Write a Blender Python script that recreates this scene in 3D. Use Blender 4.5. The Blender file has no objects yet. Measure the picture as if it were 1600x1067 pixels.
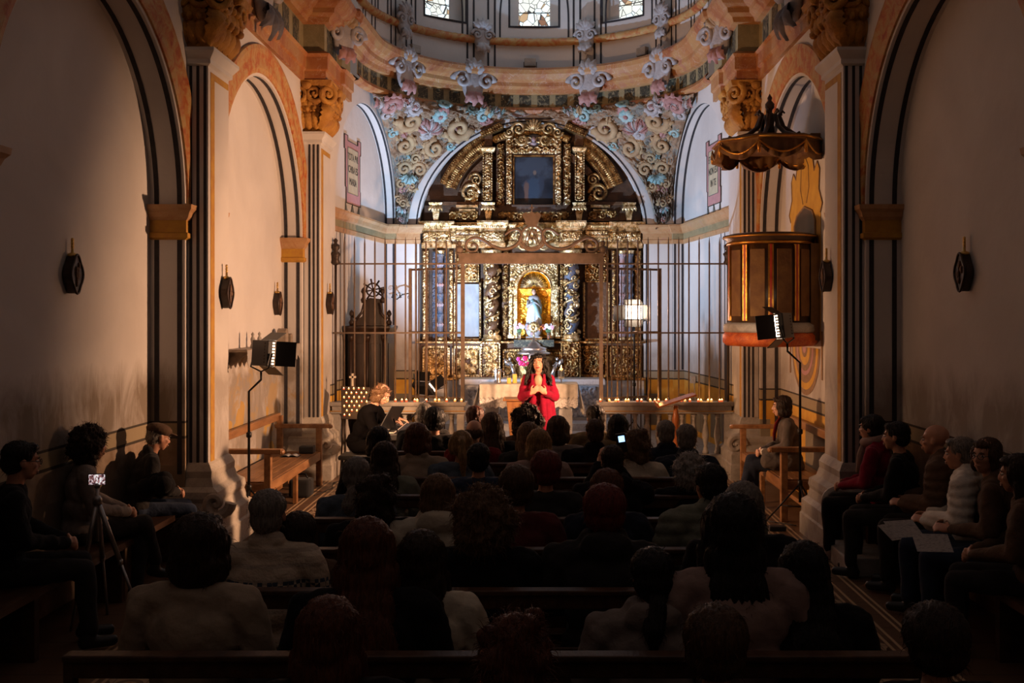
import bpy, math, random
import numpy as np
from mathutils import Vector, Matrix, Euler, noise
random.seed(7); np.random.seed(7)
PI = math.pi
SC = bpy.context.scene
COL = SC.collection
# ------------------------------------------------------------------ camera, world, lights, exposure
F = 1555.6; CX, CZ = 0.17, 2.2                     # focal length in px of the 1600 px frame, camera place
cam = bpy.data.objects.new('camera', bpy.data.cameras.new('camera')); COL.objects.link(cam)
cam.location = (CX, 0, CZ); cam.rotation_euler = (PI/2, 0, 0)
cam.data.lens = 35; cam.data.sensor_width = 36
cam.data.shift_x = -50/1600; cam.data.shift_y = -43.5/1600
cam.data.clip_start = 0.1; cam.data.clip_end = 100
SC.camera = cam
SC.view_settings.view_transform = 'Standard'; SC.view_settings.look = 'None'
SC.view_settings.gamma = 1; SC.view_settings.use_curve_mapping = False
SC.view_settings.exposure = 0.0
w = bpy.data.worlds.new('world'); SC.world = w; w.use_nodes = True
w.node_tree.nodes['Background'].inputs[0].default_value = (0.60, 0.44, 0.38, 1)
w.node_tree.nodes['Background'].inputs[1].default_value = 0.21
def W(x, y, D):                                     # photo pixel at a distance D -> place in the church
    return Vector(((x-850)*D/F+CX, D, CZ-(y-490)*D/F))
def light(name, kind, loc, target, energy, color, size=0.3, spot=None, blend=.5):
    l = bpy.data.lights.new(name, kind); l.energy = energy; l.color = color
    if kind == 'AREA': l.size = size
    else: l.shadow_soft_size = size
    if kind == 'SPOT': l.spot_size = math.radians(spot); l.spot_blend = blend
    o = bpy.data.objects.new(name, l); COL.objects.link(o); o.location = loc
    if target is not None:
        o.rotation_euler = (Vector(target)-Vector(loc)).to_track_quat('-Z', 'Y').to_euler()
    return o
LP_L = Vector((-2.62, 10.05, 1.80)); LP_R = Vector((2.62, 10.35, 2.07)); LP_B = Vector((1.50, 14.75, 2.22)); LP_C = Vector((-1.62, 15.0, 1.12))
light('panel_light_left', 'SPOT', LP_L+Vector((.13,.10,0)), (1.9, 14.0, 1.4), 680, (1.0, .52, .26), .10, 108, .6)
light('panel_light_right', 'SPOT', LP_R+Vector((-.14,.12,0)), (-2.9, 12.6, 1.2), 1700, (1.0, .54, .30), .10, 104, .6)
light('panel_light_back', 'SPOT', LP_B+Vector((-.02,-.14,0)), (-.9, 8.0, 1.9), 80, (1.0, .55, .38), .08, 160, .5)
light('cool_floodlight', 'SPOT', LP_C+Vector((.08,.1,.12)), (.7, 17.3, 5.4), 1300, (.50, .70, 1.0), .05, 132, .8)
light('niche_light', 'POINT', W(835, 512, 17.35), None, 38, (1.0, .46, .07), .05)
light('window_daylight', 'AREA', (0, 16.2, 8.3), (0, 17.0, 5), 8, (.75, .86, 1.0), 1.2)
# ------------------------------------------------------------------ materials
MT = {}
def mat(name, c1, rough=.6, metal=0., c2=None, scale=6., bump=0., bscale=None, detail=6, stretch=(1,1,1), emit=None, estr=1., contrast=(.35,.65), spec=.4, sheen=0, trans=0):
    m = bpy.data.materials.new(name); m.use_nodes = True; N = m.node_tree.nodes; L = m.node_tree.links
    b = N['Principled BSDF']; b.inputs['Roughness'].default_value = rough; b.inputs['Metallic'].default_value = metal
    b.inputs['Specular IOR Level'].default_value = spec
    c1 = (*c1, 1) if len(c1) == 3 else c1
    b.inputs['Base Color'].default_value = c1
    if sheen: b.inputs['Sheen Weight'].default_value = sheen
    if trans: b.inputs['Transmission Weight'].default_value = trans
    tc = N.new('ShaderNodeTexCoord'); mp = N.new('ShaderNodeMapping'); mp.inputs['Scale'].default_value = stretch
    L.new(tc.outputs['Object'], mp.inputs[0])
    if c2 is not None:
        n = N.new('ShaderNodeTexNoise'); n.inputs['Scale'].default_value = scale; n.inputs['Detail'].default_value = detail
        L.new(mp.outputs[0], n.inputs['Vector'])
        r = N.new('ShaderNodeValToRGB'); r.color_ramp.elements[0].position = contrast[0]; r.color_ramp.elements[1].position = contrast[1]
        r.color_ramp.elements[0].color = c1; r.color_ramp.elements[1].color = (*c2, 1)
        L.new(n.outputs[0], r.inputs[0]); L.new(r.outputs[0], b.inputs['Base Color'])
    if bump:
        n2 = N.new('ShaderNodeTexNoise'); n2.inputs['Scale'].default_value = bscale or scale*3; n2.inputs['Detail'].default_value = 5
        L.new(mp.outputs[0], n2.inputs['Vector'])
        bp = N.new('ShaderNodeBump'); bp.inputs['Strength'].default_value = bump; bp.inputs['Distance'].default_value = .02
        L.new(n2.outputs[0], bp.inputs['Height']); L.new(bp.outputs[0], b.inputs['Normal'])
    if emit is not None:
        b.inputs['Emission Color'].default_value = (*emit, 1); b.inputs['Emission Strength'].default_value = estr
    MT[name] = m; return m
class NT:                                           # small helper for the richer node materials
    def __init__(s, name, rough=.7, metal=0):
        s.m = bpy.data.materials.new(name); s.m.use_nodes = True; s.N = s.m.node_tree.nodes; s.L = s.m.node_tree.links
        s.b = s.N['Principled BSDF']; s.b.inputs['Roughness'].default_value = rough; s.b.inputs['Metallic'].default_value = metal
        s.b.inputs['Specular IOR Level'].default_value = .3
        MT[name] = s.m
        s.geo = s.N.new('ShaderNodeNewGeometry'); s.sep = s.N.new('ShaderNodeSeparateXYZ'); s.L.new(s.geo.outputs['Position'], s.sep.inputs[0])
    def noise(s, scale, detail=6, stretch=None, dist=0, rough=.5):
        n = s.N.new('ShaderNodeTexNoise'); n.inputs['Scale'].default_value = scale; n.inputs['Detail'].default_value = detail
        n.inputs['Distortion'].default_value = dist; n.inputs['Roughness'].default_value = rough
        src = s.geo.outputs['Position']
        if stretch:
            mp = s.N.new('ShaderNodeMapping'); mp.inputs['Scale'].default_value = stretch; s.L.new(src, mp.inputs[0]); src = mp.outputs[0]
        s.L.new(src, n.inputs['Vector']); return n.outputs[0]
    def ramp(s, v, stops, interp='LINEAR'):
        r = s.N.new('ShaderNodeValToRGB'); r.color_ramp.interpolation = interp
        while len(r.color_ramp.elements) < len(stops): r.color_ramp.elements.new(.5)
        for e, (p, c) in zip(r.color_ramp.elements, stops):
            e.position = p; e.color = (*c, 1) if not isinstance(c, (int, float)) else (c, c, c, 1)
        s.L.new(v, r.inputs[0]); return r.outputs[0]
    def math(s, op, a, b=None, c=None):
        n = s.N.new('ShaderNodeMath'); n.operation = op
        for i, v in enumerate((a, b, c)):
            if v is None: continue
            if isinstance(v, (int, float)): n.inputs[i].default_value = v
            else: s.L.new(v, n.inputs[i])
        return n.outputs[0]
    def mix(s, f, a, b):
        n = s.N.new('ShaderNodeMix'); n.data_type = 'RGBA'
        for i, v in ((0, f), (6, a), (7, b)):
            if isinstance(v, (int, float)): n.inputs[i].default_value = v
            elif isinstance(v, tuple): n.inputs[i].default_value = (*v, 1)
            else: s.L.new(v, n.inputs[i])
        return n.outputs[2]
    def col(s, v): s.L.new(v, s.b.inputs['Base Color'])
    def bump(s, v, strength=.3, dist=.02):
        bp = s.N.new('ShaderNodeBump'); bp.inputs['Strength'].default_value = strength; bp.inputs['Distance'].default_value = dist
        s.L.new(v, bp.inputs['Height']); s.L.new(bp.outputs[0], s.b.inputs['Normal'])
# whitewashed plaster with stains; the dado below 1.2 m is a painted band of ochre panels
def plaster(name, dado=True, peel=False, oc_=((.50, .25, .035), (.62, .36, .06)), gc=(.20, .17, .12), dirty=.55):
    t = NT(name, .85)
    big = t.noise(1.1, 6, dist=.4); fine = t.noise(9, 8)
    c = t.ramp(big, [(.3, (.50, .47, .45)), (.7, (.60, .57, .54))])
    z = t.sep.outputs[2]
    st = t.noise(3.2, 9, (1, 1, .55), .6, .65)
    low = t.math('MULTIPLY', t.math('SUBTRACT', 2.15, z), .9)           # damp rises from the floor
    f = t.ramp(t.math('MULTIPLY', t.math('ADD', t.math('MINIMUM', t.math('MAXIMUM', low, 0), .6), -.12), st), [(.10, 0.), (.26, 1.)])
    c = t.mix(t.math('MULTIPLY', f, dirty if not peel else .8), c, (.20, .16, .12))
    if peel:
        p = t.ramp(t.noise(2.4, 10, None, 1.0, .7), [(.52, 0.), (.60, 1.)])
        pm = t.math('MULTIPLY', p, t.math('LESS_THAN', z, 1.75))
        c = t.mix(t.math('MULTIPLY', pm, .8), c, (.36, .25, .12))
        y2 = t.math('MULTIPLY', t.math('GREATER_THAN', t.noise(1.7, 3), .63), t.math('LESS_THAN', z, 1.35))
        c = t.mix(t.math('MULTIPLY', y2, .8), c, (.45, .26, .04))
    if dado:
        hor = t.math('ADD', t.sep.outputs[0], t.sep.outputs[1])
        pan = t.math('PINGPONG', hor, .55)
        inner = t.math('MULTIPLY', t.math('GREATER_THAN', pan, .13), t.math('MULTIPLY', t.math('LESS_THAN', z, .80), t.math('GREATER_THAN', z, .25)))
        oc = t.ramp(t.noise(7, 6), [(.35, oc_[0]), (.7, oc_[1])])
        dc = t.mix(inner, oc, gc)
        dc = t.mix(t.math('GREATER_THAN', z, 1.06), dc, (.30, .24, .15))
        ln = t.math('LESS_THAN', t.math('ABSOLUTE', t.math('SUBTRACT', z, 1.06)), .012)
        ln2 = t.math('LESS_THAN', t.math('ABSOLUTE', t.math('SUBTRACT', z, 1.20)), .010)
        dc = t.mix(t.math('MAXIMUM', ln, ln2), dc, (.05, .04, .03))
        c = t.mix(t.math('LESS_THAN', z, 1.21), c, dc)
    t.col(c); t.bump(t.math('ADD', fine, big), .25, .02)
    return t.m
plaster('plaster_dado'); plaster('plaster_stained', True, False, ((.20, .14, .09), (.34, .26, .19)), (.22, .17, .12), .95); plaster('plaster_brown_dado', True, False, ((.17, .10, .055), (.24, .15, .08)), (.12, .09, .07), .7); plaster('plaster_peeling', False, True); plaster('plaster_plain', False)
mat('plaster_white', (.62, .60, .57), .85, c2=(.52, .50, .48), scale=2, bump=.2, bscale=12)
mat('line_black', (.018, .018, .024), .8, c2=(.035, .03, .03), scale=20)
mat('line_yellow', (.46, .25, .03), .75, c2=(.38, .18, .03), scale=12)
def marble(name, stops, vein, scale=2.2, stretch=(1, 1, 1)):                   # faux marble painted on plaster
    t = NT(name, .55)
    c = t.ramp(t.noise(scale, 9, stretch, 1.2, .62), stops)
    v = t.noise(scale*1.6, 5, stretch, 2.2, .6)
    vv = t.math('LESS_THAN', t.math('ABSOLUTE', t.math('SUBTRACT', v, .5)), .006)
    c = t.mix(t.math('MULTIPLY', vv, .6), c, vein); t.col(c); t.bump(t.noise(14, 4), .15); return t.m
marble('marble_orange', [(.30, (.24, .065, .03)), (.45, (.35, .14, .05)), (.58, (.39, .21, .08)), (.74, (.33, .12, .09))], (.50, .36, .28), 1.6)
marble('marble_archivolt', [(.28, (.30, .045, .018)), (.42, (.42, .14, .04)), (.58, (.46, .30, .11)), (.78, (.40, .22, .15))], (.26, .04, .02), 6.5)
marble('marble_ochre', [(.3, (.34, .17, .07)), (.55, (.42, .25, .12)), (.8, (.38, .20, .14))], (.35, .10, .03), 5)
marble('marble_khaki', [(.3, (.20, .17, .09)), (.7, (.30, .24, .13))], (.4, .35, .22), 5)
marble('marble_dark', [(.40, (.020, .022, .018)), (.52, (.05, .045, .03)), (.60, (.20, .17, .10))], (.3, .25, .15), 16)
marble('marble_white', [(.3, (.42, .43, .45)), (.7, (.62, .62, .62))], (.22, .22, .25), 2)
marble('stone_grey', [(.3, (.22, .20, .18)), (.7, (.38, .35, .31))], (.15, .13, .11), 4)
marble('stone_pale', [(.3, (.34, .30, .25)), (.7, (.52, .47, .40))], (.15, .12, .10), 5)
marble('marble_red', [(.3, (.26, .03, .01)), (.6, (.50, .10, .02)), (.8, (.58, .30, .06))], (.7, .35, .1), 9)
mat('ochre_capital', (.45, .22, .035), .7, c2=(.30, .13, .025), scale=5, bump=.9, bscale=22)
def gold(name, a, b, c):
    t = NT(name, .30, .9)
    t.b.inputs['Specular IOR Level'].default_value = .5
    t.col(t.ramp(t.noise(11, 8, None, .4, .62), [(.34, a), (.46, b), (.60, c)]))  # dark tones put shaded gaps of the carving into the colour
    t.L.new(t.ramp(t.noise(16, 4), [(.3, .24), (.7, .5)]), t.b.inputs['Roughness'])
    t.bump(t.noise(38, 6, None, .6, .65), .4, .02); return t.m
gold('gold_leaf', (.11, .05, .02), (.50, .33, .13), (.88, .70, .42))
gold('gold_dark', (.08, .035, .014), (.25, .13, .045), (.55, .36, .14))  # darker, browner gold; mirrored parts of the right half use it too
gold('gold_warm', (.55, .25, .02), (.85, .45, .05), (.95, .60, .12))
mat('retable_dark', (.035, .018, .010), .6, c2=(.075, .035, .016), scale=5, bump=.4, bscale=25)
mat('retable_brown', (.13, .06, .025), .55, c2=(.07, .03, .013), scale=8, bump=.6, bscale=30)
mat('retable_blue', (.05, .075, .12), .5, c2=(.13, .10, .10), scale=14, bump=.5, bscale=40)
mat('retable_pink', (.36, .20, .18), .5, c2=(.24, .24, .28), scale=10, bump=.5, bscale=40)
def wood(name, a, b, rough=.45, st=(3, .6, 3)):
    return mat(name, a, rough, c2=b, scale=5, stretch=st, bump=.15, bscale=30, detail=8)
wood('wood_pew', (.085, .038, .017), (.045, .018, .008)); wood('wood_bench', (.34, .17, .07), (.20, .09, .035), .38)
wood('wood_dark', (.040, .020, .012), (.020, .010, .006), .4, (2, 2, .5)); wood('wood_lectern', (.38, .12, .03), (.22, .06, .015), .3, (3, 3, .6))
wood('wood_shelf', (.30, .24, .18), (.20, .15, .11)); wood('wood_panelled', (.34, .15, .045), (.26, .10, .03), .45, (3, 3, .6))
wood('pulpit_wood', (.035, .018, .009), (.06, .03, .012), .4, (2, 2, .5))
mat('pulpit_panel', (.17, .085, .022), .7, c2=(.10, .04, .012), scale=6, bump=.3, bscale=20)
mat('pulpit_gold', (.60, .30, .05), .33, .8, c2=(.40, .16, .03), scale=9, bump=.3, bscale=30)
mat('pulpit_red', (.40, .045, .02), .4, c2=(.26, .02, .01), scale=8)
mat('iron', (.15, .105, .08), .6, .25, c2=(.10, .07, .05), scale=9, bump=.2)
mat('iron_dark', (.05, .035, .028), .5, .5)
mat('black_metal', (.012, .012, .013), .4, .4); mat('black_plastic', (.014, .014, .015), .45)
mat('black_cloth', (.010, .010, .011), .9, sheen=.1)
mat('silver', (.70, .70, .72), .25, 1.); mat('aluminium', (.35, .34, .33), .35, .8)
mat('brass', (.60, .38, .12), .3, .9)
mat('glass', (.9, .92, .95), .05, trans=.95)
mat('paper', (.30, .30, .30), .8, c2=(.25, .26, .27), scale=4, bump=.5, bscale=5)
mat('page_print', (.46, .44, .42), .8, c2=(.26, .25, .24), scale=40, stretch=(1, 6, 1), contrast=(.52, .6))
mat('cloth_white', (.85, .80, .75), .9, c2=(.76, .71, .66), scale=40, bump=.3, bscale=70)
mat('lace', (.85, .83, .80), .9, c2=(.58, .56, .55), scale=42, contrast=(.50, .56), bump=.4, bscale=60)
mat('relief_lace', (.60, .61, .65), .6, c2=(.30, .32, .37), scale=12, contrast=(.48, .54), bump=.6, bscale=20)
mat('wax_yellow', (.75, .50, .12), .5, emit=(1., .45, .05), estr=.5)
mat('wax_white', (.75, .68, .58), .5, emit=(1., .5, .2), estr=.15)
mat('flame', (1, .6, .2), .5, emit=(1., .50, .16), estr=18)
mat('candle_glass_red', (.55, .04, .03), .2, emit=(1., .20, .05), estr=.6)
mat('candle_glass_clear', (.75, .45, .22), .2, emit=(1., .42, .10), estr=.6)
mat('led_lit', (1, .9, .8), .5, emit=(1., .74, .52), estr=42)
mat('led_strip', (1, .9, .8), .5, emit=(1., .70, .50), estr=3)
mat('led_cool', (.6, .7, 1), .5, emit=(.35, .50, 1.), estr=1.5)
mat('screen_glow', (.1, .1, .1), .4, emit=(.5, .35, .3), estr=1.)
def scr():
    t = NT('screen_image', .4); c = t.ramp(t.noise(70, 3), [(.38, (.03, .02, .03)), (.46, (.30, .10, .08)), (.54, (.55, .50, .55)), (.62, (.9, .85, .8))]); t.L.new(c, t.b.inputs['Emission Color']); t.b.inputs['Emission Strength'].default_value = 1.0; t.b.inputs['Base Color'].default_value = (.02, .02, .02, 1)
scr()
mat('screen_small', (.3, .4, .6), .4, emit=(.35, .6, 1.), estr=2.2)
mat('stucco_ochre', (.40, .28, .15), .75, c2=(.30, .19, .10), scale=7, bump=.5, bscale=24)
mat('stucco_pink', (.37, .21, .19), .75, c2=(.28, .13, .12), scale=7, bump=.5, bscale=24)
mat('stucco_teal', (.17, .33, .34), .75, c2=(.30, .40, .39), scale=7, bump=.5, bscale=24)
mat('stucco_grey', (.40, .38, .38), .75, c2=(.30, .28, .28), scale=7, bump=.5, bscale=24)
mat('stucco_slate', (.07, .075, .10), .7, c2=(.12, .10, .10), scale=7, bump=.5, bscale=24)
def poly_mat():                                    # polychrome ground of the pendentives
    t = NT('stucco_ground', .8)
    c = t.ramp(t.noise(3.5, 4, None, 1.0), [(.36, (.20, .12, .07)), (.46, (.28, .18, .11)), (.54, (.30, .22, .15)), (.60, (.17, .19, .17)), (.68, (.26, .17, .14))])
    t.col(c); t.bump(t.noise(18, 6, None, .8), .8, .04); return t.m
poly_mat()
mat('cartouche_pink', (.44, .23, .22), .8, c2=(.38, .19, .19), scale=10); mat('cartouche_field', (.46, .40, .27), .8, c2=(.40, .34, .23), scale=8)
mat('paint_grey', (.13, .14, .13), .8); mat('paint_letters', (.045, .04, .03), .8)
mat('drape_yellow', (.58, .33, .04), .75, c2=(.48, .26, .03), scale=6); mat('drape_brown', (.28, .17, .09), .75, c2=(.20, .12, .06), scale=18)
mat('door_marbled', (.10, .07, .06), .4, c2=(.03, .022, .02), scale=3, stretch=(1, 1, .4))
mat('dark_void', (.012, .010, .009), .9)
# skin, hair and cloth
mat('skin', (.52, .27, .17), .5, c2=(.46, .22, .14), scale=12); mat('skin_light', (.58, .33, .23), .5)
mat('lip', (.30, .04, .03), .4); mat('mouth_dark', (.05, .01, .01), .6); mat('eye_white', (.6, .55, .5), .3); mat('eye_dark', (.02, .012, .01), .2)
def hairm(name, c, r=.42):
    m = mat(name, c, r, c2=tuple(x*.55 for x in c), scale=30, stretch=(4, 4, .6), bump=.5, bscale=60, contrast=(.4, .6), spec=.3); return m
hairm('hair_black', (.012, .009, .008)); hairm('hair_darkbrown', (.035, .018, .010)); hairm('hair_brown', (.085, .042, .020))
hairm('hair_auburn', (.12, .035, .014)); hairm('hair_red', (.16, .018, .014)); hairm('hair_blond', (.34, .20, .08)); hairm('hair_grey', (.26, .23, .20))
hairm('hair_white', (.46, .42, .38)); hairm('hair_lightbrown', (.18, .10, .05))
def cloth(name, c, k=.7): return mat(name, c, .9, c2=tuple(x*k for x in c), scale=9, bump=.25, bscale=45, sheen=.04, spec=.15)
for n_, c_ in dict(black=(.010,.009,.010), charcoal=(.03,.028,.028), navy=(.02,.026,.045), blue=(.10,.13,.17), denim=(.035,.05,.09), beige=(.38,.30,.22),
                   cream=(.62,.56,.44), grey=(.25,.21,.19), greygreen=(.20,.21,.16), maroon=(.11,.022,.022), red=(.26,.005,.028), darkred=(.16,.012,.016),
                   taupe=(.12,.10,.09), pinkbeige=(.33,.23,.20), brown=(.11,.065,.04), khaki=(.20,.15,.08), white=(.75,.70,.62), crimson=(.24,.006,.03)).items():
    cloth('cloth_'+n_, c_)
mat('cloth_jet', (.004, .0035, .004), .95, spec=.05)
def fair_isle():
    t = NT('cloth_patterned', .9); z = t.sep.outputs[2]
    w1 = t.N.new('ShaderNodeTexChecker'); w1.inputs['Scale'].default_value = 42; t.L.new(t.geo.outputs['Position'], w1.inputs[0])
    band = t.math('MULTIPLY', t.math('GREATER_THAN', z, .84), t.math('LESS_THAN', z, .90))
    b2 = t.math('LESS_THAN', t.math('PINGPONG', t.math('ADD', z, .01), .035), .010)
    c = t.mix(t.math('MULTIPLY', b2, .5), (.55, .45, .34), (.30, .25, .21))
    c = t.mix(t.math('MULTIPLY', band, w1.outputs[1]), c, (.06, .08, .12)); t.col(c); t.bump(t.noise(60, 3), .4)
fair_isle()
# floor: patterned cement tiles between two pale border lines, plain terracotta outside
def floor_mat():
    t = NT('floor_tiles', .38)
    x, y = t.sep.outputs[0], t.sep.outputs[1]
    def cell(v, s): return t.math('SUBTRACT', t.math('FRACT', t.math('MULTIPLY', v, s)), .5)
    u, v = cell(x, 5), cell(y, 5)
    d = t.math('SQRT', t.math('ADD', t.math('MULTIPLY', u, u), t.math('MULTIPLY', v, v)))
    ring = t.math('LESS_THAN', t.math('ABSOLUTE', t.math('SUBTRACT', d, .36)), .09)
    star = t.math('LESS_THAN', t.math('ADD', t.math('ABSOLUTE', u), t.math('ABSOLUTE', v)), .24)
    c = t.mix(ring, (.34, .24, .15), (.07, .035, .022)); c = t.mix(star, c, (.22, .09, .04))
    edge = t.math('MAXIMUM', t.math('GREATER_THAN', t.math('ABSOLUTE', u), .485), t.math('GREATER_THAN', t.math('ABSOLUTE', v), .485))
    c = t.mix(edge, c, (.06, .04, .03))
    ax = t.math('ABSOLUTE', x)
    plain = t.mix(t.noise(5, 6), (.10, .055, .032), (.16, .09, .05))
    e2 = t.math('GREATER_THAN', t.math('ABSOLUTE', cell(y, 3.3)), .485); plain = t.mix(e2, plain, (.04, .025, .02))
    c = t.mix(t.math('GREATER_THAN', ax, 2.44), c, plain)
    for q in (2.46, 2.52, 2.64, 2.69):
        c = t.mix(t.math('LESS_THAN', t.math('ABSOLUTE', t.math('SUBTRACT', ax, q)), .011), c, (.46, .32, .19))
    t.col(c); t.bump(t.noise(10, 5), .12); return t.m
floor_mat()
# ------------------------------------------------------------------ mesh building
ROOTLOC = {}
class MB:
    def __init__(s): s.V = []; s.Fc = []; s.M = []; s.S = []
    def add(s, vs, fs, m=0, smooth=False):
        o = len(s.V); s.V += [tuple(v) for v in vs]
        for f in fs: s.Fc.append([i+o for i in f]); s.M.append(m); s.S.append(smooth)
        return s
    def quad(s, a, b, c, d, m=0): return s.add([a, b, c, d], [(0, 1, 2, 3)], m)
    def box(s, x0, x1, y0, y1, z0, z1, m=0):
        vs = [(x, y, z) for x in (x0, x1) for y in (y0, y1) for z in (z0, z1)]
        return s.add(vs, [(0, 1, 3, 2), (4, 6, 7, 5), (0, 4, 5, 1), (2, 3, 7, 6), (0, 2, 6, 4), (1, 5, 7, 3)], m)
    def obox(s, c, M3, hx, hy, hz, m=0):
        c = Vector(c); vs = [c + M3 @ Vector((x*hx, y*hy, z*hz)) for x in (-1, 1) for y in (-1, 1) for z in (-1, 1)]
        return s.add(vs, [(0, 1, 3, 2), (4, 6, 7, 5), (0, 4, 5, 1), (2, 3, 7, 6), (0, 2, 6, 4), (1, 5, 7, 3)], m)
    def beam(s, a, b, wx, wz, m=0, up=(0, 0, 1)):      # box beam from a to b
        a, b = Vector(a), Vector(b); d = (b-a); L = d.length; d.normalize(); u = Vector(up)
        if abs(d.dot(u)) > .98: u = Vector((0, 1, 0))
        r = d.cross(u).normalized(); u = r.cross(d)
        return s.obox((a+b)/2, Matrix((r, d, u)).transposed(), wx/2, L/2, wz/2, m)
    def tube(s, pts, r, n=8, m=0, cap=True, flat=1.):
        pts = [Vector(p) for p in pts]; k = len(pts); rs = r if isinstance(r, (list, tuple)) else [r]*k
        vs = []; prev = None
        for i, p in enumerate(pts):
            t = (pts[min(i+1, k-1)]-pts[max(i-1, 0)])
            if t.length < 1e-9: t = Vector((0, 0, 1))
            t.normalize()
            if prev is None:
                a = Vector((0, 0, 1)) if abs(t.z) < .9 else Vector((1, 0, 0)); u = t.cross(a).normalized()
            else:
                u = prev - t*prev.dot(t); u = u.normalized() if u.length > 1e-6 else t.orthogonal().normalized()
            prev = u; v = t.cross(u)
            for j in range(n):
                an = 2*PI*j/n; vs.append(p + (u*math.cos(an) + v*math.sin(an)*flat)*rs[i])
        fs = [(i*n+j, i*n+(j+1) % n, (i+1)*n+(j+1) % n, (i+1)*n+j) for i in range(k-1) for j in range(n)]
        if cap: fs += [tuple(range(n))[::-1], tuple((k-1)*n+j for j in range(n))]
        return s.add(vs, fs, m, True)
    def lathe(s, c, prof, n=24, m=0, smooth=True, sx=1, sy=1, twist=0, a0=0, a1=2*PI):
        c = Vector(c); full = abs(a1-a0-2*PI) < 1e-6; nn = n if full else n+1; vs = []
        for i, (r, z) in enumerate(prof):
            for j in range(nn):
                an = a0+(a1-a0)*j/n; vs.append(c+Vector((r*math.cos(an)*sx, r*math.sin(an)*sy, z)))
        k = len(prof)
        fs = [(i*nn+j, i*nn+(j+1) % nn, (i+1)*nn+(j+1) % nn, (i+1)*nn+j) for i in range(k-1) for j in range(n if not full else nn)]
        if full:
            if prof[0][0] > 1e-4: fs.append(tuple(range(nn))[::-1])
            if prof[-1][0] > 1e-4: fs.append(tuple((k-1)*nn+j for j in range(nn)))
        return s.add(vs, fs, m, smooth)
    def ell(s, c, r, n=12, m=0, R=None):
        c = Vector(c); r = (r, r, r) if isinstance(r, (int, float)) else r; vs = []; k = max(5, n//2+1)
        for i in range(k+1):
            ph = PI*i/k
            for j in range(n):
                th = 2*PI*j/n; v = Vector((r[0]*math.sin(ph)*math.cos(th), r[1]*math.sin(ph)*math.sin(th), r[2]*math.cos(ph)))
                vs.append(c+(R @ v if R else v))
        fs = [(i*n+j, (i+1)*n+j, (i+1)*n+(j+1) % n, i*n+(j+1) % n) for i in range(k) for j in range(n)]
        return s.add(vs, fs, m, True)
    def grid(s, fn, nu, nv, m=0, smooth=True):
        vs = [fn(i/nu, j/nv) for i in range(nu+1) for j in range(nv+1)]
        fs = [(i*(nv+1)+j, (i+1)*(nv+1)+j, (i+1)*(nv+1)+j+1, i*(nv+1)+j+1) for i in range(nu) for j in range(nv)]
        return s.add(vs, fs, m, smooth)
    def prism(s, poly, fr, d0, d1, m=0):               # poly in 2D; fr(u, v, d) -> place
        n = len(poly); vs = [fr(u, v, d0) for u, v in poly]+[fr(u, v, d1) for u, v in poly]
        fs = [tuple(range(n))[::-1], tuple(range(n, 2*n))]+[(i, (i+1) % n, n+(i+1) % n, n+i) for i in range(n)]
        return s.add(vs, fs, m)
    def wrap(s, x0, x1, y0, y1, prof, m=0):            # moulding profile (offset, z) carried round a rectangle
        vs = []
        for o, z in prof: vs += [(x0-o, y0-o, z), (x1+o, y0-o, z), (x1+o, y1+o, z), (x0-o, y1+o, z)]
        k = len(prof); fs = [(i*4+j, i*4+(j+1) % 4, (i+1)*4+(j+1) % 4, (i+1)*4+j) for i in range(k-1) for j in range(4)]
        fs += [(3, 2, 1, 0), tuple((k-1)*4+j for j in range(4))]
        return s.add(vs, fs, m)
    def mesh(s, name, mats, shift=Vector((0, 0, 0))):
        me = bpy.data.meshes.new(name)
        me.from_pydata([(v[0]-shift[0], v[1]-shift[1], v[2]-shift[2]) for v in s.V], [], s.Fc)
        mats = mats if isinstance(mats, (list, tuple)) else [mats]
        for q in mats: me.materials.append(MT[q])
        me.polygons.foreach_set('material_index', s.M); me.polygons.foreach_set('use_smooth', s.S)
        me.update(); return me
    def build(s, name, mats, parent=None, label=None, shift=True):
        if parent is not None: sh = ROOTLOC.get(parent, Vector((0, 0, 0))) if shift else Vector((0, 0, 0))
        else:
            A = np.array(s.V); lo, hi = A.min(0), A.max(0); sh = Vector(((lo[0]+hi[0])/2, (lo[1]+hi[1])/2, lo[2]))
        o = bpy.data.objects.new(name, s.mesh(name, mats, sh)); COL.objects.link(o)
        if parent is None: o.location = sh; ROOTLOC[o] = sh
        else: o.parent = parent; ROOTLOC[o] = ROOTLOC.get(parent, Vector((0, 0, 0))) if shift else Vector((0, 0, 0))
        if label: o['label'] = label
        return o
def tag(o, label=None, cat=None, group=None, kind=None):
    if label: o['label'] = label
    if cat: o['category'] = cat
    if group: o['group'] = group
    if kind: o['kind'] = kind
    return o
def thing(name, label, cat, loc=(0, 0, 0), rz=0, group=None, kind=None, world=True):
    o = bpy.data.objects.new(name, None); COL.objects.link(o); o.location = loc; o.rotation_euler = (0, 0, rz); o.empty_display_size = .1
    ROOTLOC[o] = Vector(loc) if world else Vector((0, 0, 0))
    return tag(o, label, cat, group, kind)
def dup(root, loc, rz=None, label=None, scale=None):
    def cp(o, par):
        c = o.copy(); COL.objects.link(c); c.parent = par
        for ch in list(o.children): cp(ch, c)
        return c
    c = cp(root, None); c.location = loc
    if rz is not None: c.rotation_euler[2] = rz
    if label: c['label'] = label
    if scale: c.scale = (scale,)*3 if isinstance(scale, (int, float)) else scale
    return c
def bevel(o, w=.008, seg=2):
    md = o.modifiers.new('bevel', 'BEVEL'); md.width = w; md.segments = seg; md.limit_method = 'ANGLE'; return o
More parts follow.
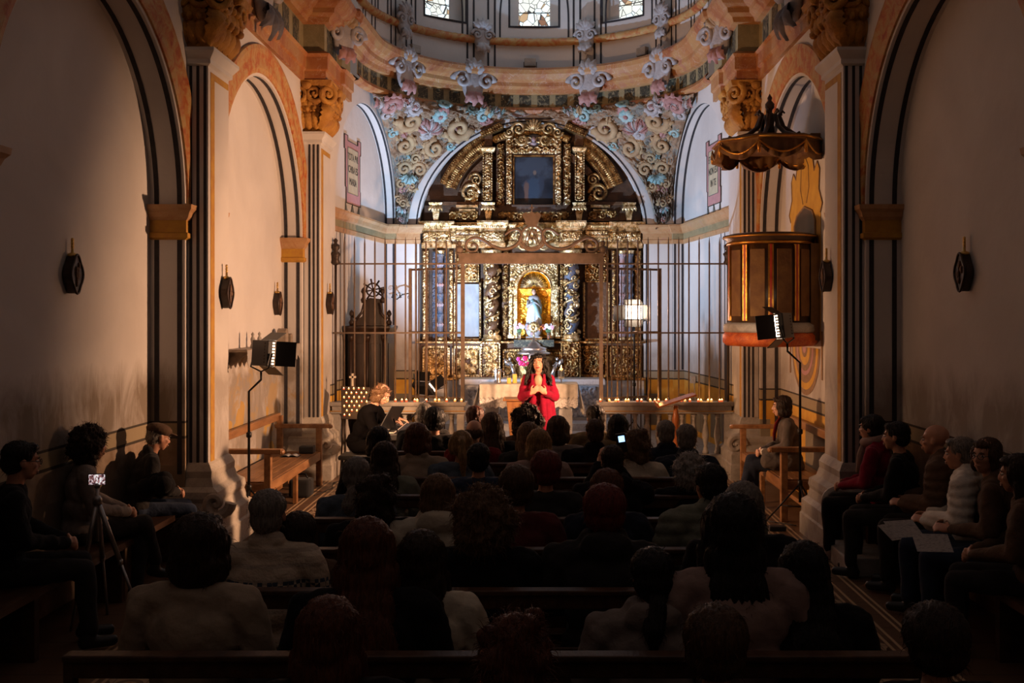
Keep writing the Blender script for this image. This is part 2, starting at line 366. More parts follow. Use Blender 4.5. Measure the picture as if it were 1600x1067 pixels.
# carved ornament: spiral volutes, leaves, flowers laid on a frame (c, u, v, n)
def volute(mb, c, u, v, n, R, turns=1.6, hand=1, th=.16, m=0, a0=0, seg=26):
    c, u, v, n = Vector(c), Vector(u), Vector(v), Vector(n); pts = []; rs = []
    for i in range(seg):
        t = i/(seg-1); r = R*(1-t)**1.0*.95+R*.06; a = a0+hand*turns*2*PI*t
        pts.append(c+(u*math.cos(a)+v*math.sin(a))*r+n*(R*.12+R*.35*t)); rs.append(R*th*(1.05-.55*t))
    mb.tube(pts, rs, 7, m); mb.ell(pts[-1], R*.15, 8, m)
def leaf(mb, c, u, v, n, L, Wd, bend=.25, m=0, lobes=5, up=.0):
    c, u, v, n = Vector(c), Vector(u), Vector(v), Vector(n)
    def fn(a, b):
        t = a; wv = Wd*math.sin(PI*min(1, t*.92+.06))**.7*(1+.22*math.cos(lobes*2*PI*t)); q = (b-.5)*2
        return c+u*(L*t)+v*(wv*q*.5)+n*(bend*L*math.sin(PI*t*.9)*(1)-abs(q)**1.5*Wd*.22+Wd*.12+up*t)
    mb.grid(fn, 14, 6, m)
def flower(mb, c, u, v, n, R, k=7, m=0, m2=None):
    c, u, v, n = Vector(c), Vector(u), Vector(v), Vector(n)
    for i in range(k):
        a = 2*PI*i/k; d = u*math.cos(a)+v*math.sin(a); s_ = v*math.cos(a)-u*math.sin(a)
        leaf(mb, c, d, s_, n, R, R*.75, .3, m, 0)
    mb.ell(c+n*R*.25, R*.28, 8, m if m2 is None else m2)
# carved relief as a height field: scrolls and serrated leaves
def scroll_height(X, Z, seed, cell=.16, sym=None):
    rs = np.random.RandomState(seed)
    if sym is not None: X = np.abs(X-sym)+1000*0
    x0, x1, z0, z1 = X.min(), X.max(), Z.min(), Z.max(); H = np.zeros_like(X)
    nx, nz = max(1, round((x1-x0)/cell)), max(1, round((z1-z0)/cell))
    for i in range(nx):
        for j in range(nz):
            for rep in range(2):
                cx = x0+(i+.5+rs.uniform(-.2, .2)+rep*.5)*(x1-x0)/nx; cz = z0+(j+.5+rs.uniform(-.2, .2)+rep*.5)*(z1-z0)/nz
                R = cell*rs.uniform(.48, .72)*(1 if rep == 0 else .6); hand = rs.choice([-1, 1]); ph = rs.uniform(0, 6.28)
                dx, dz = X-cx, Z-cz; r = np.sqrt(dx*dx+dz*dz); a = np.arctan2(dz, dx)*hand
                Re = R*(1+.13*np.cos(7*a+ph)); msk = np.clip((Re-r)/(R*.25), 0, 1)
                sp = (.5+.5*np.cos(a+ph-2*PI*1.7*(r/R)))**1.3
                h = msk*(.25+.75*sp)*(1 if rep == 0 else .75); H = np.maximum(H, h)
    return H
def relief(mb, x0, x1, z0, z1, y, depth, seed, m=0, cell=.16, res=.011, sym=None, mask=None, mbase=None):
    nx, nz = max(3, int((x1-x0)/res)), max(3, int((z1-z0)/res))
    X, Z = np.meshgrid(np.linspace(x0, x1, nx+1), np.linspace(z0, z1, nz+1), indexing='ij')
    H = scroll_height(X, Z, seed, cell*1.2, sym); depth = depth*1.6
    edge = np.minimum(np.minimum(X-x0, x1-X), np.minimum(Z-z0, z1-Z)); H = H*np.clip(edge/.015, 0, 1)
    o = len(mb.V); mb.V += list(zip(X.ravel().tolist(), (y-H*depth).ravel().tolist(), Z.ravel().tolist()))
    for i in range(nx):
        for j in range(nz):
            if mask is not None and not mask((X[i, j]+X[i+1, j])/2, (Z[i, j]+Z[i, j+1])/2): continue
            a = o+i*(nz+1)+j; hh = (H[i, j]+H[i+1, j+1])/2
            mb.Fc.append([a, a+nz+1, a+nz+2, a+1]); mb.M.append(m if (mbase is None or hh > .22) else mbase); mb.S.append(True)
# ================================================================== THE SETTING
TOPZ = 5.28                                        # underside of the architrave
mb = MB(); mb.box(-4.2, 4.2, -3, 14.05, -.1, 0); tag(mb.build('floor', 'floor_tiles'), kind='structure')
mb = MB(); mb.box(-3.3, 3.3, 14.05, 18.4, -.1, .16); mb.box(-2.9, 2.9, 13.85, 14.06, -.1, .155)
tag(mb.build('floor_chancel', 'stone_grey'), kind='structure')
def strip(mb, pts, wdt, nrm, m):                   # painted line 3 mm proud of the wall, along pts; width direction = t x nrm
    pts = [Vector(p) for p in pts]; nrm = Vector(nrm); vs = []
    for i, p in enumerate(pts):
        t = (pts[min(i+1, len(pts)-1)]-pts[max(i-1, 0)]).normalized(); sd = t.cross(nrm).normalized()*wdt/2
        vs += [p+sd+nrm*.003, p-sd+nrm*.003]
    mb.add(vs, [(2*i, 2*i+1, 2*i+3, 2*i+2) for i in range(len(pts)-1)], m)
def bay(side, xf, xr, y0, y1, yc, r, name, pm, Zs=3.2, rmat='marble_archivolt'):
    s = side; mats = [pm, 'line_black', rmat, 'plaster_plain']; mb = MB()
    A = [PI*i/36 for i in range(37)]
    arch = [(yc-r*math.cos(a), Zs+r*math.sin(a)) for a in A]
    X = s*xf; R_ = s*xr
    mb.quad((X, y0, 0), (X, yc-r, 0), (X, yc-r, Zs), (X, y0, Zs), 0); mb.quad((X, yc+r, 0), (X, y1, 0), (X, y1, Zs), (X, yc+r, Zs), 0)
    mb.quad((X, y0, Zs), (X, yc-r, Zs), (X, yc-r, TOPZ), (X, y0, TOPZ), 0); mb.quad((X, yc+r, Zs), (X, y1, Zs), (X, y1, TOPZ), (X, yc+r, TOPZ), 0)
    for (ya, za), (yb, zb) in zip(arch, arch[1:]):
        mb.quad((X, ya, za), (X, yb, zb), (X, yb, TOPZ), (X, ya, TOPZ), 0)
        mb.quad((X, ya, za), (X, yb, zb), (R_, yb, zb), (R_, ya, za), 3)                # soffit
    for yy in (yc-r, yc+r): mb.quad((X, yy, 0), (R_, yy, 0), (R_, yy, Zs), (X, yy, Zs), 0)
    mb.quad((R_, yc-r-.0, 0), (R_, yc+r, 0), (R_, yc+r, Zs), (R_, yc-r, Zs), 0)
    for (ya, za), (yb, zb) in zip(arch, arch[1:]): mb.quad((R_, ya, za), (R_, yb, zb), (R_, yb, Zs), (R_, ya, Zs), 0)
    # archivolt band: painted marble moulding
    o = len(mb.V); B = [(yc, Zs)]
    prof = [(.035, .0), (.035, .02), (.09, .035), (.20, .03), (.30, .045), (.345, .04), (.345, 0)]
    vs = []
    for a in A:
        for (q, h) in prof: vs.append((X-s*h, yc-(r+q)*math.cos(a), Zs+(r+q)*math.sin(a)))
    k = len(prof); mb.add(vs, [(i*k+j, i*k+j+1, (i+1)*k+j+1, (i+1)*k+j) for i in range(36) for j in range(k-1)], 2, False)
    # black lines on the soffit edges and down the jambs
    for q in (.05, abs(xr-xf)-.06):
        rr = r-.004; xx = X+s*q
        vs = []
        for a in A:
            y, z = yc-rr*math.cos(a), Zs+rr*math.sin(a); vs += [(xx-.022, y, z), (xx+.022, y, z)]
        mb.add(vs, [(2*i, 2*i+1, 2*i+3, 2*i+2) for i in range(36)], 1)
        for e in (-1, 1):
            yy = yc+e*(r-.004); mb.quad((xx-.022, yy, .72), (xx+.022, yy, .72), (xx+.022, yy, 2.88), (xx-.022, yy, 2.88), 1)
    for e in (-1, 1): mb.box(min(X, X-s*.004), max(X, X-s*.004), yc+e*(r+.10)-.02, yc+e*(r+.10)+.02, .75, 2.88, 1)
    wl = mb.build(name, mats); tag(wl, kind='structure')
    for e in (-1, 1):                                 # impost blocks under the arch springing
        b = MB(); ya, yb = (yc-r-.28, yc-r-.001) if e < 0 else (yc+r+.001, yc+r+.28)
        xa, xb = sorted((X, R_)); pr = [(0, 2.88), (.035, 2.90), (.035, 2.94), (.015, 2.95), (.015, 3.06)]
        b.wrap(xa, xb, ya, yb, pr, 1)
        b.wrap(xa, xb, ya, yb, [(.02, 3.06), (.045, 3.09), (.06, 3.13), (.085, 3.16), (.09, 3.20), (0, 3.20)], 0)
        b.build('impost', ['marble_ochre', 'line_yellow'], wl)
    return wl
bay(-1, 3.14, 3.46, 2.4, 9.30, 7.56, 1.62, 'wall_left', 'plaster_stained')
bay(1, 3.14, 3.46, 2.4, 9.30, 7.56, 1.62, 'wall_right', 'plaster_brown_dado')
bay(-1, 3.04, 3.31, 9.80, 13.35, 11.5, 1.70, 'wall_left.001', 'plaster_peeling')
bay(1, 3.04, 3.31, 9.80, 13.35, 11.5, 1.70, 'wall_right.001', 'plaster_dado')
for s, nm in ((-1, 'wall_left.002'), (1, 'wall_right.002')):
    b = MB(); b.box(*sorted((s*3.14, s*3.4)), -3, 2.4, 0, 7.4); tag(b.build(nm, 'plaster_dado'), kind='structure')
    b = MB(); b.box(*sorted((s*3.24, s*3.9)), 2.4, 9.5, TOPZ+.9, 7.4); b.box(*sorted((s*3.06, s*3.9)), 9.5, 14.4, TOPZ+.9, 7.4)
    tag(b.build('trim_%d' % (20+(s > 0)), 'plaster_plain'), kind='structure')
b = MB(); b.box(-3.4, 3.4, -3.1, -3, 0, 7.4); tag(b.build('wall_back', 'plaster_plain'), kind='structure')
# acanthus capital round a pier end: bell, two rows of leaves, corner volutes, abacus
def capital(parent, x0, x1, y0, y1, z0, z1, s):
    b = MB(); H = z1-z0
    b.wrap(x0, x1, y0, y1, [(.0, z0), (.02, z0+.02), (.035, z0+H*.3), (.06, z0+H*.6), (.12, z0+H*.86), (.17, z0+H*.9), (.19, z1), (0, z1)])
    o1 = parent_build = b
    faces = [(Vector(((x0+x1)/2, y0, 0)), Vector((1, 0, 0)), Vector((0, -1, 0)), x1-x0), (Vector((x1 if s < 0 else x0, (y0+y1)/2, 0)), Vector((0, 1, 0)), Vector((-s, 0, 0)), y1-y0)]
    for c, u, n, wd in faces:
        k = 3 if wd < .5 else 4
        for row in (0, 1):
            for i in range(k+row):
                q = (i+.5)/(k+row)-.5
                leaf(b, c+u*(q*wd)+Vector((0, 0, z0+.02+row*H*.26))+n*(.02+row*.02), Vector((0, 0, 1)), u, n, H*.46, wd/k*1.25, .35, 0, 6)
                b.ell(c+u*(q*wd)+Vector((0, 0, z0+row*H*.26+H*.44))+n*(.13), (wd/k*.32, .05, .04), 8)
        for i in (-1, 1):
            volute(b, c+u*(i*wd*.36)+Vector((0, 0, z0+H*.74))+n*.12, u*i, Vector((0, 0, 1)), n, H*.21, 1.8, -1, .26, 0, PI*.5)
        b.ell(c+Vector((0, 0, z0+H*.9))+n*.17, (.07, .05, .06), 10)
    xo = x1 if s < 0 else x0
    for dx, dy in ((0, 0),):
        c = Vector((xo, y0, z0+H*.74)); n = Vector((-s, -1, 0)).normalized(); u = Vector((0, 0, 1)); v = n.cross(u)
        volute(b, c+n*.13, v, u, n, H*.22, 1.8, 1, .3, 0, PI*.5); leaf(b, c-Vector((0, 0, H*.7)), u, v, n, H*.62, .2, .5, 0, 6)
    return b.build('capital', 'ochre_capital', parent)
def pier(idx, s, xo, xi, y0, y1, zc0, zc1, basez, wide):
    x0, x1 = sorted((s*xo, s*xi)); mats = ['plaster_plain', 'line_black', 'line_yellow', 'plaster_white']
    b = MB(); b.box(x0, x1, y0, y1, 0, zc1, 0)
    w_ = x1-x0
    for i in range(3):                              # three black lines on the front
        q = s*(xi+.03+i*(.066 if y0 < 10 else .056))
        b.box(q-.013, q+.013, y0-.004, y0, basez, zc0-.14, 1)
    xx = s*xi; a, c = sorted((xx, xx-s*.004))
    b.box(a, c, y0+.06, y0+.17, basez, zc0-.20, 2); b.box(a, c, y0+.17, y1-.02, zc0-.26, zc0-.20, 2)
    b.wrap(x0, x1, y0, y1, [(0, zc0-.16), (.03, zc0-.14), (.03, zc0-.10), (.06, zc0-.06), (.08, zc0-.03), (.08, zc0), (0, zc0)], 3)
    p = b.build('trim_%d' % idx, mats); tag(p, kind='structure')
    capital(p, x0, x1, y0, y1, zc0, zc1, s)
    g = MB(); pr = [(wide, 0), (wide, .20), (wide*.93, .22), (wide*.93, .34), (wide*.70, .38), (wide*.60, .46), (wide*.66, .50), (wide*.62, .56), (wide*.34, .60), (wide*.22, .68), (wide*.24, .74), (.02, .80), (0, .82)]
    g.wrap(x0, x1, y0, y1, pr)
    c = Vector((s*xi-s*wide*.55, y0-wide*.4, .46)); volute(g, c, Vector((1, 0, 0)), Vector((0, 0, 1)), Vector((0, -1, 0)), .13, 1.3, s, .4)
    bevel(g.build('base', 'stone_pale' if s < 0 else 'stone_grey', p), .015)
    return p
pier(1, -1, 3.20, 2.95, 9.25, 9.85, 4.66, 5.28, .80, .20); pier(2, 1, 3.20, 2.95, 9.25, 9.85, 4.66, 5.28, .80, .20)
pier(3, -1, 3.10, 2.82, 13.30, 13.92, 4.62, 5.28, .80, .19); pier(4, 1, 3.10, 2.82, 13.30, 13.92, 4.62, 5.28, .80, .19)
# entablature: architrave, frieze and cornice carried along the nave, broken forward over the piers, then round the apse
def sweep(mb, path, prof, m, closed=False):         # path of (x, y) with outward-normal offsets; prof (offset into room, z)
    P = [Vector((x, y, 0)) for x, y in path]; k = len(prof); vs = []
    for i, p in enumerate(P):
        a = P[max(0, i-1)]; c = P[min(len(P)-1, i+1)]
        d1 = (p-a).normalized() if i > 0 else (c-p).normalized(); d2 = (c-p).normalized() if i < len(P)-1 else d1
        n1 = Vector((d1.y, -d1.x, 0)); n2 = Vector((d2.y, -d2.x, 0)); n = (n1+n2); n = n.normalized()/max(.5, (n.normalized()).dot(n1))
        for o, z in prof: vs.append((p.x+n.x*o, p.y+n.y*o, z))
    mb.add(vs, [(i*k+j, (i+1)*k+j, (i+1)*k+j+1, i*k+j+1) for i in range(len(P)-1) for j in range(k-1)], m)
def left_path():
    return [(-3.14, 2.4), (-3.14, 9.15), (-2.88, 9.15), (-2.88, 9.92), (-3.04, 9.92), (-3.04, 13.18), (-2.76, 13.18), (-2.76, 14.0), (-2.70, 14.02), (-2.68, 14.5)]
ARC = [(-2.66*math.cos(a), 14.9+2.52*math.sin(a)) for a in [PI*i/56 for i in range(57)]]
full = left_path()+ARC+[(-x, y) for x, y in reversed(left_path())]
ci = len(left_path())
b = MB(); npth = len(full)
lowN = [(0, 5.28), (.05, 5.28), (.05, 5.40), (.08, 5.42), (.08, 5.58), (.11, 5.62), (.05, 5.66)]
ringlow = [(-.04, 5.68), (.05, 5.70), (.08, 5.74), (.06, 5.79), (.02, 5.80)]
frz = [(.03, 5.66), (.03, 6.02)]; frz2 = [(.03, 5.79), (.03, 6.02)]
cor = [(.03, 6.02), (.10, 6.03), (.12, 6.09), (.19, 6.13), (.20, 6.19), (.27, 6.23), (.33, 6.31), (.35, 6.38), (.33, 6.42), (-.25, 6.44)]
sweep(b, left_path(), lowN, 0); sweep(b, [(-x, y) for x, y in reversed(left_path())], lowN, 0)
sweep(b, left_path(), frz, 1); sweep(b, [(-x, y) for x, y in reversed(left_path())], frz, 1)
sweep(b, ARC, ringlow, 0); sweep(b, ARC, frz2, 1); sweep(b, full, cor, 0)
tag(b.build('trim_5', ['marble_orange', 'marble_khaki']), kind='structure')
tr5 = bpy.data.objects['trim_5']
b = MB()                                            # dark marble panels of the frieze
for i in range(26):
    a0, a1 = PI*(i+.17)/26, PI*(i+.83)/26
    for k in range(4):
        t0, t1 = a0+(a1-a0)*k/4, a0+(a1-a0)*(k+1)/4; f = lambda t, z: (-(2.66-.036)*math.cos(t), 14.9+(2.52-.036)*math.sin(t), z)
        b.quad(f(t0, 5.81), f(t1, 5.81), f(t1, 6.005), f(t0, 6.005))
for s in (-1, 1):
    for yy in [2.6+.5*i for i in range(13)]+[10.1+.5*i for i in range(6)]:
        xx = s*(3.14 if yy < 9.2 else 3.04)-s*.034; b.quad((xx, yy, 5.69), (xx, yy+.3, 5.69), (xx, yy+.3, 6.0), (xx, yy, 6.0))
    for x_, ya, yb in ((2.88, 9.3, 9.75), (2.76, 13.3, 13.9)): xx = s*(x_-.034); b.quad((xx, ya, 5.69), (xx, yb, 5.69), (xx, yb, 6.0), (xx, ya, 6.0))
b.build('frieze_panels', 'marble_dark', tr5)
# apse side walls: slanting plane with a wide arched recess
def side_apse(s):
    A = Vector((s*2.82, 13.92, 0)); B = Vector((s*2.42, 17.52, 0)); d = (B-A).normalized(); n = Vector((-s*d.y, s*d.x*1, 0)); n = Vector((-s*abs(d.y), -abs(d.x), 0)).normalized()
    rec = .19; tc, r, Zs, Ln = 1.86, 1.64, 3.86, (B-A).length
    P = lambda t, z, o=0.: A+d*t+Vector((0, 0, z))+n*o
    m = MB(); AN = [PI*i/40 for i in range(41)]; arch = [(tc-r*math.cos(a), Zs+r*math.sin(a)) for a in AN]; T = 5.80
    for t0, t1 in ((0, tc-r), (tc+r, Ln)): m.quad(P(t0, 0), P(t1, 0), P(t1, T), P(t0, T), 0)
    for (ta, za), (tb, zb) in zip(arch, arch[1:]):
        m.quad(P(ta, za), P(tb, zb), P(tb, T), P(ta, T), 3); m.quad(P(ta, za), P(tb, zb), P(tb, zb, -rec), P(ta, za, -rec), 3)
        m.quad(P(ta, za, -rec), P(tb, zb, -rec), P(tb, 0, -rec), P(ta, 0, -rec), 0)
    for t in (tc-r, tc+r): m.quad(P(t, 0), P(t, Zs), P(t, Zs, -rec), P(t, 0, -rec), 0)
    for q, off in ((r-.004, -.025), (r-.004, -rec+.03)):
        vs = []
        for a in AN:
            p1 = P(tc-q*math.cos(a), Zs+q*math.sin(a), off-.018); p2 = P(tc-q*math.cos(a), Zs+q*math.sin(a), off+.018); vs += [p1, p2]
        m.add(vs, [(2*i, 2*i+1, 2*i+3, 2*i+2) for i in range(40)], 1)
    for off in (-.025, -rec+.03):
        for z0, z1 in ((1.22, 3.42), (3.74, Zs)):
            t = tc+r-.004; m.quad(P(t, z0, off-.018), P(t, z0, off+.018), P(t, z1, off+.018), P(t, z1, off-.018), 1)
    for t in (tc+r+.05,): m.add([P(t-.015, 1.22, .003), P(t+.015, 1.22, .003), P(t+.015, 3.42, .003), P(t-.015, 3.42, .003)], [(0, 1, 2, 3)], 1)
    for t in (.75, 1.05, 1.25):
        m.add([P(t-.018, 1.22, -rec+.003), P(t+.018, 1.22, -rec+.003), P(t+.018, 3.44, -rec+.003), P(t-.018, 3.44, -rec+.003)], [(0, 1, 2, 3)], 1)
    o = m.build('wall_left.003' if s < 0 else 'wall_right.003', ['plaster_dado', 'line_black', 'marble_orange', 'plaster_plain']); tag(o, kind='structure')
    # cornice at mid height, stepping in at the jamb
    c = MB(); pr = [(0, 3.42), (.02, 3.43), (.03, 3.49), (.02, 3.50), (.02, 3.60), (.05, 3.62), (.07, 3.68), (.10, 3.72), (.10, 3.75), (0, 3.77)]
    path = [P(.02, 0, -rec), P(tc+r-.002, 0, -rec), P(tc+r-.002, 0, 0), P(Ln, 0, 0)]
    if s > 0: path = path[::-1]
    k0 = len(c.V)
    sweep(c, [(p.x, p.y) for p in path], pr, 0)
    c.M = [1 if (i % (len(pr)-1)) in (3,) else 0 for i in range(len(c.M))]
    tag(c.build('trim_%d' % (6 if s < 0 else 7), ['marble_ochre', 'marble_khaki']), kind='structure')
    return P, rec, tc, r, Zs, Ln, d, n
SP = {s: side_apse(s) for s in (-1, 1)}
# back wall with the great arch that frames the retable
BX, BY, BZ, BR, BV = -.05, 17.45, 3.66, 1.97, 1.865
b = MB(); A = [PI*i/48 for i in range(49)]; ro = BR
arch = [(BX-ro*math.cos(a), BZ+BV*math.sin(a)) for a in A]
for x0, x1 in ((-2.50, BX-ro), (BX+ro, 2.50)): b.quad((x0, BY, 0), (x1, BY, 0), (x1, BY, 5.85), (x0, BY, 5.85), 0)
for (xa, za), (xb, zb) in zip(arch, arch[1:]):
    b.quad((xa, BY, za), (xb, BY, zb), (xb, BY, 5.85), (xa, BY, 5.85), 2); b.quad((xa, BY, za), (xb, BY, zb), (xb, BY+.6, zb), (xa, BY+.6, za), 2)
for x in (BX-ro, BX+ro): b.quad((x, BY, 0), (x, BY+.6, 0), (x, BY+.6, BZ), (x, BY, BZ), 2)
b.quad((-2.1, BY+.6, 0), (2.1, BY+.6, 0), (2.1, BY+.6, 5.9), (-2.1, BY+.6, 5.9), 2)
vs = []
for a in A:
    for q in (.035, .062): vs.append((BX-(ro+q)*math.cos(a), BY-.004, BZ+(BV+q)*math.sin(a)))
b.add(vs, [(2*i, 2*i+1, 2*i+3, 2*i+2) for i in range(48)], 1)
for s in (-1, 1):
    x = BX+s*(ro+.05); b.box(x-.015, x+.015, BY-.004, BY, .5, 3.42, 1)
tag(b.build('wall_far', ['plaster_dado', 'line_black', 'plaster_plain']), kind='structure')
c = MB()
for x0, x1 in ((-2.46, BX-ro-.0), (BX+ro, 2.46)):
    c.wrap(x0, x1, BY-.001, BY+.02, [(0, 3.42), (.02, 3.43), (.03, 3.49), (.02, 3.50), (.02, 3.60), (.05, 3.62), (.07, 3.68), (.10, 3.72), (.10, 3.75), (0, 3.77)], 0)
tag(c.build('trim_8', ['marble_ochre']), kind='structure')
# ------------------------------------------------------------------ pendentives with painted stucco relief
def pendentive(s):
    P, rec, tc, r, Zs, Ln, d, n = SP[s]
    def L(v):                                      # along the side arch, foot -> crown
        a = PI*(1-v*.5); q = r+.10-.05*v; return P(tc-q*math.cos(a), Zs+q*math.sin(a) if v > .0 else Zs, .01)
    def Rr(v):
        a = PI*.5*v; sx = s; return Vector((BX+sx*(BR+.19)*math.cos(a), BY-.01, BZ+(BV+.175)*math.sin(a)))
    def ring(u):
        a = PI*.5*(.20+.80*u); return Vector((s*2.66*math.cos(a), 14.9+2.52*math.sin(a), 5.70))
    def S(u, v):
        v2 = v; l, r_ = L(v2), Rr(v2); p = l.lerp(r_, u); q = ring(u)
        k = v2**3; p = p.lerp(Vector((q.x, q.y, p.z*.15+q.z*.85)), k*.98); 
        return Vector((p.x, min(p.y, BY-.012), min(p.z, 5.74)))
    def fr(u, v):
        e = .01; p = S(u, v); pu = (S(u+e, v)-S(u-e, v)); pv = S(u, min(1, v+e))-S(u, max(0, v-e))
        pu.normalize(); nn = pu.cross(pv).normalized(); nn = nn if nn.y < 0 else -nn; vv = nn.cross(pu); vv = vv if vv.z > 0 else -vv
        return p, pu, vv.normalized(), nn
    side = 'left' if s < 0 else 'right'
    root = thing('stucco_relief', 'painted stucco scrolls and leaves filling the spandrel %s of the great arch' % side, 'relief', (s*2.3, 17.3, 3.7), group='stucco spandrel reliefs')
    g = MB(); nu, nv = 60, 90
    U, Vv = np.meshgrid(np.linspace(0, 1, nu+1), np.linspace(0, 1, nv+1), indexing='ij')
    Hh = scroll_height(U*1.5*1.0, Vv*2.2, 11+s, .24)
    def fn(a, b_):
        p, u, v, nn = fr(a*.998+.001, b_); h = Hh[int(round(a*nu)), int(round(b_*nv))]; e = min(1, a/.04, (1-a)/.04)
        return p+nn*(.01+.095*h*e)
    g.grid(fn, nu, nv); g.build('ground', 'stucco_ground', root)
    rs = random.Random(5)
    def vol(u_, v_, R, hand, mt, a0=0, turns=1.5):
        p, u, v, nn = fr(u_, v_); R *= 1.22; k = MB(); volute(k, p+nn*.05, u, v, nn, R, turns, hand, .34, 0, a0)
        for q in range(5):
            a = a0+hand*(.3+q*.55); dd = u*math.cos(a)+v*math.sin(a); leaf(k, p+dd*R*.8+nn*.05, dd, nn.cross(dd), nn, R*.75, R*.6, .4, 0, 2)
        k.build('volute', mt, root)
    def lf(u_, v_, ang, Ln_, wd, mt):
        p, u, v, nn = fr(u_, v_); k = MB(); dd = u*math.cos(ang)+v*math.sin(ang); Ln_ *= 1.15; wd *= 1.35; leaf(k, p+nn*.05, dd, nn.cross(dd), nn, Ln_, wd, .35, 0, 4); 
        k.tube([p+nn*(.06+.05*math.sin(PI*t*.9))*1+dd*Ln_*t+nn*.3*Ln_*math.sin(PI*t*.9) for t in (.05, .3, .6, .9)], .006, 5); k.build('leaf', mt, root)
    def fl(u_, v_, R, m1, m2, k_=8):
        p, u, v, nn = fr(u_, v_); k = MB(); flower(k, p+nn*.05, u, v, nn, R, k_, 0, 1); k.build('flower', [m1, m2], root)
    O, Pk, T, G = 'stucco_ochre', 'stucco_pink', 'stucco_teal', 'stucco_grey'
    vol(.28, .70, .17, 1, O, PI); vol(.74, .66, .18, -1, O, 0); vol(.25, .49, .13, -1, O, PI*.5); vol(.72, .48, .14, 1, O, PI*.5)
    vol(.5, .12, .07, 1, O); vol(.20, .13, .06, -1, O, PI); vol(.30, .335, .10, 1, O); vol(.72, .335, .10, -1, O, PI)
    vol(.76, .84, .10, 1, T); vol(.84, .77, .08, -1, Pk); vol(.12, .86, .15, 1, Pk); vol(.30, .90, .11, -1, G); vol(.80, .93, .06, 1, T); vol(.66, .92, .08, -1, T)
    vol(.50, .93, .10, 1, T); vol(.06, .72, .09, 1, G); vol(.88, .64, .07, -1, G); vol(.5, .40, .08, 1, O); vol(.26, .235, .07, 1, O); vol(.74, .235, .07, -1, O); vol(.5, .68, .08, 1, G); vol(.08, .56, .07, 1, T); vol(.92, .50, .06, -1, T)
    fl(.50, .78, .15, T, Pk); fl(.5, .86, .12, Pk, T, 7); fl(.5, .575, .13, G, G, 9); fl(.35, .20, .07, Pk, O, 5); fl(.65, .22, .08, Pk, O, 5); fl(.5, .03, .06, Pk, G, 6)
    for i in range(7): lf(.5, .60, PI*(.12+.76*i/6), .24, .09, G if i % 2 else Pk)
    for i in range(6): lf(.5, .30, -PI*(.15+.7*i/5), .17, .07, T)
    for i in range(5): lf(.5, .10, -PI*(.2+.6*i/4), .11, .05, T if i % 2 else G)
    for i in range(7): lf(.74+.018*i, .94-.015*(i % 2), -PI*.75+i*.06, .14, .05, G if i % 3 else T)
    for i in range(8): lf(.03+.03*i, .95, -PI*.4+.15*i, .16, .07, G if i % 2 else Pk)
    for i in range(10): lf(rs.uniform(.1, .9), rs.uniform(.6, .92), rs.uniform(0, 2*PI), .17, .08, rs.choice([O, Pk, T, G]))
    for i in range(6): lf(rs.uniform(.15, .85), rs.uniform(.36, .58), rs.uniform(0, 2*PI), .13, .07, rs.choice([O, O, T]))
    return root
for s in (-1, 1): pendentive(s)
# feathered painted garlands over the crown of the arch
for s in (-1, 1):
    g = MB()
    for i in range(22):
        t = i/21; x = BX+s*(.12+t*.66); z = BZ+BV/BR*math.sqrt(max(0, (BR+.14)**2-(x-BX)**2))+.045
        leaf(g, (x, BY-.015, z), Vector((s*.6, 0, .8)).normalized(), Vector((.8, 0, -s*.6)).normalized(), Vector((0, -1, 0)), .07+.03*t, .035, .2, 0, 2)
        leaf(g, (x, BY-.015, z-.01), Vector((s*.7, 0, -.6)).normalized(), Vector((.6, 0, .7)).normalized(), Vector((0, -1, 0)), .05, .03, .2, 0, 2)
    g.tube([(BX+s*(.12+t*.66), BY-.03, BZ+BV/BR*math.sqrt((BR+.14)**2-(.12+t*.66)**2)+.03) for t in [k/12 for k in range(13)]], .012, 6, 1)
    o = g.build('stucco_garland', ['stucco_grey', 'marble_ochre']); tag(o, 'feathery stucco garland over the great arch crown, on its %s half' % ('left' if s < 0 else 'right'), 'garland', 'garlands over the arch')
# ------------------------------------------------------------------ drum wall above the cornice with windows
b = MB(); zt = 8.9
rx, ry = 2.62, 2.50; NA = 120
def drum(a, z, o=0.): return Vector((-(rx-o)*math.cos(a), 14.9+(ry-o)*math.sin(a), z))
wins = [(PI*.5, .16), (PI*.5-.62, .15), (PI*.5+.62, .15)]; wz0, wz1 = 7.22, 8.35
def inwin(a): return any(abs(a-c) < h for c, h in wins)
edges = sorted(set([PI*i/NA for i in range(NA+1)]+[c-h for c, h in wins]+[c+h for c, h in wins]))
for a0, a1 in zip(edges, edges[1:]):
    mid = (a0+a1)/2
    if inwin(mid): rngs = [(6.3, wz0), (wz1, zt)]
    else: rngs = [(6.3, zt)]
    for z0, z1 in rngs: b.quad(drum(a0, z0), drum(a1, z0), drum(a1, z1), drum(a0, z1), 0)
for c, h in wins:
    for aa in (c-h, c+h): b.quad(drum(aa, wz0), drum(aa, wz0, -.35), drum(aa, wz1, -.35), drum(aa, wz1), 0)
    b.quad(drum(c-h, wz0), drum(c+h, wz0), drum(c+h, wz0, -.35), drum(c-h, wz0, -.35), 0)
    for (a0, a1, z0, z1) in ((c-h-.014, c-h, wz0-.035, wz1), (c+h, c+h+.014, wz0-.035, wz1), (c-h, c+h, wz0-.035, wz0)):
        for k in range(6): t0, t1 = a0+(a1-a0)*k/6, a0+(a1-a0)*(k+1)/6; b.quad(drum(t0, z0, .006), drum(t1, z0, .006), drum(t1, z1, .006), drum(t0, z1, .006), 1)
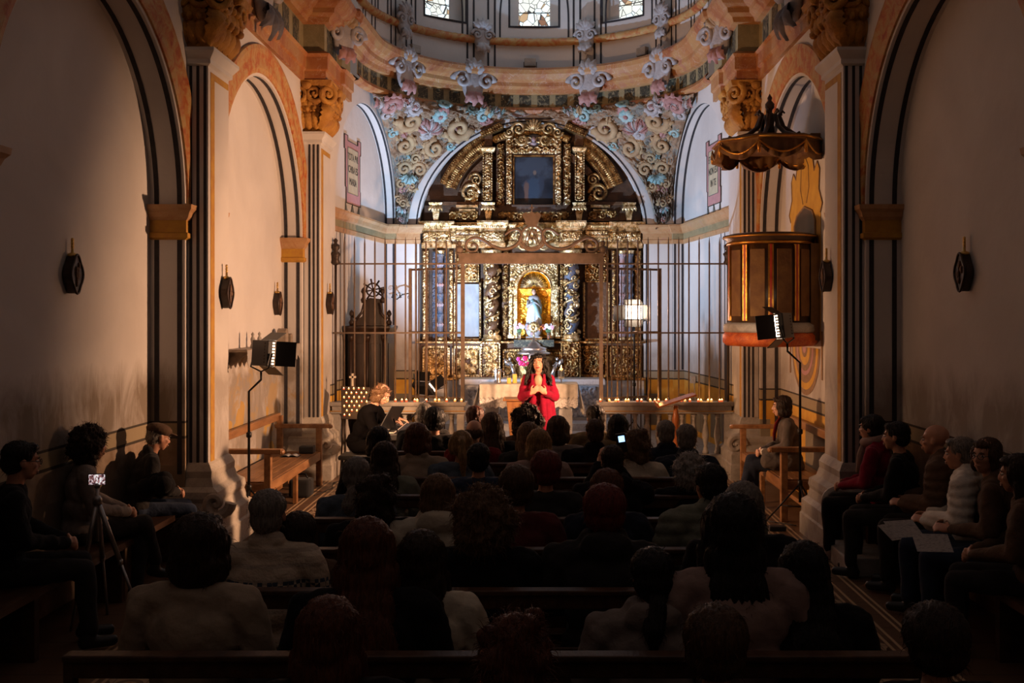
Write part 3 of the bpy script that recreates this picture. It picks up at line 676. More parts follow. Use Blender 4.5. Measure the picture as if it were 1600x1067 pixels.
for c in (PI*.5-.36, PI*.5+.36, PI*.5-.98, PI*.5+.98, PI*.5-1.35, PI*.5+1.35):
    for dq in (-.095, -.070, -.050, .050, .070, .095):
        if abs(dq) == .070: continue
        a0 = c+dq; b.add([drum(a0-.0065, 6.35, .006), drum(a0+.0065, 6.35, .006), drum(a0+.0065, zt, .006), drum(a0-.0065, zt, .006)], [(0, 1, 2, 3)], 1)
    for dq in (-.13, .13):
        pts = []
        for k in range(20):
            z = 6.9+k*.1; a0 = c+dq*(1+.9*max(0, (z-7.3))**2*.6); pts += [drum(a0-.006, z, .007), drum(a0+.006, z, .007)]
        b.add(pts, [(2*i, 2*i+1, 2*i+3, 2*i+2) for i in range(19)], 1)
b.grid(lambda u, v: Vector((-(rx-v*2.4)*math.cos(PI*u), 14.9+(ry-v*2.3)*math.sin(PI*u), zt+1.2*math.sin(v*PI/2))), 40, 8, 0)
drm = b.build('wall_drum', ['plaster_plain', 'line_black']); tag(drm, kind='structure')
b = MB()
b.tube([drum(PI*i/120, 6.93, .03) for i in range(121)], [.062+.008*(i % 2) for i in range(121)], 10)
tag(b.build('trim_9', 'marble_archivolt'), kind='structure')
# stained glass, backlit by the day
def glass_mat():
    t = NT('stained_glass', .3); v = t.N.new('ShaderNodeTexVoronoi'); v.feature = 'DISTANCE_TO_EDGE'; v.inputs['Scale'].default_value = 9; t.L.new(t.geo.outputs['Position'], v.inputs[0])
    v2 = t.N.new('ShaderNodeTexVoronoi'); v2.inputs['Scale'].default_value = 9; t.L.new(t.geo.outputs['Position'], v2.inputs[0])
    sp = t.N.new('ShaderNodeSeparateColor'); t.L.new(v2.outputs['Color'], sp.inputs[0])
    c = t.ramp(sp.outputs[0], [(.0, (.22, .10, .05)), (.12, (.5, .33, .18)), (.25, (.75, .78, .72)), (.6, (.80, .95, 1.0)), (.85, (.95, .97, .9)), (1., (.62, .50, .36))], 'CONSTANT')
    c = t.mix(t.math('LESS_THAN', v.outputs[0], .035), c, (.03, .03, .03))
    t.L.new(c, t.b.inputs['Emission Color']); t.b.inputs['Emission Strength'].default_value = 1.25; t.b.inputs['Base Color'].default_value = (.1, .1, .1, 1); return t.m
glass_mat()
for i, (c, h) in enumerate(sorted(wins, key=lambda q: -abs(q[0]-PI/2))):
    g = MB(); off = {0: -.04, 1: .04, 2: 0}[i]
    ca = c+(0 if c == PI/2 else (.03 if c > PI/2 else -.03)); hh = h*.62
    g.quad(drum(ca-hh, wz0, -.16), drum(ca+hh, wz0, -.16), drum(ca+hh, wz1, -.16), drum(ca-hh, wz1, -.16), 0)
    for a0, a1 in ((c-h, ca-hh), (ca+hh, c+h)): g.quad(drum(a0, wz0, -.15), drum(a1, wz0, -.15), drum(a1, wz1, -.15), drum(a0, wz1, -.15), 1)
    for z in (wz0+.27, wz0+.55, wz0+.84): g.beam(drum(ca-hh, z, -.14), drum(ca+hh, z, -.14), .012, .012, 2)
    tag(g.build('window_%d' % (i+1), ['stained_glass', 'plaster_plain', 'iron_dark']), kind='structure')
# stucco cartouches on the drum and corbels hanging over the cornice
def cartouche(c, n, h, label, cat, cols, group, drop=1.):
    ws = .62 if cat == 'cartouche' else 1.
    n = Vector(n).normalized(); u = Vector((0, 0, 1)).cross(n).normalized(); v = Vector((0, 0, 1)); c = Vector(c)
    r = thing('stucco_cartouche' if cat == 'cartouche' else 'stucco_corbel', label, cat, c, group=group)
    k = MB(); k.ell(c+n*.03, (h*.24, h*.10, h*.42), 16, 0, Matrix((u, n, v)).transposed()); k.build('body', cols[0], r)
    for sgn in (-1, 1):
        k = MB(); volute(k, c+u*sgn*h*.26*ws+v*h*.02+n*.06, u*sgn, v, n, h*.19*ws**.5, 1.5, 1, .3); k.build('volute', cols[0], r)
        k = MB(); volute(k, c+u*sgn*h*.13*ws+v*h*.30+n*.06, u*sgn, v, n, h*.15, 1.4, -1, .3); k.build('volute', cols[0], r)
    for i in range(5):
        k = MB(); a = PI*(.2+.6*i/4); dd = u*math.cos(a)+v*math.sin(a); leaf(k, c+v*h*.15+n*.06, dd, nn_(n, dd), n, h*.34, h*.16, .3, 0, 3); k.build('leaf', cols[1], r)
    for i in range(3):
        k = MB(); a = -PI*(.3+.2*i); dd = u*math.cos(a)+v*math.sin(a); leaf(k, c-v*h*.18+n*.07, dd, nn_(n, dd), n, h*.32*drop, h*.18, .3, 0, 3); k.build('leaf', cols[2], r)
    k = MB(); flower(k, c-v*h*.30+n*.07, u, v, n, h*.12, 6); k.build('flower', cols[2], r)
    return r
def nn_(n, d): return Vector(n).cross(Vector(d)).normalized()
for c, sd in ((PI*.5-.36, 'left'), (PI*.5+.36, 'right')):
    p = drum(c, 6.98, .04); cartouche(p, Vector((0, 14.9, 0))-Vector((p.x, p.y, 0)), .64, 'pale stucco cartouche on the upper marble band, %s of the middle window' % sd, 'cartouche', ['stucco_grey']*3, 'cartouches of the drum')
for c, sd in ((PI*.5-.98, 'far left'), (PI*.5+.98, 'far right')):
    p = drum(c, 6.98, .04); cartouche(p, Vector((0, 14.9, 0))-Vector((p.x, p.y, 0)), .64, 'pale stucco cartouche on the upper marble band at its %s' % sd, 'cartouche', ['stucco_grey']*3, 'cartouches of the drum')
def ringp(px, z, o=.30):                              # a point on the cornice face seen at photo x
    best = min(((abs(CX+(px-850)*(14.9+(2.52-o)*math.sin(t))/F+(2.66-o)*math.cos(t)), t) for t in [PI*k/800 for k in range(140, 661)]))
    t = best[1]; return Vector((-(2.66-o)*math.cos(t), 14.9+(2.52-o)*math.sin(t), z)), t
for px, sd, hh in ((738, 'left of centre', .84), (922, 'right of centre', .84), (600, 'over the left spandrel', .84), (1067, 'over the right spandrel', .84)):
    p, t = ringp(px, 6.14, .20); cartouche(p, Vector((0, 14.7, 0))-Vector((p.x, p.y, 0)), hh, 'pink and white stucco corbel hanging on the marble cornice, %s' % sd, 'corbel', ['stucco_grey', 'stucco_grey', 'stucco_pink'], 'corbels on the cornice')
for s, sd in ((-1, 'left'), (1, 'right')):
    cartouche((s*2.62, 13.75, 6.02), (-s*.8, -.6, 0), .78, 'brown stucco corbel on the cornice break above the %s chancel pier' % sd, 'corbel', ['stucco_grey', 'stucco_ochre', 'stucco_pink'], 'corbels on the cornice')
    cartouche((s*2.94, 10.9, 5.78), (-s, -.1, 0), .95, 'slate and ochre painted corbel on the frieze over the %s side arch' % sd, 'corbel', ['stucco_grey', 'stucco_ochre', 'stucco_slate'], 'corbels on the cornice', 1.4)
# small floodlights standing on the cornice
for px, sd in ((648, 'left'), (828, 'middle'), (1004, 'right')):
    p, t = ringp(px, 6.46, .12); k = MB(); u = Vector((0, 14.9, 0))-Vector((p.x, p.y, 0)); u.normalize(); v = Vector((-u.y, u.x, 0))
    r = thing('floodlight', 'small grey floodlight lying on the marble cornice, %s one of three' % sd, 'floodlight', p, group='floodlights on the cornice')
    k.obox(p+Vector((0, 0, .10)), Matrix((v, u, Vector((0, 0, 1)))).transposed(), .10, .05, .07); bevel(k.build('housing', 'stone_grey', r), .01)
    k = MB(); k.beam(p+v*.11+Vector((0, 0, .0)), p+v*.11+Vector((0, 0, .11)), .012, .03); k.beam(p-v*.11+Vector((0, 0, .0)), p-v*.11+Vector((0, 0, .11)), .012, .03); k.beam(p-v*.11, p+v*.11, .03, .012); k.build('bracket', 'iron_dark', r)
# painted inscriptions on the side walls of the apse
def text_obj(txt, size, M4, mname, parent, ext=.002):
    cu = bpy.data.curves.new('letters', 'FONT'); cu.body = txt; cu.size = size; cu.align_x = 'CENTER'; cu.align_y = 'CENTER'; cu.extrude = ext; cu.materials.append(MT[mname])
    o = bpy.data.objects.new('lettering', cu); COL.objects.link(o)
    dg = bpy.context.evaluated_depsgraph_get(); me = bpy.data.meshes.new_from_object(o.evaluated_get(dg)); bpy.data.objects.remove(o)
    me.transform(M4); me.update()
    o = bpy.data.objects.new('lettering', me); COL.objects.link(o)
    if not me.materials: me.materials.append(MT[mname])
    if parent: o.parent = parent; me.transform(Matrix.Translation(-ROOTLOC[parent]))
    return o
for s, lines, txt in ((-1, ['TOTA PVL', 'CHRA ES', 'MARIA'], 'left'), (1, ['ET MACVLA', 'NON EST', 'IN TE'], 'right')):
    P, rec, tc, r, Zs, Ln, d, n = SP[s]
    t0 = 1.62; c = P(t0, 4.42, -rec+.004); u = d if s < 0 else -d
    u = d*(1 if s < 0 else -1); v = Vector((0, 0, 1))
    f = lambda a, b_, q: c+u*a+v*b_+n*q
    r_ = thing('painted_inscription', 'pink framed painted inscription with swags on the %s wall of the apse' % txt, 'inscription', c, group='painted inscriptions')
    k = MB(); k.prism([(-.33, -.52), (-.33, -.28), (-.37, -.28), (-.37, .30), (-.42, .30), (-.42, .52), (-.26, .52), (-.26, .44), (.26, .44), (.26, .52), (.42, .52), (.42, .30), (.37, .30), (.37, -.28), (.40, -.28), (.40, -.52)], f, .0, .008)
    k.build('frame', 'cartouche_pink', r_)
    k = MB(); pl = [(-.33, -.52), (-.33, -.28), (-.37, -.28), (-.37, .30), (-.42, .30), (-.42, .52), (-.26, .52), (-.26, .44), (.26, .44), (.26, .52), (.42, .52), (.42, .30), (.37, .30), (.37, -.28), (.40, -.28), (.40, -.52), (-.33, -.52)]
    k.tube([f(a, b_, .01) for a, b_ in pl], .008, 5); k.build('outline', 'paint_letters', r_)
    k = MB(); k.prism([(-.26, -.36), (-.26, .34), (.26, .34), (.26, -.36)], f, .008, .012); k.build('field', 'cartouche_field', r_)
    k = MB(); pl = [(-.26, -.36), (-.26, .34), (.26, .34), (.26, -.36), (-.26, -.36)]; k.tube([f(a, b_, .013) for a, b_ in pl], .006, 5); k.build('field_outline', 'paint_grey', r_)
    M3 = Matrix((u, v, n)).transposed().to_4x4()
    if M3.determinant() < 0: M3 = Matrix((-u, v, n)).transposed().to_4x4()
    for i, tx in enumerate(lines):
        text_obj(tx, .155, Matrix.Translation(f(0, .20-.19*i, .014)) @ M3 @ Matrix.Scale(.80 if len(tx) < 9 else .66, 4, (1, 0, 0)), 'paint_letters', r_)
    for i in (-1, 1):
        k = MB(); k.tube([f(i*.17+.15*math.cos(a), -.56-.15*math.sin(a)*1.1, .006) for a in [PI*q/10 for q in range(11)]], [.012+.035*math.sin(PI*q/10) for q in range(11)], 8, flat=.3); k.build('swag', 'paint_grey', r_)
    for a in (-.34, 0, .34):
        k = MB(); k.tube([f(a, -.50, .006), f(a, -.64, .006), f(a, -.76, .006)], [.012, .03, .008], 6, flat=.4); k.build('tassel', 'paint_grey', r_)
# ================================================================== THE RETABLE
RD = 17.62
def RX(px, D=RD): return (px-850)*D/F+CX
def RZ(py, D=RD): return CZ-(py-490)*D/F
RT = thing('altar_retable', 'carved and gilded baroque retable filling the great arch behind the altar', 'retable', (BX, 17.6, .16))
def part(name, k, mats, label=None, parent=None):
    return k.build(name, mats, parent or RT, label)
xl, xr = BX-BR+.012, BX+BR-.012
# backing boards: rectangular body and lunette
k = MB(); k.box(xl, xr, 17.62, 17.80, .16, BZ)
pts = [(BX-(BR-.012)*math.cos(a), BZ+(BV-.012)*math.sin(a)) for a in [PI*i/48 for i in range(49)]]
nx0, nx1, nz0, nz1 = RX(805), RX(868), RZ(528), RZ(414)
k.prism(pts, lambda u, v, d: (u, d, v), 17.62, 17.80)
part('backing', k, 'retable_dark')
def rel(name, px0, px1, py0, py1, dy, depth, seed, m='gold_leaf', base='retable_brown', cell=.13, frame=0, label=None, sym=None, back=.04):
    x0, x1, z1, z0 = RX(px0), RX(px1), RZ(py0), RZ(py1); y = RD-dy
    k = MB(); k.box(x0, x1, y+.001, RD+.0, z0, z1, 1)
    relief(k, x0+frame, x1-frame, z0+frame, z1-frame, y, depth, seed, 0, cell, .012, sym, None, 1)
    if frame:
        for a in ((x0, x1, z0, z0+frame), (x0, x1, z1-frame, z1), (x0, x0+frame, z0, z1), (x1-frame, x1, z0, z1)):
            k.box(a[0], a[1], y-.035, y, a[2], a[3], 0)
        n = int((x1-x0)/.045)
        for i in range(n): k.ell((x0+(i+.5)*(x1-x0)/n, y-.04, z1-frame/2), .014, 6); k.ell((x0+(i+.5)*(x1-x0)/n, y-.04, z0+frame/2), .014, 6)
        n = int((z1-z0)/.045)
        for i in range(n): k.ell((x0+frame/2, y-.04, z0+(i+.5)*(z1-z0)/n), .014, 6); k.ell((x1-frame/2, y-.04, z0+(i+.5)*(z1-z0)/n), .014, 6)
    return part(name, k, [m, base], label)
# predella
k = MB(); k.box(xl, xr, 17.50, 17.62, RZ(592), RZ(536)); part('predella_body', k, 'retable_brown')
rel('predella_panel', 662, 704, 540, 588, .14, .05, 1, 'gold_leaf', 'retable_brown', .12, .035)
rel('predella_panel', 708, 754, 540, 588, .16, .06, 2, 'gold_leaf', 'retable_brown', .15, .04)
rel('predella_panel', 905, 948, 540, 588, .16, .06, 3, 'gold_dark', 'retable_brown', .15, .04)
rel('predella_panel', 952, 1001, 540, 588, .14, .05, 4, 'gold_dark', 'retable_brown', .12, .035)
for px in (768, 891): rel('column_pedestal', px-15, px+15, 534, 589, .34, .05, px, 'gold_leaf' if px < 800 else 'gold_dark', 'retable_brown', .12, .02)
rel('predella_panel', 786, 818, 545, 588, .22, .05, 7, 'gold_dark', 'retable_brown', .13, .03)
rel('predella_panel', 848, 876, 545, 588, .22, .05, 8, 'gold_dark', 'retable_brown', .13, .03)
for y0, y1, o in ((532, 536, .30), (588, 593, .26)):
    k = MB(); k.wrap(xl, xr, RD-o, RD, [(0, RZ(y1)), (.03, RZ(y1)+.01), (.03, RZ(y0)-.01), (0, RZ(y0))]); part('moulding', k, 'gold_dark')
k = MB(); k.box(xl-.0, xr, 17.30, 17.62, .16, RZ(593)); part('plinth', k, 'marble_white')
# side strips of the main body: gilded pilasters and coloured carved columns
for a, b_, m, base, sd in ((661, 671, 'gold_leaf', 'retable_brown', 21), (676, 682, 'retable_blue', 'retable_blue', 22), (695, 699, 'retable_blue', 'retable_blue', 24), (702, 709, 'gold_leaf', 'retable_brown', 25),
                       (955, 962, 'gold_dark', 'retable_brown', 26), (990, 1001, 'gold_dark', 'retable_brown', 27)):
    rel('carved_strip', a, b_, 392, 532, .05 if 'blue' in m else .10, .035, sd, m, base, .055)
def fluted(px0, px1, m1, name='carved_column', z0=531, z1=392, out=.16):
    cx = RX((px0+px1)/2, RD-.1); r = (RX(px1)-RX(px0))/2; za, zb = RZ(z0), RZ(z1); k = MB()
    n = 9; prof = []
    for i in range(n*4+1):
        t = i/(n*4); prof.append((r*(.80+.16*abs(math.sin(t*n*PI))), za+(zb-za)*t))
    k.lathe((cx, RD-out, 0), prof, 20)
    for i in range(n):
        z = za+(zb-za)*(i+.5)/n
        for a in (-2.3, -1.57, -.85): d = Vector((math.cos(a), math.sin(a), 0)); leaf(k, Vector((cx, RD-out, z-.03))+d*r*.85, Vector((0, 0, 1)), Vector((-d.y, d.x, 0)), d, .075, .05, .3, i % 2, 2)
    k.lathe((cx, RD-out, 0), [(r*1.15, za-.0), (r*1.2, za+.02), (r, za+.06)], 16, 2); k.lathe((cx, RD-out, 0), [(r, zb-.10), (r*1.3, zb-.02), (r*1.4, zb)], 16, 2)
    return part(name, k, [m1[0], m1[1], 'gold_leaf'])
fluted(683, 694, ('retable_blue', 'retable_pink')); fluted(967, 977, ('retable_pink', 'retable_pink')); fluted(979, 989, ('retable_blue', 'retable_blue'))
# framed side niches with the hung white papers
rel('niche_head', 712, 749, 392, 441, .06, .07, 31, 'gold_leaf', 'retable_brown', .12, .02); rel('niche_head', 914, 950, 392, 441, .06, .07, 32, 'gold_dark', 'retable_brown', .12, .02)
rel('niche_sill', 711, 750, 528, 533, .16, .02, 33, 'gold_dark'); rel('niche_sill', 913, 951, 528, 533, .16, .02, 34, 'gold_dark')
for a, b_ in ((709, 713), (749, 753), (910, 914), (949, 953)): rel('niche_jamb', a, b_, 441, 530, .12, .03, a, 'gold_leaf' if a < 800 else 'gold_dark', 'retable_brown', .05)
k = MB(); k.box(RX(914), RX(950), RD-.03, RD, RZ(530), RZ(441)); part('niche_board', k, 'retable_brown')
rs = random.Random(3); k = MB()
k.grid(lambda a, b_: Vector((RX(714.5)+(RX(748.5)-RX(714.5))*a, RD-.05-.018*noise.noise(Vector((a*5, b_*7, 0)))-.010*noise.noise(Vector((a*14, b_*3, 4))), RZ(526)+(RZ(444)-RZ(526))*b_)), 24, 40)
pp = k.build('hanging_paper', 'paper'); tag(pp, 'creased white sheet hung over the left side niche of the retable', 'paper')
# solomonic columns wound with vine
def solomonic(px, m, m2, name='twisted_column', y0=531, y1=392, rpx=11, out=.27, turns=5):
    cx = RX(px, RD-out); za, zb = RZ(y0), RZ(y1); r = rpx*RD/F; k = MB(); N = 90; n = 18; vs = []
    for i in range(N+1):
        t = i/N; a = turns*2*PI*t; ox, oy = .22*r*math.cos(a), .22*r*math.sin(a); rr = r*(.80)
        for j in range(n): th = 2*PI*j/n; vs.append((cx+ox+rr*math.cos(th), RD-out+oy+rr*math.sin(th), za+(zb-za)*t))
    k.add(vs, [(i*n+j, i*n+(j+1) % n, (i+1)*n+(j+1) % n, (i+1)*n+j) for i in range(N) for j in range(n)], 1, True)
    k.tube([(cx+r*.98*math.cos(turns*2*PI*t+PI), RD-out+r*.98*math.sin(turns*2*PI*t+PI), za+(zb-za)*t) for t in [q/100 for q in range(101)]], r*.17, 6)
    rq = random.Random(px)
    for i in range(40):
        t = (i+.5)/40; a = -2.9+rq.random()*2.7; d = Vector((math.cos(a), math.sin(a), 0)); c = Vector((cx, RD-out, za+(zb-za)*t))+d*r*.85
        tt = Vector((-d.y, d.x, 0)); b_ = rq.uniform(0, 6.28); u = tt*math.cos(b_)+Vector((0, 0, 1))*math.sin(b_)
        if i % 3 == 0: volute(k, c, tt, Vector((0, 0, 1)), d, r*.52, 1.4, rq.choice((-1, 1)), .28)
        elif i % 3 == 1: leaf(k, c, u, d.cross(u), d, r*.9, r*.6, .4, 0, 4)
        else:
            for q in range(5): k.ell(c+tt*rq.uniform(-.4, .4)*r+Vector((0, 0, rq.uniform(-.4, .4)*r)), r*.16, 6)
    k.lathe((cx, RD-out, 0), [(r*1.35, za-.01), (r*1.35, za+.03), (r*1.1, za+.05), (r*1.2, za+.08), (r*.9, za+.11)], 20)
    # capital
    k.lathe((cx, RD-out, 0), [(r*.9, zb-.20), (r*1.0, zb-.12), (r*1.45, zb-.03), (r*1.5, zb)], 20)
    for i in range(9):
        a = -PI+PI*i/8; d = Vector((math.cos(a), math.sin(a), 0)); leaf(k, Vector((cx, RD-out, zb-.20))+d*r*.9, Vector((0, 0, 1)), Vector((-d.y, d.x, 0)), d, .19, .09, .3, 0, 4)
    return part(name, k, [m, m2])
solomonic(768, 'gold_leaf', 'retable_brown'); solomonic(893, 'gold_leaf', 'retable_blue')
rel('carved_strip', 785, 795, 392, 532, .12, .05, 41, 'gold_dark', 'retable_brown', .07); rel('carved_strip', 874, 881, 392, 532, .12, .05, 42, 'gold_dark', 'retable_brown', .07)
k = MB(); k.box(RX(883), RX(887), RD-.05, RD, RZ(532), RZ(392)); part('blue_strip', k, 'retable_blue')
# central niche: arched, deep, with shell head
NCX = RX(834.5); NR = RX(865)-RX(834.5); nzs = RZ(450); nzb = RZ(528); ny = RD-.16
k = MB(); A = [PI*i/24 for i in range(25)]; Ri, Ro = NR*.86, NR*1.0
arc = [(NCX-Ri*math.cos(a), nzs+Ri*math.sin(a)) for a in A]
xa0, xa1, ztp = RX(797), RX(872), RZ(406)
for (x0, z0), (x1, z1) in zip(arch_ := arc, arc[1:]):
    k.quad((x0, ny, z0), (x1, ny, z1), (x1, ny, ztp), (x0, ny, ztp), 0); k.quad((x0, ny, z0), (x1, ny, z1), (x1, RD-.005, z1), (x0, RD-.005, z0), 1)
for x0, x1 in ((xa0, NCX-Ri), (NCX+Ri, xa1)): k.quad((x0, ny, nzb), (x1, ny, nzb), (x1, ny, ztp), (x0, ny, ztp), 0)
for x in (NCX-Ri, NCX+Ri): k.quad((x, ny, nzb), (x, RD-.005, nzb), (x, RD-.005, nzs), (x, ny, nzs), 1)
for x in (xa0, xa1): k.quad((x, ny, nzb), (x, RD, nzb), (x, RD, ztp), (x, ny, ztp), 0)
k.quad((NCX-Ri, RD-.006, nzb), (NCX+Ri, RD-.006, nzb), (NCX+Ri, RD-.006, nzs+Ri), (NCX-Ri, RD-.006, nzs+Ri), 1)
NSH = part('niche_shell', k, ['gold_leaf', 'gold_warm'])
k = MB(); relief(k, NCX-Ri+.01, NCX+Ri-.01, nzb+.02, RZ(462), RD-.012, .03, 55, 0, .13, .012, NCX, None, 1); part('niche_carving', k, ['gold_warm', 'gold_warm'], parent=NSH)
k = MB(); k.box(NCX-Ri, NCX+Ri, RD-.06, RD-.01, RZ(459), RZ(452)); k.box(NCX-Ri, NCX+Ri, RD-.09, RD-.01, RZ(453.5), RZ(451.5))
for x in (NCX-Ri+.03, NCX+Ri-.03): k.box(x-.02, x+.02, RD-.05, RD-.01, nzb, RZ(458))
part('niche_cornice', k, 'gold_warm', parent=NSH)
k = MB()
for i in range(17):
    a = PI*i/16; d = Vector((math.cos(a), 0, math.sin(a))); k.tube([Vector((NCX, RD-.10, nzs+.02))+d*.03, Vector((NCX, RD-.12, nzs+.02))+d*Ri*.45, Vector((NCX, RD-.05, nzs+.02))+d*Ri*.78], [.006, .014, .024], 6)
part('niche_scallop', k, 'gold_leaf', parent=NSH)
k = MB(); n = 22
for i in range(n+1):
    a = PI*i/n; d = Vector((-math.cos(a), 0, math.sin(a))); c = Vector((NCX, ny-.01, nzs))+d*(Ri+.045); leaf(k, c, d, Vector((0, -1, 0)).cross(d), Vector((0, -1, 0)), .06, .05, .2, 0, 3)
k.tube([(NCX-Ri*math.cos(a), ny-.01, nzs+Ri*math.sin(a)) for a in A], .014, 6); k.tube([(NCX-(Ri+.11)*math.cos(a), ny-.01, nzs+(Ri+.11)*math.sin(a)) for a in A], .016, 6)
part('niche_archivolt', k, 'gold_leaf', parent=NSH)
for sgn in (-1, 1):
    xj = NCX+sgn*(NR+.055); k = MB(); relief(k, xj-.04, xj+.04, nzb, nzs-.02, ny-.012, .025, 60+sgn, 0, .05, .01, None, None, 0); k.box(xj-.055, xj+.055, ny-.03, ny, nzs-.03, nzs+.02); k.box(xj-.055, xj+.055, ny-.03, ny, nzb, nzb+.05); part('niche_pilaster', k, ['gold_leaf'], parent=NSH)
    xs0, xs1 = sorted((NCX+sgn*(NR+.0), NCX+sgn*(NR*1.2+.05)))
k = MB(); relief(k, xa0, xa1, nzs+.05, ztp, ny-.012, .03, 63, 0, .06, .012, NCX, lambda x, z: (x-NCX)**2+(z-nzs)**2 > (Ri+.10)**2); part('niche_spandrels', k, ['gold_leaf'], parent=NSH)
# main entablature with breaks
def entab(px0, px1, y0, y1, out, m='gold_leaf', seed=0):
    x0, x1 = RX(px0, RD-out), RX(px1, RD-out); zt_, zb_ = RZ(y0, RD-out), RZ(y1, RD-out); h = zt_-zb_
    k = MB(); k.wrap(x0, x1, RD-out, RD, [(0, zb_), (.015, zb_+.01), (.015, zb_+h*.20), (0, zb_+h*.24), (0, zb_+h*.62), (.03, zb_+h*.66), (.03, zb_+h*.74), (.055, zb_+h*.8), (.07, zb_+h*.93), (.07, zt_), (0, zt_)], 0)
    relief(k, x0, x1, zb_+h*.26, zb_+h*.61, RD-out-.004, .03, seed, 0, .07, .011, None, None, 1)
    n = max(2, int((x1-x0)/.035))
    for i in range(n): k.box(x0+(i+.2)*(x1-x0)/n, x0+(i+.75)*(x1-x0)/n, RD-out-.062, RD-out, zb_+h*.75, zb_+h*.83); k.ell((x0+(i+.5)*(x1-x0)/n, RD-out-.07, zb_+h*.95), .011, 6)
    return part('entablature', k, [m, 'retable_brown'])
entab(660, 1003, 348, 388, .10, seed=70); entab(661, 704, 346, 388, .16, seed=71); entab(752, 788, 345, 388, .36, seed=72); entab(875, 910, 345, 388, .36, seed=73); entab(958, 1002, 347, 388, .16, 'gold_leaf', seed=74); entab(795, 872, 349, 384, .14, seed=75); entab(712, 748, 352, 372, .18, seed=76); entab(914, 950, 352, 372, .18, seed=77)
k = MB(); c = Vector((RX(834), RD-.30, RZ(366)))
flower(k, c, Vector((1, 0, 0)), Vector((0, 0, 1)), Vector((0, -1, 0)), .22, 10)
for sgn in (-1, 1):
    volute(k, c+Vector((sgn*.24, 0, -.06)), Vector((sgn, 0, 0)), Vector((0, 0, 1)), Vector((0, -1, 0)), .13, 1.5, 1, .28); volute(k, c+Vector((sgn*.16, 0, -.2)), Vector((sgn, 0, 0)), Vector((0, 0, 1)), Vector((0, -1, 0)), .10, 1.5, -1, .28)
part('keystone_ornament', k, 'gold_leaf')
# attic base: dark band with scrolls and gilded corbels
k = MB(); k.box(RX(664), RX(1001), RD-.08, RD, RZ(346), RZ(322)); part('attic_base', k, 'retable_dark')
rel('attic_scrollwork', 702, 748, 330, 346, .10, .04, 81, 'gold_dark', 'retable_dark', .13); rel('attic_scrollwork', 776, 893, 331, 347, .10, .04, 82, 'gold_dark', 'retable_dark', .13, 0, None, RX(834)); rel('attic_scrollwork', 918, 965, 330, 346, .10, .04, 83, 'gold_dark', 'retable_dark', .13)
for px in (681, 763, 905, 983):
    k = MB(); x = RX(px, RD-.2); zt_ = RZ(319); k.wrap(x-.07, x+.07, RD-.22, RD, [(-.03, zt_-.30), (-.01, zt_-.16), (0, zt_-.08), (.04, zt_-.03), (.05, zt_), (0, zt_)])
    for i in range(5): leaf(k, (x+(i-2)*.035, RD-.24, zt_-.03), Vector(((i-2)*.2, 0, -1)).normalized(), Vector((1, 0, 0)), Vector((0, -1, 0)), .13, .05, .3, 0, 3)
    part('corbel', k, 'gold_leaf')
for a, b_ in ((714, 748), (922, 952)): k = MB(); k.box(RX(a), RX(b_), RD-.20, RD, RZ(326), RZ(322)); k.box(RX(a)+.05, RX(b_)-.05, RD-.17, RD, RZ(331), RZ(328)); part('ledge', k, 'gold_leaf')
k = MB(); k.box(RX(800), RX(868), RD-.22, RD, RZ(325), RZ(322)); part('ledge', k, 'silver')
# attic: curved outer band, triangular carved fields, inner pilasters, painting
lc = Vector((BX, 0, RZ(346)))
def bandpart(name, r0, r1, a0, a1, out, mats, beads=True):
    k = MB(); n = 28
    for i in range(n):
        t0, t1 = a0+(a1-a0)*i/n, a0+(a1-a0)*(i+1)/n
        f = lambda r, t, y: (lc.x-r*math.cos(t), y, lc.z+r*math.sin(t))
        k.quad(f(r0, t0, RD-out), f(r1, t0, RD-out), f(r1, t1, RD-out), f(r0, t1, RD-out), 0)
        k.quad(f(r0, t0, RD-out), f(r0, t1, RD-out), f(r0, t1, RD), f(r0, t0, RD), 1); k.quad(f(r1, t0, RD-out), f(r1, t1, RD-out), f(r1, t1, RD), f(r1, t0, RD), 1)
        if beads:
            for rr in (r0+.03, (r0+r1)/2, r1-.03): k.ell(f(rr, (t0+t1)/2, RD-out-.006), .016, 6)
            c = Vector(f((r0+r1)/2, t0, RD-out)); d = Vector((-math.cos(t0), 0, math.sin(t0))); leaf(k, c-d*.05, d, Vector((d.z, 0, -d.x)), Vector((0, -1, 0)), .10, .07, .2, 0, 3)
    for t in (a0, a1): k.quad(f(r0, t, RD-out), f(r1, t, RD-out), f(r1, t, RD), f(r0, t, RD), 1)
    return part(name, k, mats)
for a0, a1 in ((PI*.125, PI*.335), (PI*.665, PI*.875)):
    bandpart('attic_band', 1.44, 1.74, a0, a1, .14, ['gold_dark', 'retable_brown']); bandpart('attic_band', 1.26, 1.38, a0, a1, .09, ['retable_brown', 'retable_brown'], False)
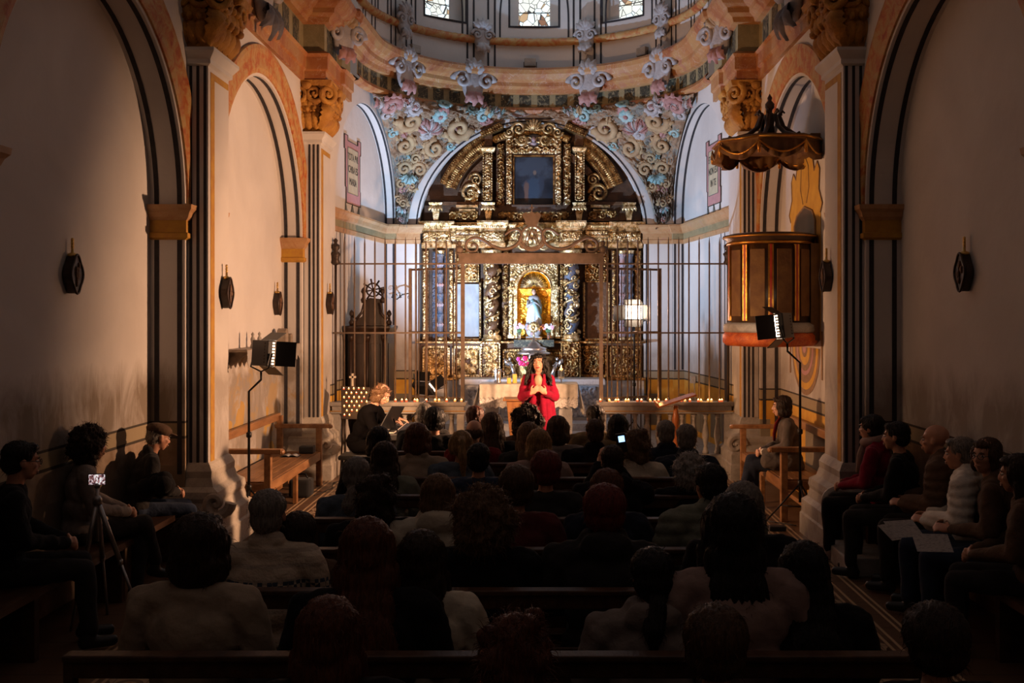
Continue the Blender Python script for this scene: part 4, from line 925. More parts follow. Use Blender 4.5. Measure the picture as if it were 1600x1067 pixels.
for sgn in (-1, 1):
    k = MB(); x0, x1 = (RX(698), RX(750)) if sgn < 0 else (RX(918), RX(972)); m_ = 'gold_leaf' if sgn < 0 else 'gold_dark'
    relief(k, x0, x1, RZ(318), RZ(240), RD-.05, .07, 90+sgn, 0, .15, .012, None, lambda x, z: (x-lc.x)**2+(z-lc.z)**2 < 1.22**2, 1)
    xs = RX(735) if sgn < 0 else RX(935)
    volute(k, (xs, RD-.08, RZ(303)), Vector((-sgn, 0, 0)), Vector((0, 0, 1)), Vector((0, -1, 0)), .17, 1.7, 1, .22); volute(k, (xs+sgn*-.10, RD-.08, RZ(282)), Vector((sgn, 0, 0)), Vector((0, 0, 1)), Vector((0, -1, 0)), .12, 1.7, 1, .22)
    part('carved_field', k, [m_, 'retable_brown'])
    k = MB(); z = RZ(319); k.box(x0-.1, x1+.1, RD-.10, RD, z-.03, z+.03); part('moulding', k, 'retable_brown')
for px, m_ in ((763, 'gold_leaf'), (905, 'gold_leaf')):
    rel('attic_pilaster', px-7, px+7, 240, 316, .22, .04, px+3, m_, 'retable_brown', .09, .012)
    k = MB(); x = RX(px, RD-.2); z = RZ(240); k.wrap(x-.075, x+.075, RD-.24, RD, [(0, z-.02), (.03, z), (.05, z+.05), (.05, z+.07), (0, z+.07)]); part('pilaster_cap', k, 'gold_leaf')
    k = MB(); k.box(x-.07, x+.07, RD-.2, RD, RZ(232), RZ(212)); part('pilaster_block', k, 'retable_brown')
    k = MB(); ang = .42*(1 if px < 800 else -1); M3 = Matrix.Rotation(-ang, 3, 'Y'); k.obox((x+(.06 if px < 800 else -.06), RD-.17, RZ(208)), M3, .20, .17, .05, 0)
    for i in range(9):
        for rr in (-.03, .02): k.ell(Vector((x+(.06 if px < 800 else -.06), RD-.345, RZ(208)))+M3 @ Vector(((i-4)*.043, 0, rr)), .017, 6)
    part('broken_pediment', k, 'gold_dark' if px < 800 else 'gold_dark')
for a, b_, sd, m_ in ((776, 789, 91, 'gold_dark'), (791, 801, 92, 'gold_leaf'), (867, 877, 93, 'gold_leaf'), (879, 892, 94, 'gold_leaf')):
    rel('carved_strip', a, b_, 226 if m_ else 226, 322, .10 if (b_-a) > 11 else .16, .05, sd, m_, 'retable_brown', .085)
rel('carved_strip', 791, 877, 216, 243, .16, .06, 95, 'gold_leaf', 'retable_brown', .11, 0, None, RX(834))
bandpart('crest_band', 1.50, 1.62, PI*.36, PI*.64, .16, ['gold_dark', 'retable_brown'])
k = MB(); c = Vector((RX(834), RD-.24, RZ(208)))
for i in range(9):
    a = PI*(.06+.88*i/8); d = Vector((math.cos(a), 0, math.sin(a))); k.tube([c, c+d*.10+Vector((0, -.03, 0)), c+d*.19], [.012, .022, .030], 6)
for sgn in (-1, 1):
    volute(k, c+Vector((sgn*.26, 0, .02)), Vector((sgn, 0, 0)), Vector((0, 0, 1)), Vector((0, -1, 0)), .12, 1.6, 1, .25); volute(k, c+Vector((sgn*.20, 0, -.16)), Vector((sgn, 0, 0)), Vector((0, 0, 1)), Vector((0, -1, 0)), .10, 1.6, -1, .25)
    volute(k, c+Vector((sgn*.42, 0, -.03)), Vector((sgn, 0, 0)), Vector((0, 0, 1)), Vector((0, -1, 0)), .09, 1.6, -1, .25)
part('crest_shell', k, 'gold_leaf')
k = MB(); k.ell(c+Vector((0, .06, -.17)), (.15, .05, .12), 20); part('crest_medallion', k, 'retable_blue')
k = MB(); k.ell(c+Vector((0, -.01, -.155)), (.038, .04, .048), 12); k.ell(c+Vector((0, .01, -.22)), (.06, .03, .035), 12); part('crest_bust', k, 'retable_pink')
k = MB(); k.wrap(RX(808), RX(862), RD-.20, RD-.02, [(0, RZ(190)), (.03, RZ(189)), (0, RZ(188))]); part('crest_cap', k, 'retable_dark')
# oil painting in the attic, a dim generic biblical scene
def painting_mat():
    t = NT('oil_painting', .35); X, Z = t.sep.outputs[0], t.sep.outputs[2]
    px_, pz_ = RX(834), RZ(284)
    def blob(cx, cz, sx, sz, e=0.): 
        nz = t.math('MULTIPLY', t.math('SUBTRACT', t.noise(9, 5), .5), 1.3)
        a = t.math('DIVIDE', t.math('SUBTRACT', X, cx), sx); b2 = t.math('DIVIDE', t.math('SUBTRACT', Z, cz), sz)
        d = t.math('ADD', t.math('SQRT', t.math('ADD', t.math('MULTIPLY', a, a), t.math('MULTIPLY', b2, b2))), nz); return t.ramp(d, [(.6, .9), (1.25, 0.)])
    c = t.ramp(t.noise(3, 7, None, .6), [(.3, (.010, .010, .013)), (.6, (.022, .026, .036)), (.75, (.045, .05, .06))])
    c = t.mix(blob(px_, pz_+.25, .40, .25), c, (.045, .058, .08)); c = t.mix(blob(px_-.02, pz_-.12, .17, .26), c, (.035, .055, .085)); c = t.mix(blob(px_-.13, pz_-.18, .05, .2), c, (.12, .07, .055))
    c = t.mix(blob(px_+.02, pz_+.14, .045, .06), c, (.15, .11, .09)); c = t.mix(blob(px_+.14, pz_-.05, .05, .16), c, (.03, .04, .06)); t.col(c); return t.m
painting_mat()
k = MB(); k.box(RX(803, RD-.1), RX(866, RD-.1), RD-.12, RD-.09, RZ(322, RD-.1), RZ(246, RD-.1)); PTG = part('painting', k, 'oil_painting', 'dim blue oil painting in the upper tier')
k = MB()
for a in ((802, 804, 246, 322), (864, 866.5, 246, 322), (802, 866.5, 244.5, 247), (802, 866.5, 321, 323)): k.box(RX(a[0]), RX(a[1]), RD-.15, RD-.08, RZ(a[3]), RZ(a[2]))
part('painting_frame', k, 'gold_dark', parent=PTG)
# ------------------------------------------------------------------ statue, monstrance and flowers in the niche
sx_, sy_, sz_ = NCX+.0, RD-.20, RZ(530)+.0
k = MB(); k.box(NCX-Ri-.05, NCX+Ri+.05, RD-.42, RD-.01, sz_-.12, sz_+.0); part('niche_pedestal', k, 'marble_dark')
SV = thing('statue_virgin', 'painted statue of a robed woman in the golden central niche', 'statue', (sx_, sy_, sz_))
H0 = sz_; 
def sp(name, k, m): return k.build(name, m, SV)
k = MB(); k.box(sx_-.14, sx_+.14, sy_-.06, sy_+.12, H0, H0+.05); sp('base', k, 'marble_white')
k = MB(); k.ell((sx_, sy_, H0+.16), (.14, .10, .13), 16); sp('cloud', k, 'stucco_grey')
for dx in (-.12, .11, -.03): k = MB(); k.ell((sx_+dx, sy_-.08, H0+.13+abs(dx)), (.035, .03, .04), 10); k.ell((sx_+dx, sy_-.07, H0+.08+abs(dx)), (.04, .03, .045), 10); sp('cherub', k, 'retable_pink')
k = MB(); prof = []
k.grid(lambda a, b_: Vector((sx_+(.095*(1-b_)**.8*.9+.045+.02*math.sin(b_*PI))*math.cos(2*PI*a)*(1+.10*math.sin(11*2*PI*a)*(1-b_)), sy_+(.075*(1-b_)+.035)*math.sin(2*PI*a)*(1+.10*math.sin(11*2*PI*a)*(1-b_)), H0+.22+.52*b_)), 66, 14); sp('robe', k, 'marble_white')
k = MB(); k.tube([(sx_-.02, sy_-.07, H0+.70), (sx_+.04, sy_-.11, H0+.58), (sx_+.08, sy_-.12, H0+.44), (sx_+.13, sy_-.08, H0+.36)], [.05, .055, .05, .015], 10, flat=.6); k.tube([(sx_+.05, sy_-.03, H0+.72), (sx_+.11, sy_-.05, H0+.6), (sx_+.12, sy_-.05, H0+.45)], [.04, .05, .03], 10, flat=.6); sp('mantle', k, 'stucco_teal')
k = MB(); k.ell((sx_, sy_-.03, H0+.72), (.10, .065, .06), 14); k.tube([(sx_-.09, sy_-.03, H0+.68), (sx_-.11, sy_-.07, H0+.58), (sx_-.02, sy_-.12, H0+.64)], [.035, .032, .02], 8); k.tube([(sx_+.09, sy_-.03, H0+.68), (sx_+.11, sy_-.08, H0+.58), (sx_+.0, sy_-.12, H0+.65)], [.035, .032, .02], 8); sp('bodice', k, 'stucco_grey')
k = MB(); k.ell((sx_, sy_-.03, H0+.83), (.036, .042, .052), 14); k.tube([(sx_, sy_-.02, H0+.75), (sx_, sy_-.03, H0+.80)], .02, 8); k.ell((sx_, sy_-.072, H0+.825), (.007, .012, .010), 6); sp('head', k, 'skin_light')
k = MB(); k.ell((sx_, sy_-.01, H0+.84), (.043, .042, .056), 14); k.ell((sx_+.02, sy_+.0, H0+.77), (.045, .03, .05), 10); sp('hair', k, 'hair_brown')
MN = thing('monstrance', 'pierced gold monstrance on a stepped foot in front of the statue', 'monstrance', (NCX+.0, RD-.42, RZ(552)))
mz = RZ(552); my = RD-.44
k = MB(); k.lathe((NCX, my, mz), [(.30, 0), (.30, .03), (.25, .05), (.22, .09), (.24, .11), (.13, .14), (.12, .17), (.05, .22), (.02, .24), (.02, .30)], 28, sy=.5); k.build('foot', 'silver', MN)
k = MB(); k.tube([(NCX, my, mz+.28), (NCX, my, mz+.40)], .012, 8); k.ell((NCX, my, mz+.33), .022, 8); k.build('stem', 'gold_leaf', MN)
k = MB(); flower(k, (NCX, my-.01, mz+.47), Vector((1, 0, 0)), Vector((0, 0, 1)), Vector((0, -1, 0)), .10, 12); k.build('rays', 'gold_leaf', MN)
def bouquet(c, h, label, cols, nm='flower_vase', vm='glass', r=.05, group=None):
    R_ = thing(nm, label, 'flowers', c, group=group); c = Vector(c); k = MB(); k.lathe(c, [(r*.5, 0), (r*.6, .01), (r*.5, h*.2), (r*.6, h*.42), (r*.75, h*.48)], 14); k.build('vase', vm, R_)
    rq = random.Random(int(c.x*1000)); g = MB()
    for i in range(9):
        d = Vector((rq.uniform(-1, 1), rq.uniform(-.6, .3), 1.1)).normalized(); e = c+Vector((0, 0, h*.45))+d*h*rq.uniform(.35, .7); g.tube([c+Vector((0, 0, h*.3)), e], .0035, 5)
        leaf(g, c+Vector((0, 0, h*.45)), d, Vector((d.z, 0, -d.x)).normalized(), Vector((0, -1, 0)), h*.3, .035, .2, 0, 0)
        f = MB(); flower(f, e, Vector((1, 0, 0)), Vector((0, 0, 1)), Vector((0, -1, 0)), r*rq.uniform(.55, .85), 6, 0, 0); f.build('flower', cols[i % len(cols)], R_)
    g.build('greenery', 'leaf_green', R_); return R_
mat('leaf_green', (.06, .12, .04), .6); mat('petal_magenta', (.50, .03, .22), .6); mat('petal_white', (.75, .68, .68), .6); mat('petal_pink', (.70, .35, .38), .6)
bouquet((RX(812), RD-.30, sz_), .26, 'small vase of pink flowers standing left of the niche statue', ['petal_pink', 'petal_white'], group='vases beside the statue')
bouquet((RX(857), RD-.30, sz_), .26, 'small vase of pink flowers standing right of the niche statue', ['petal_pink', 'petal_white'], group='vases beside the statue')
# tabernacle plinth and silver angels in front
k = MB(); k.lathe((NCX, RD-.42, RZ(592)), [(.34, 0), (.34, .06), (.30, .10), (.30, .30), (.36, .36), (.36, .42)], 30, sy=.5); part('tabernacle', k, 'gold_dark')
k = MB(); k.lathe((0, 0, 0), [(.09, 0), (.10, .015), (.06, .025), (.05, .02)], 24); 
for i in range(len(k.V)): x, y, z = k.V[i]; k.V[i] = (NCX+x, RD-.62-z, RZ(556)+y)
k.lathe((NCX, RD-.60, RZ(556)-.10), [(.03, 0), (.02, .05)], 12); tag(k.build('silver_dish', 'silver'), 'round silver dish upright before the tabernacle, above the singer', 'dish')
for px, sd in ((797, 'left'), (870, 'right')):
    x = RX(px, RD-.5); A_ = thing('silver_angel', 'small silver angel figure leaning at the %s of the tabernacle' % sd, 'figurine', (x, RD-.5, RZ(588)), group='silver angels'); z = RZ(588); sg = 1 if px < 834 else -1
    k = MB(); k.tube([(x+sg*.09, RD-.5, z), (x+sg*.05, RD-.5, z+.14), (x, RD-.5, z+.28)], [.05, .035, .03], 10); k.ell((x-sg*.005, RD-.5, z+.33), (.028, .028, .034), 10); k.tube([(x, RD-.5, z+.26), (x+sg*.07, RD-.56, z+.22)], [.016, .01], 6); k.build('figure', 'silver', A_)
    k = MB(); leaf(k, (x-sg*.02, RD-.47, z+.20), Vector((-sg*.5, 0, .8)).normalized(), Vector((.8, 0, sg*.5)), Vector((0, -1, 0)), .16, .07, .2, 0, 3); k.build('wing', 'silver', A_)
# ================================================================== CHANCEL: altar, rail, grille, candles
k = MB(); k.box(-1.6, 1.6, 14.95, 17.2, .16, .28); k.box(-1.45, 1.45, 16.3, 17.25, .28, .40); tag(k.build('floor_dais', 'marble_white'), kind='structure')
HA = thing('high_altar', 'white marble high altar table against the foot of the retable', 'altar', (-.03, 16.95, .40))
k = MB(); k.box(-1.26, 1.20, 16.70, 17.24, 1.00, 1.10); bevel(k.build('altar_slab', 'marble_white', HA), .015)
k = MB(); k.box(-1.16, 1.10, 16.80, 17.24, .40, 1.0); k.build('body', 'marble_white', HA)
k = MB(); relief(k, -1.12, -.55, .45, .97, 16.795, .03, 8, 0, .13, .014); relief(k, -.5, .45, .45, .97, 16.795, .03, 9, 0, .13, .014); relief(k, .5, 1.06, .45, .97, 16.795, .03, 10, 0, .13, .014); k.build('carved_front', 'relief_lace', HA)
AL = thing('altar_table', 'stone altar table standing in front of the high altar', 'altar', (-.05, 15.3, .28))
k = MB(); k.box(-.78, .66, 15.02, 15.58, 1.06, 1.12); bevel(k.build('tabletop', 'marble_white', AL), .01)
for x in (-.62, .50): k = MB(); k.box(x-.10, x+.10, 15.12, 15.48, .28, 1.06); k.build('leg', 'marble_white', AL)
k = MB(); x0, x1 = -.80, .68; zt = 1.127
k.box(x0, x1, 15.0, 15.6, zt, zt+.008)
def drop(k, y, z0, depth, zig, n, m=0, off=0):
    N = 200; vs = []
    for i in range(N+1):
        t = i/N; x = x0+(x1-x0)*t; f = .012*math.sin(t*70); fr = (t*n) % 1; zz = z0-depth-zig*(1-abs(2*fr-1))
        vs += [(x, y-off+f*.3, z0), (x, y-off+f*.7-.004, z0-depth*.5), (x, y-off+f-.01, zz)]
    k.add(vs, [(3*i+j, 3*i+j+1, 3*i+3+j+1, 3*i+3+j) for i in range(N) for j in (0, 1)], m, True)
drop(k, 14.995, zt+.004, .18, .05, 22, 0, .012)
for sx_, xx in ((-1, x0), (1, x1)):
    k.grid(lambda a, b_: Vector((xx+sx_*(.008+.09*a*(1+.3*math.sin(b_*9))+.015*math.sin(b_*22)*a), 14.99+.61*b_, zt-a*(.48 if sx_ > 0 else .40)*(1-.12*math.sin(b_*30)**2))), 12, 40, 0)
cl = k.build('altar_cloth', 'cloth_white'); tag(cl, 'white cloth with a zigzag lace hem draped over the altar table', 'altar cloth')
k = MB(); drop(k, 15.0, zt-.005, .32, .03, 15, 0, 0); o = k.build('lace_fall', 'lace', cl)
# things on the altar
P_ = thing('silver_pitcher', 'tall silver pitcher with a curved handle on the left of the altar', 'pitcher', W(778, 598, 15.25)*1); px_, pz_ = W(778, 598, 15.25).x, zt+.010; P_.location = (px_, 15.25, pz_); ROOTLOC[P_] = Vector((px_, 15.25, pz_))
k = MB(); k.lathe((px_, 15.25, pz_), [(.055, 0), (.058, .02), (.045, .04), (.052, .10), (.058, .17), (.050, .20), (.062, .215), (.058, .215), (.045, .20)], 22); k.build('vessel', 'silver', P_)
k = MB(); k.tube([(px_+.055, 15.25, pz_+.19), (px_+.095, 15.25, pz_+.16), (px_+.09, 15.25, pz_+.09), (px_+.05, 15.25, pz_+.06)], .007, 6); k.build('handle', 'silver', P_)
def candle(c, r, h, label, m='wax_yellow', group=None, lit=True):
    c = Vector(c); R_ = thing('candle', label, 'candle', c, group=group); k = MB(); k.lathe(c, [(r, 0), (r, h), (r*.85, h+.003), (r*.5, h-.006)], 16); k.build('wax', m, R_)
    if lit: k = MB(); k.lathe(c+Vector((0, 0, h)), [(.001, 0), (.007, .012), (.006, .022), (.001, .042)], 8); k.build('flame', 'flame', R_)
    return R_
candle((W(795.5, 0, 15.2).x, 15.15, pz_), .032, .085, 'short thick yellow candle on the altar, left of the tall one', group='yellow altar candles', lit=False)
candle((W(804, 0, 15.2).x, 15.25, pz_), .034, .135, 'tallest thick yellow candle on the altar', group='yellow altar candles', lit=False)
candle((W(816.5, 0, 15.2).x, 15.25, pz_), .03, .07, 'low yellow candle on the altar partly behind the singer', group='yellow altar candles', lit=False)
hx = W(877, 0, 15.2).x; GC = thing('candle_goblet', 'glass goblet holding a lit white candle on the right of the altar', 'candle holder', (hx, 15.25, pz_))
k = MB(); k.lathe((hx, 15.25, pz_), [(.045, 0), (.045, .008), (.012, .02), (.012, .05), (.05, .075), (.055, .09), (.052, .10), (.05, .20), (.048, .20), (.05, .10)], 20); k.build('glass_bowl', 'glass', GC)
k = MB(); k.lathe((hx, 15.25, pz_+.085), [(.028, 0), (.028, .14), (.01, .138)], 14); k.build('wax', 'wax_white', GC)
k = MB(); k.lathe((hx, 15.25, pz_+.225), [(.001, 0), (.008, .014), (.007, .026), (.001, .05)], 8); k.build('flame', 'flame', GC)
light('goblet_candle_light', 'POINT', (hx, 15.2, pz_+.28), None, 1.2, (1, .5, .15), .02)
bouquet((W(826, 0, 15.4).x, 15.42, pz_), .36, 'vase of magenta and white orchids on the altar behind the singer', ['petal_magenta', 'petal_white', 'petal_magenta'], r=.06)
# wooden ambo in front of the altar
k = MB(); cx = W(812, 0, 14.6).x; k.prism([(-.19, .93), (.16, .93), (.13, .16), (-.12, .16)], lambda u, v, d: (cx+u, 14.5+d, v), 0, .32); AM = k.build('wooden_ambo', 'wood_panelled'); bevel(AM, .008); tag(AM, 'plain tapering wooden reading desk in front of the altar cloth', 'lectern')
k = MB(); k.beam((cx-.22, 14.45, .97), (cx-.22, 14.86, .93), .02, .03); k.box(cx-.24, cx+.20, 14.44, 14.88, .93, .96); bevel(k.build('top', 'wood_panelled', AM, shift=True), .006)
# communion rail: two runs of stone balusters
def rail(x0, x1, label):
    R_ = thing('communion_rail', label, 'balustrade', ((x0+x1)/2, 14.0, .155), group='stone communion rails')
    k = MB(); k.wrap(x0+.0, x1-.0, 13.90, 14.10, [(0, .80), (.02, .81), (.02, .83), (0, .84), (0, .90), (.025, .915), (.03, .94), (.03, .965), (0, .965)]); k.build('handrail', 'stone_grey', R_)
    k = MB(); k.box(x0-.03, x1+.03, 13.868, 13.873, .836, .846); k.build('gilt_line', 'line_yellow', R_)
    k = MB(); k.wrap(x0, x1, 13.90, 14.10, [(.03, .155), (.03, .215), (0, .235)]); k.build('plinth', 'stone_grey', R_)
    for x in ((x0+.05), (x1-.05)): k = MB(); k.box(x-.05, x+.05, 13.92, 14.08, .235, .80); k.build('end_post', 'stone_grey', R_)
    n = round((x1-x0-.2)/.165); prof = [(.045, .0), (.045, .04), (.030, .05), (.036, .07), (.022, .10), (.034, .16), (.050, .25), (.046, .31), (.026, .42), (.020, .47), (.030, .48), (.030, .50), (.022, .51), (.042, .54), (.042, .565)]
    for i in range(n): k = MB(); k.lathe((x0+.1+(i+.5)*(x1-x0-.2)/n, 14.0, .235), prof, 16); k.build('baluster', 'stone_grey', R_)
    return R_
rail(-2.79, -.95, 'grey stone balustrade carrying candles on the left of the singer'); rail(.94, 2.79, 'grey stone balustrade carrying candles on the right of the singer')
# iron grille: bars, rails, gate leaves and the lintel with the crowned monogram
GZ = .965
def bar(k, x, y, z0, z1, r=.011, tip=True):
    k.tube([(x, y, z0), (x, y, z1-.10)]+([(x, y, z1)] if tip else [(x, y, z1)]), [r, r]+([.002] if tip else [r]), 6)
for s, sd in ((-1, 'left'), (1, 'right')):
    R_ = thing('iron_grille', 'tall iron grille of spear-topped bars standing on the %s rail' % sd, 'grille', (s*1.87, 14.0, GZ), group='iron grilles on the rails')
    xs = [s*(1.06+.1435*i) for i in range(12)]
    for x in xs: k = MB(); bar(k, x, 14.0, GZ, 3.28, .012); k.lathe((x, 14.0, GZ), [(.022, 0), (.022, .03), (.014, .06)], 8); k.build('bar', 'iron', R_)
    for z in (2.90, 1.93): k = MB(); k.beam((s*.95, 13.985, z), (s*2.80, 13.985, z), .012, .022); k.build('crossbar', 'iron', R_)
    k = MB(); k.box(*sorted((s*.945, s*1.0)), 13.975, 14.025, GZ, 2.92); bevel(k.build('gate_post', 'iron', R_), .006)
    k = MB(); x = s*2.76; k.tube([(x, 14, GZ), (x, 14, 2.9)], .018, 8); k.lathe((x, 14.0, 2.88), [(.02, 0), (.07, .03), (.05, .08), (.055, .12), (.075, .16), (.03, .20), (.06, .24), (.06, .28), (.02, .31), (.035, .35), (.01, .38)], 14); k.build('finial_post', 'iron_dark', R_)
    # gate leaf swung back into the chancel
    G_ = thing('gate_leaf', 'iron gate leaf swung open behind the %s grille' % sd, 'gate', (s*.97, 14.06, .17), group='iron gate leaves')
    a = Vector((s*.985, 14.06, 0)); e = Vector((s*1.80+(.02 if s < 0 else .06), 14.52, 0)); zt_ = 2.86
    k = MB(); 
    for p, w_ in ((a, .03), (e, .045)): k.beam(p+Vector((0, 0, .20)), p+Vector((0, 0, zt_)), w_, w_)
    for z in (.22, 1.0, 1.93, zt_-.02): k.beam(a+Vector((0, 0, z)), e+Vector((0, 0, z)), .02, .03)
    k.build('gate_frame', 'iron', G_)
    for i in range(1, 6): p = a.lerp(e, i/6); k = MB(); k.tube([p+Vector((0, 0, .2)), p+Vector((0, 0, zt_))], .010, 6); k.build('bar', 'iron', G_)
L_ = thing('gate_lintel', 'iron lintel with scrolls, crown and monogram spanning the gate opening', 'lintel', (-.02, 14.0, 2.92))
k = MB(); k.box(-1.03, 1.01, 13.96, 14.04, 2.90, 3.04); k.box(-1.05, 1.03, 13.945, 14.055, 3.03, 3.05); bevel(k.build('beam', 'iron', L_), .005)
def GX(px): return (px-850)*14/F+CX
def GZ_(py): return CZ-(py-490)*14/F
cm = Vector((GX(831), 14.0, GZ_(370)))
for s in (-1, 1):
    k = MB(); pts = []
    for px, py in ((17, 362), (24, 358), (27, 367), (24, 380), (14, 388), (-0, 393)): pass
    # long S scroll: from the medallion out to the end volute
    S = [(18, 378), (16, 366), (22, 359), (32, 361), (27, 366), (24, 374)]
    main = [(17, 368), (20, 378), (30, 386), (45, 389), (60, 385), (74, 376), (88, 371), (100, 376), (103, 386), (97, 393), (88, 392), (85, 385), (91, 381), (95, 385)]
    for P0, rr in ((main, .024), ([(17, 372), (17, 363), (23, 358), (33, 360), (42, 367)], .022)):
        pts = [Vector((cm.x+s*px*14/F, 14.0, GZ_(py))) for px, py in P0]; fine = []
        for i in range(len(pts)-1):
            p0, p1, p2, p3 = pts[max(0, i-1)], pts[i], pts[i+1], pts[min(len(pts)-1, i+2)]
            for q in range(6):
                t = q/6; fine.append(.5*((2*p1)+(p2-p0)*t+(2*p0-5*p1+4*p2-p3)*t*t+(3*p1-p0-3*p2+p3)*t**3))
        fine.append(pts[-1]); k.tube(fine, [rr*(1.15-.5*i/len(fine)) for i in range(len(fine))], 8)
    k.build('scroll', 'iron', L_)
k = MB(); k.tube([cm+Vector((.155*math.cos(a), 0, .155*math.sin(a))) for a in [2*PI*i/32 for i in range(33)]], .016, 8); k.build('ring', 'iron', L_)
k = MB(); k.prism([(.205*math.cos(a), .205*math.sin(a)+.02) for a in [PI*(1.02+.96*i/20) for i in range(21)]]+[(.17*math.cos(a), .15*math.sin(a)+.0) for a in [PI*(1.98-.96*i/20) for i in range(21)]], lambda u, v, d: (cm.x+u, 13.99+d, cm.z+v-.02), 0, .03); k.build('crescent', 'iron', L_)
k = MB()
for a, b_ in (((-.10, -.10), (-.055, .10)), ((-.055, .10), (0, -.05)), ((0, -.05), (.055, .10)), ((.055, .10), (.10, -.10)), ((-.07, -.11), (.0, .12)), ((.07, -.11), (.0, .12)), ((-.045, -.02), (.045, -.02))): k.beam(cm+Vector((a[0], 0, a[1])), cm+Vector((b_[0], 0, b_[1])), .016, .022, 0, (0, 1, 0))
k.build('monogram', 'iron', L_)
k = MB(); c0 = cm+Vector((0, 0, .155)); k.prism([(-.07, 0), (.07, 0), (.10, .08), (.135, .15), (.09, .19), (.05, .17), (0, .20), (-.05, .17), (-.09, .19), (-.135, .15), (-.10, .08)], lambda u, v, d: (c0.x+u, 13.985+d, c0.z+v), 0, .03)
k.beam(c0+Vector((0, 0, .19)), c0+Vector((0, 0, .30)), .014, .014); k.beam(c0+Vector((-.03, 0, .255)), c0+Vector((.03, 0, .255)), .014, .014); k.build('crown', 'iron', L_)
for x in (-1.02, 1.00): k = MB(); k.lathe((x, 14.0, 3.045), [(.03, 0), (.045, .02), (.06, .06), (.045, .10), (.02, .11), (.035, .14), (.03, .165), (.002, .19)], 12); k.build('finial', 'iron', L_)
# votive lights on the rails
VC = None
def votive(c, label, mm, group):
    c = Vector(c); R_ = thing('votive_candle', label, 'candle', c, group=group, world=False)
    k = MB(); k.lathe((0, 0, 0), [(.014, 0), (.017, .008), (.018, .028), (.016, .028), (.014, .005)], 12); k.build('glass_cup', mm, R_)
    k = MB(); k.lathe((0, 0, .016), [(.001, 0), (.009, .008), (.009, .015), (.001, .028)], 8); k.build('flame', 'flame', R_); return R_
LB = 'small lit votive candle in a cup on the %s communion rail'
left = [605, 618, 628, 635, 648, 652, 666, 680, 686, 698, 711, 721]; right = [938, 952, 962, 966, 978, 982, 996, 1002, 1016, 1023, 1029, 1041, 1065, 1070, 1078, 1091, 1095, 1106, 1112, 1124, 1128]
pr = {m: votive((W(p, 0, 13.93).x, 13.93, .967), LB % 'left', m, 'votive candles on the left rail') for m, p in (('candle_glass_clear', 605), ('candle_glass_red', 618))}
rq = random.Random(9)
ORD = ['first', 'second', 'third', 'fourth', 'fifth', 'sixth', 'seventh', 'eighth', 'ninth', 'tenth', 'eleventh', 'twelfth', 'thirteenth', 'fourteenth', 'fifteenth', 'sixteenth', 'seventeenth', 'eighteenth', 'nineteenth', 'twentieth', 'twenty-first']
pr['candle_glass_clear']['label'] = 'lit votive candle on the left rail, first from the left, beside the pianist'; pr['candle_glass_red']['label'] = 'lit votive candle on the left rail, second from the left'
for i, p in enumerate(left[2:]): dup(pr['candle_glass_red' if rq.random() < .5 else 'candle_glass_clear'], (W(p, 0, 13.93).x, 13.93, .967), label='lit votive candle on the left rail, %s from the left' % ORD[i+2])
for i, p in enumerate(right):
    o = dup(pr['candle_glass_red' if rq.random() < .5 else 'candle_glass_clear'], (W(p, 0, 13.93).x, 13.93+rq.uniform(-.02, .02), .967), label='lit votive candle on the right rail, %s from the gate opening' % ORD[i]); o['group'] = 'votive candles on the right rail'
for x in (-2.1, -1.3, 1.15, 1.75, 2.45): light('rail_candle_light', 'POINT', (x, 13.93, 1.06), None, 1.1, (1., .48, .14), .03)
# sloping votive stand with a small crucifix
V_ = thing('votive_stand', 'sloping metal votive candle stand in front of the left rail', 'candle stand', (-2.36, 13.35, 0))
vc = Vector((-2.36, 13.35, 1.02)); up = Vector((-.10, .38, .92)).normalized(); rt = Vector((1, .02, 0)).normalized(); nn = rt.cross(up).normalized()
k = MB(); k.prism([(-.19, -.24), (.10, -.24), (.20, .20), (-.19, .22)], lambda u, v, d: vc+rt*u+up*v+nn*d, -.02, 0); k.build('rack', 'iron_dark', V_)
k = MB()
for sx_ in (-.15, .12):
    for yy in (-.10, .22): k.tube([vc+Vector((sx_, yy*.3, -.15)), (vc.x+sx_*1.2, vc.y+yy, 0)], .012, 6)
k.build('legs', 'iron_dark', V_)
k = MB(); q = vc+up*.22; k.box(q.x-.012-.03, q.x+.012-.03, q.y-.01, q.y+.01, q.z, q.z+.17); k.box(q.x-.075, q.x+.015, q.y-.01, q.y+.01, q.z+.11, q.z+.135); k.build('crucifix', 'stone_pale', V_)
for j, n in enumerate((5, 5, 5, 5, 4, 3, 2)):
    for i in range(n):
        u = -.15+(i+(.5 if j % 2 else 0))*.067+(.0); v = .17-j*.062
        o = dup(pr['candle_glass_clear'] if (i+j) % 3 else pr['candle_glass_red'], vc+rt*u+up*v+nn*.004, label='tiny lit candle on the votive stand, %s row from the top, %s from the left' % (ORD[j], ORD[i]), scale=.68); o['group'] = 'candles on the votive stand'
light('votive_stand_light', 'POINT', vc+Vector((0, -.25, .1)), None, 1.6, (1., .5, .15), .1)
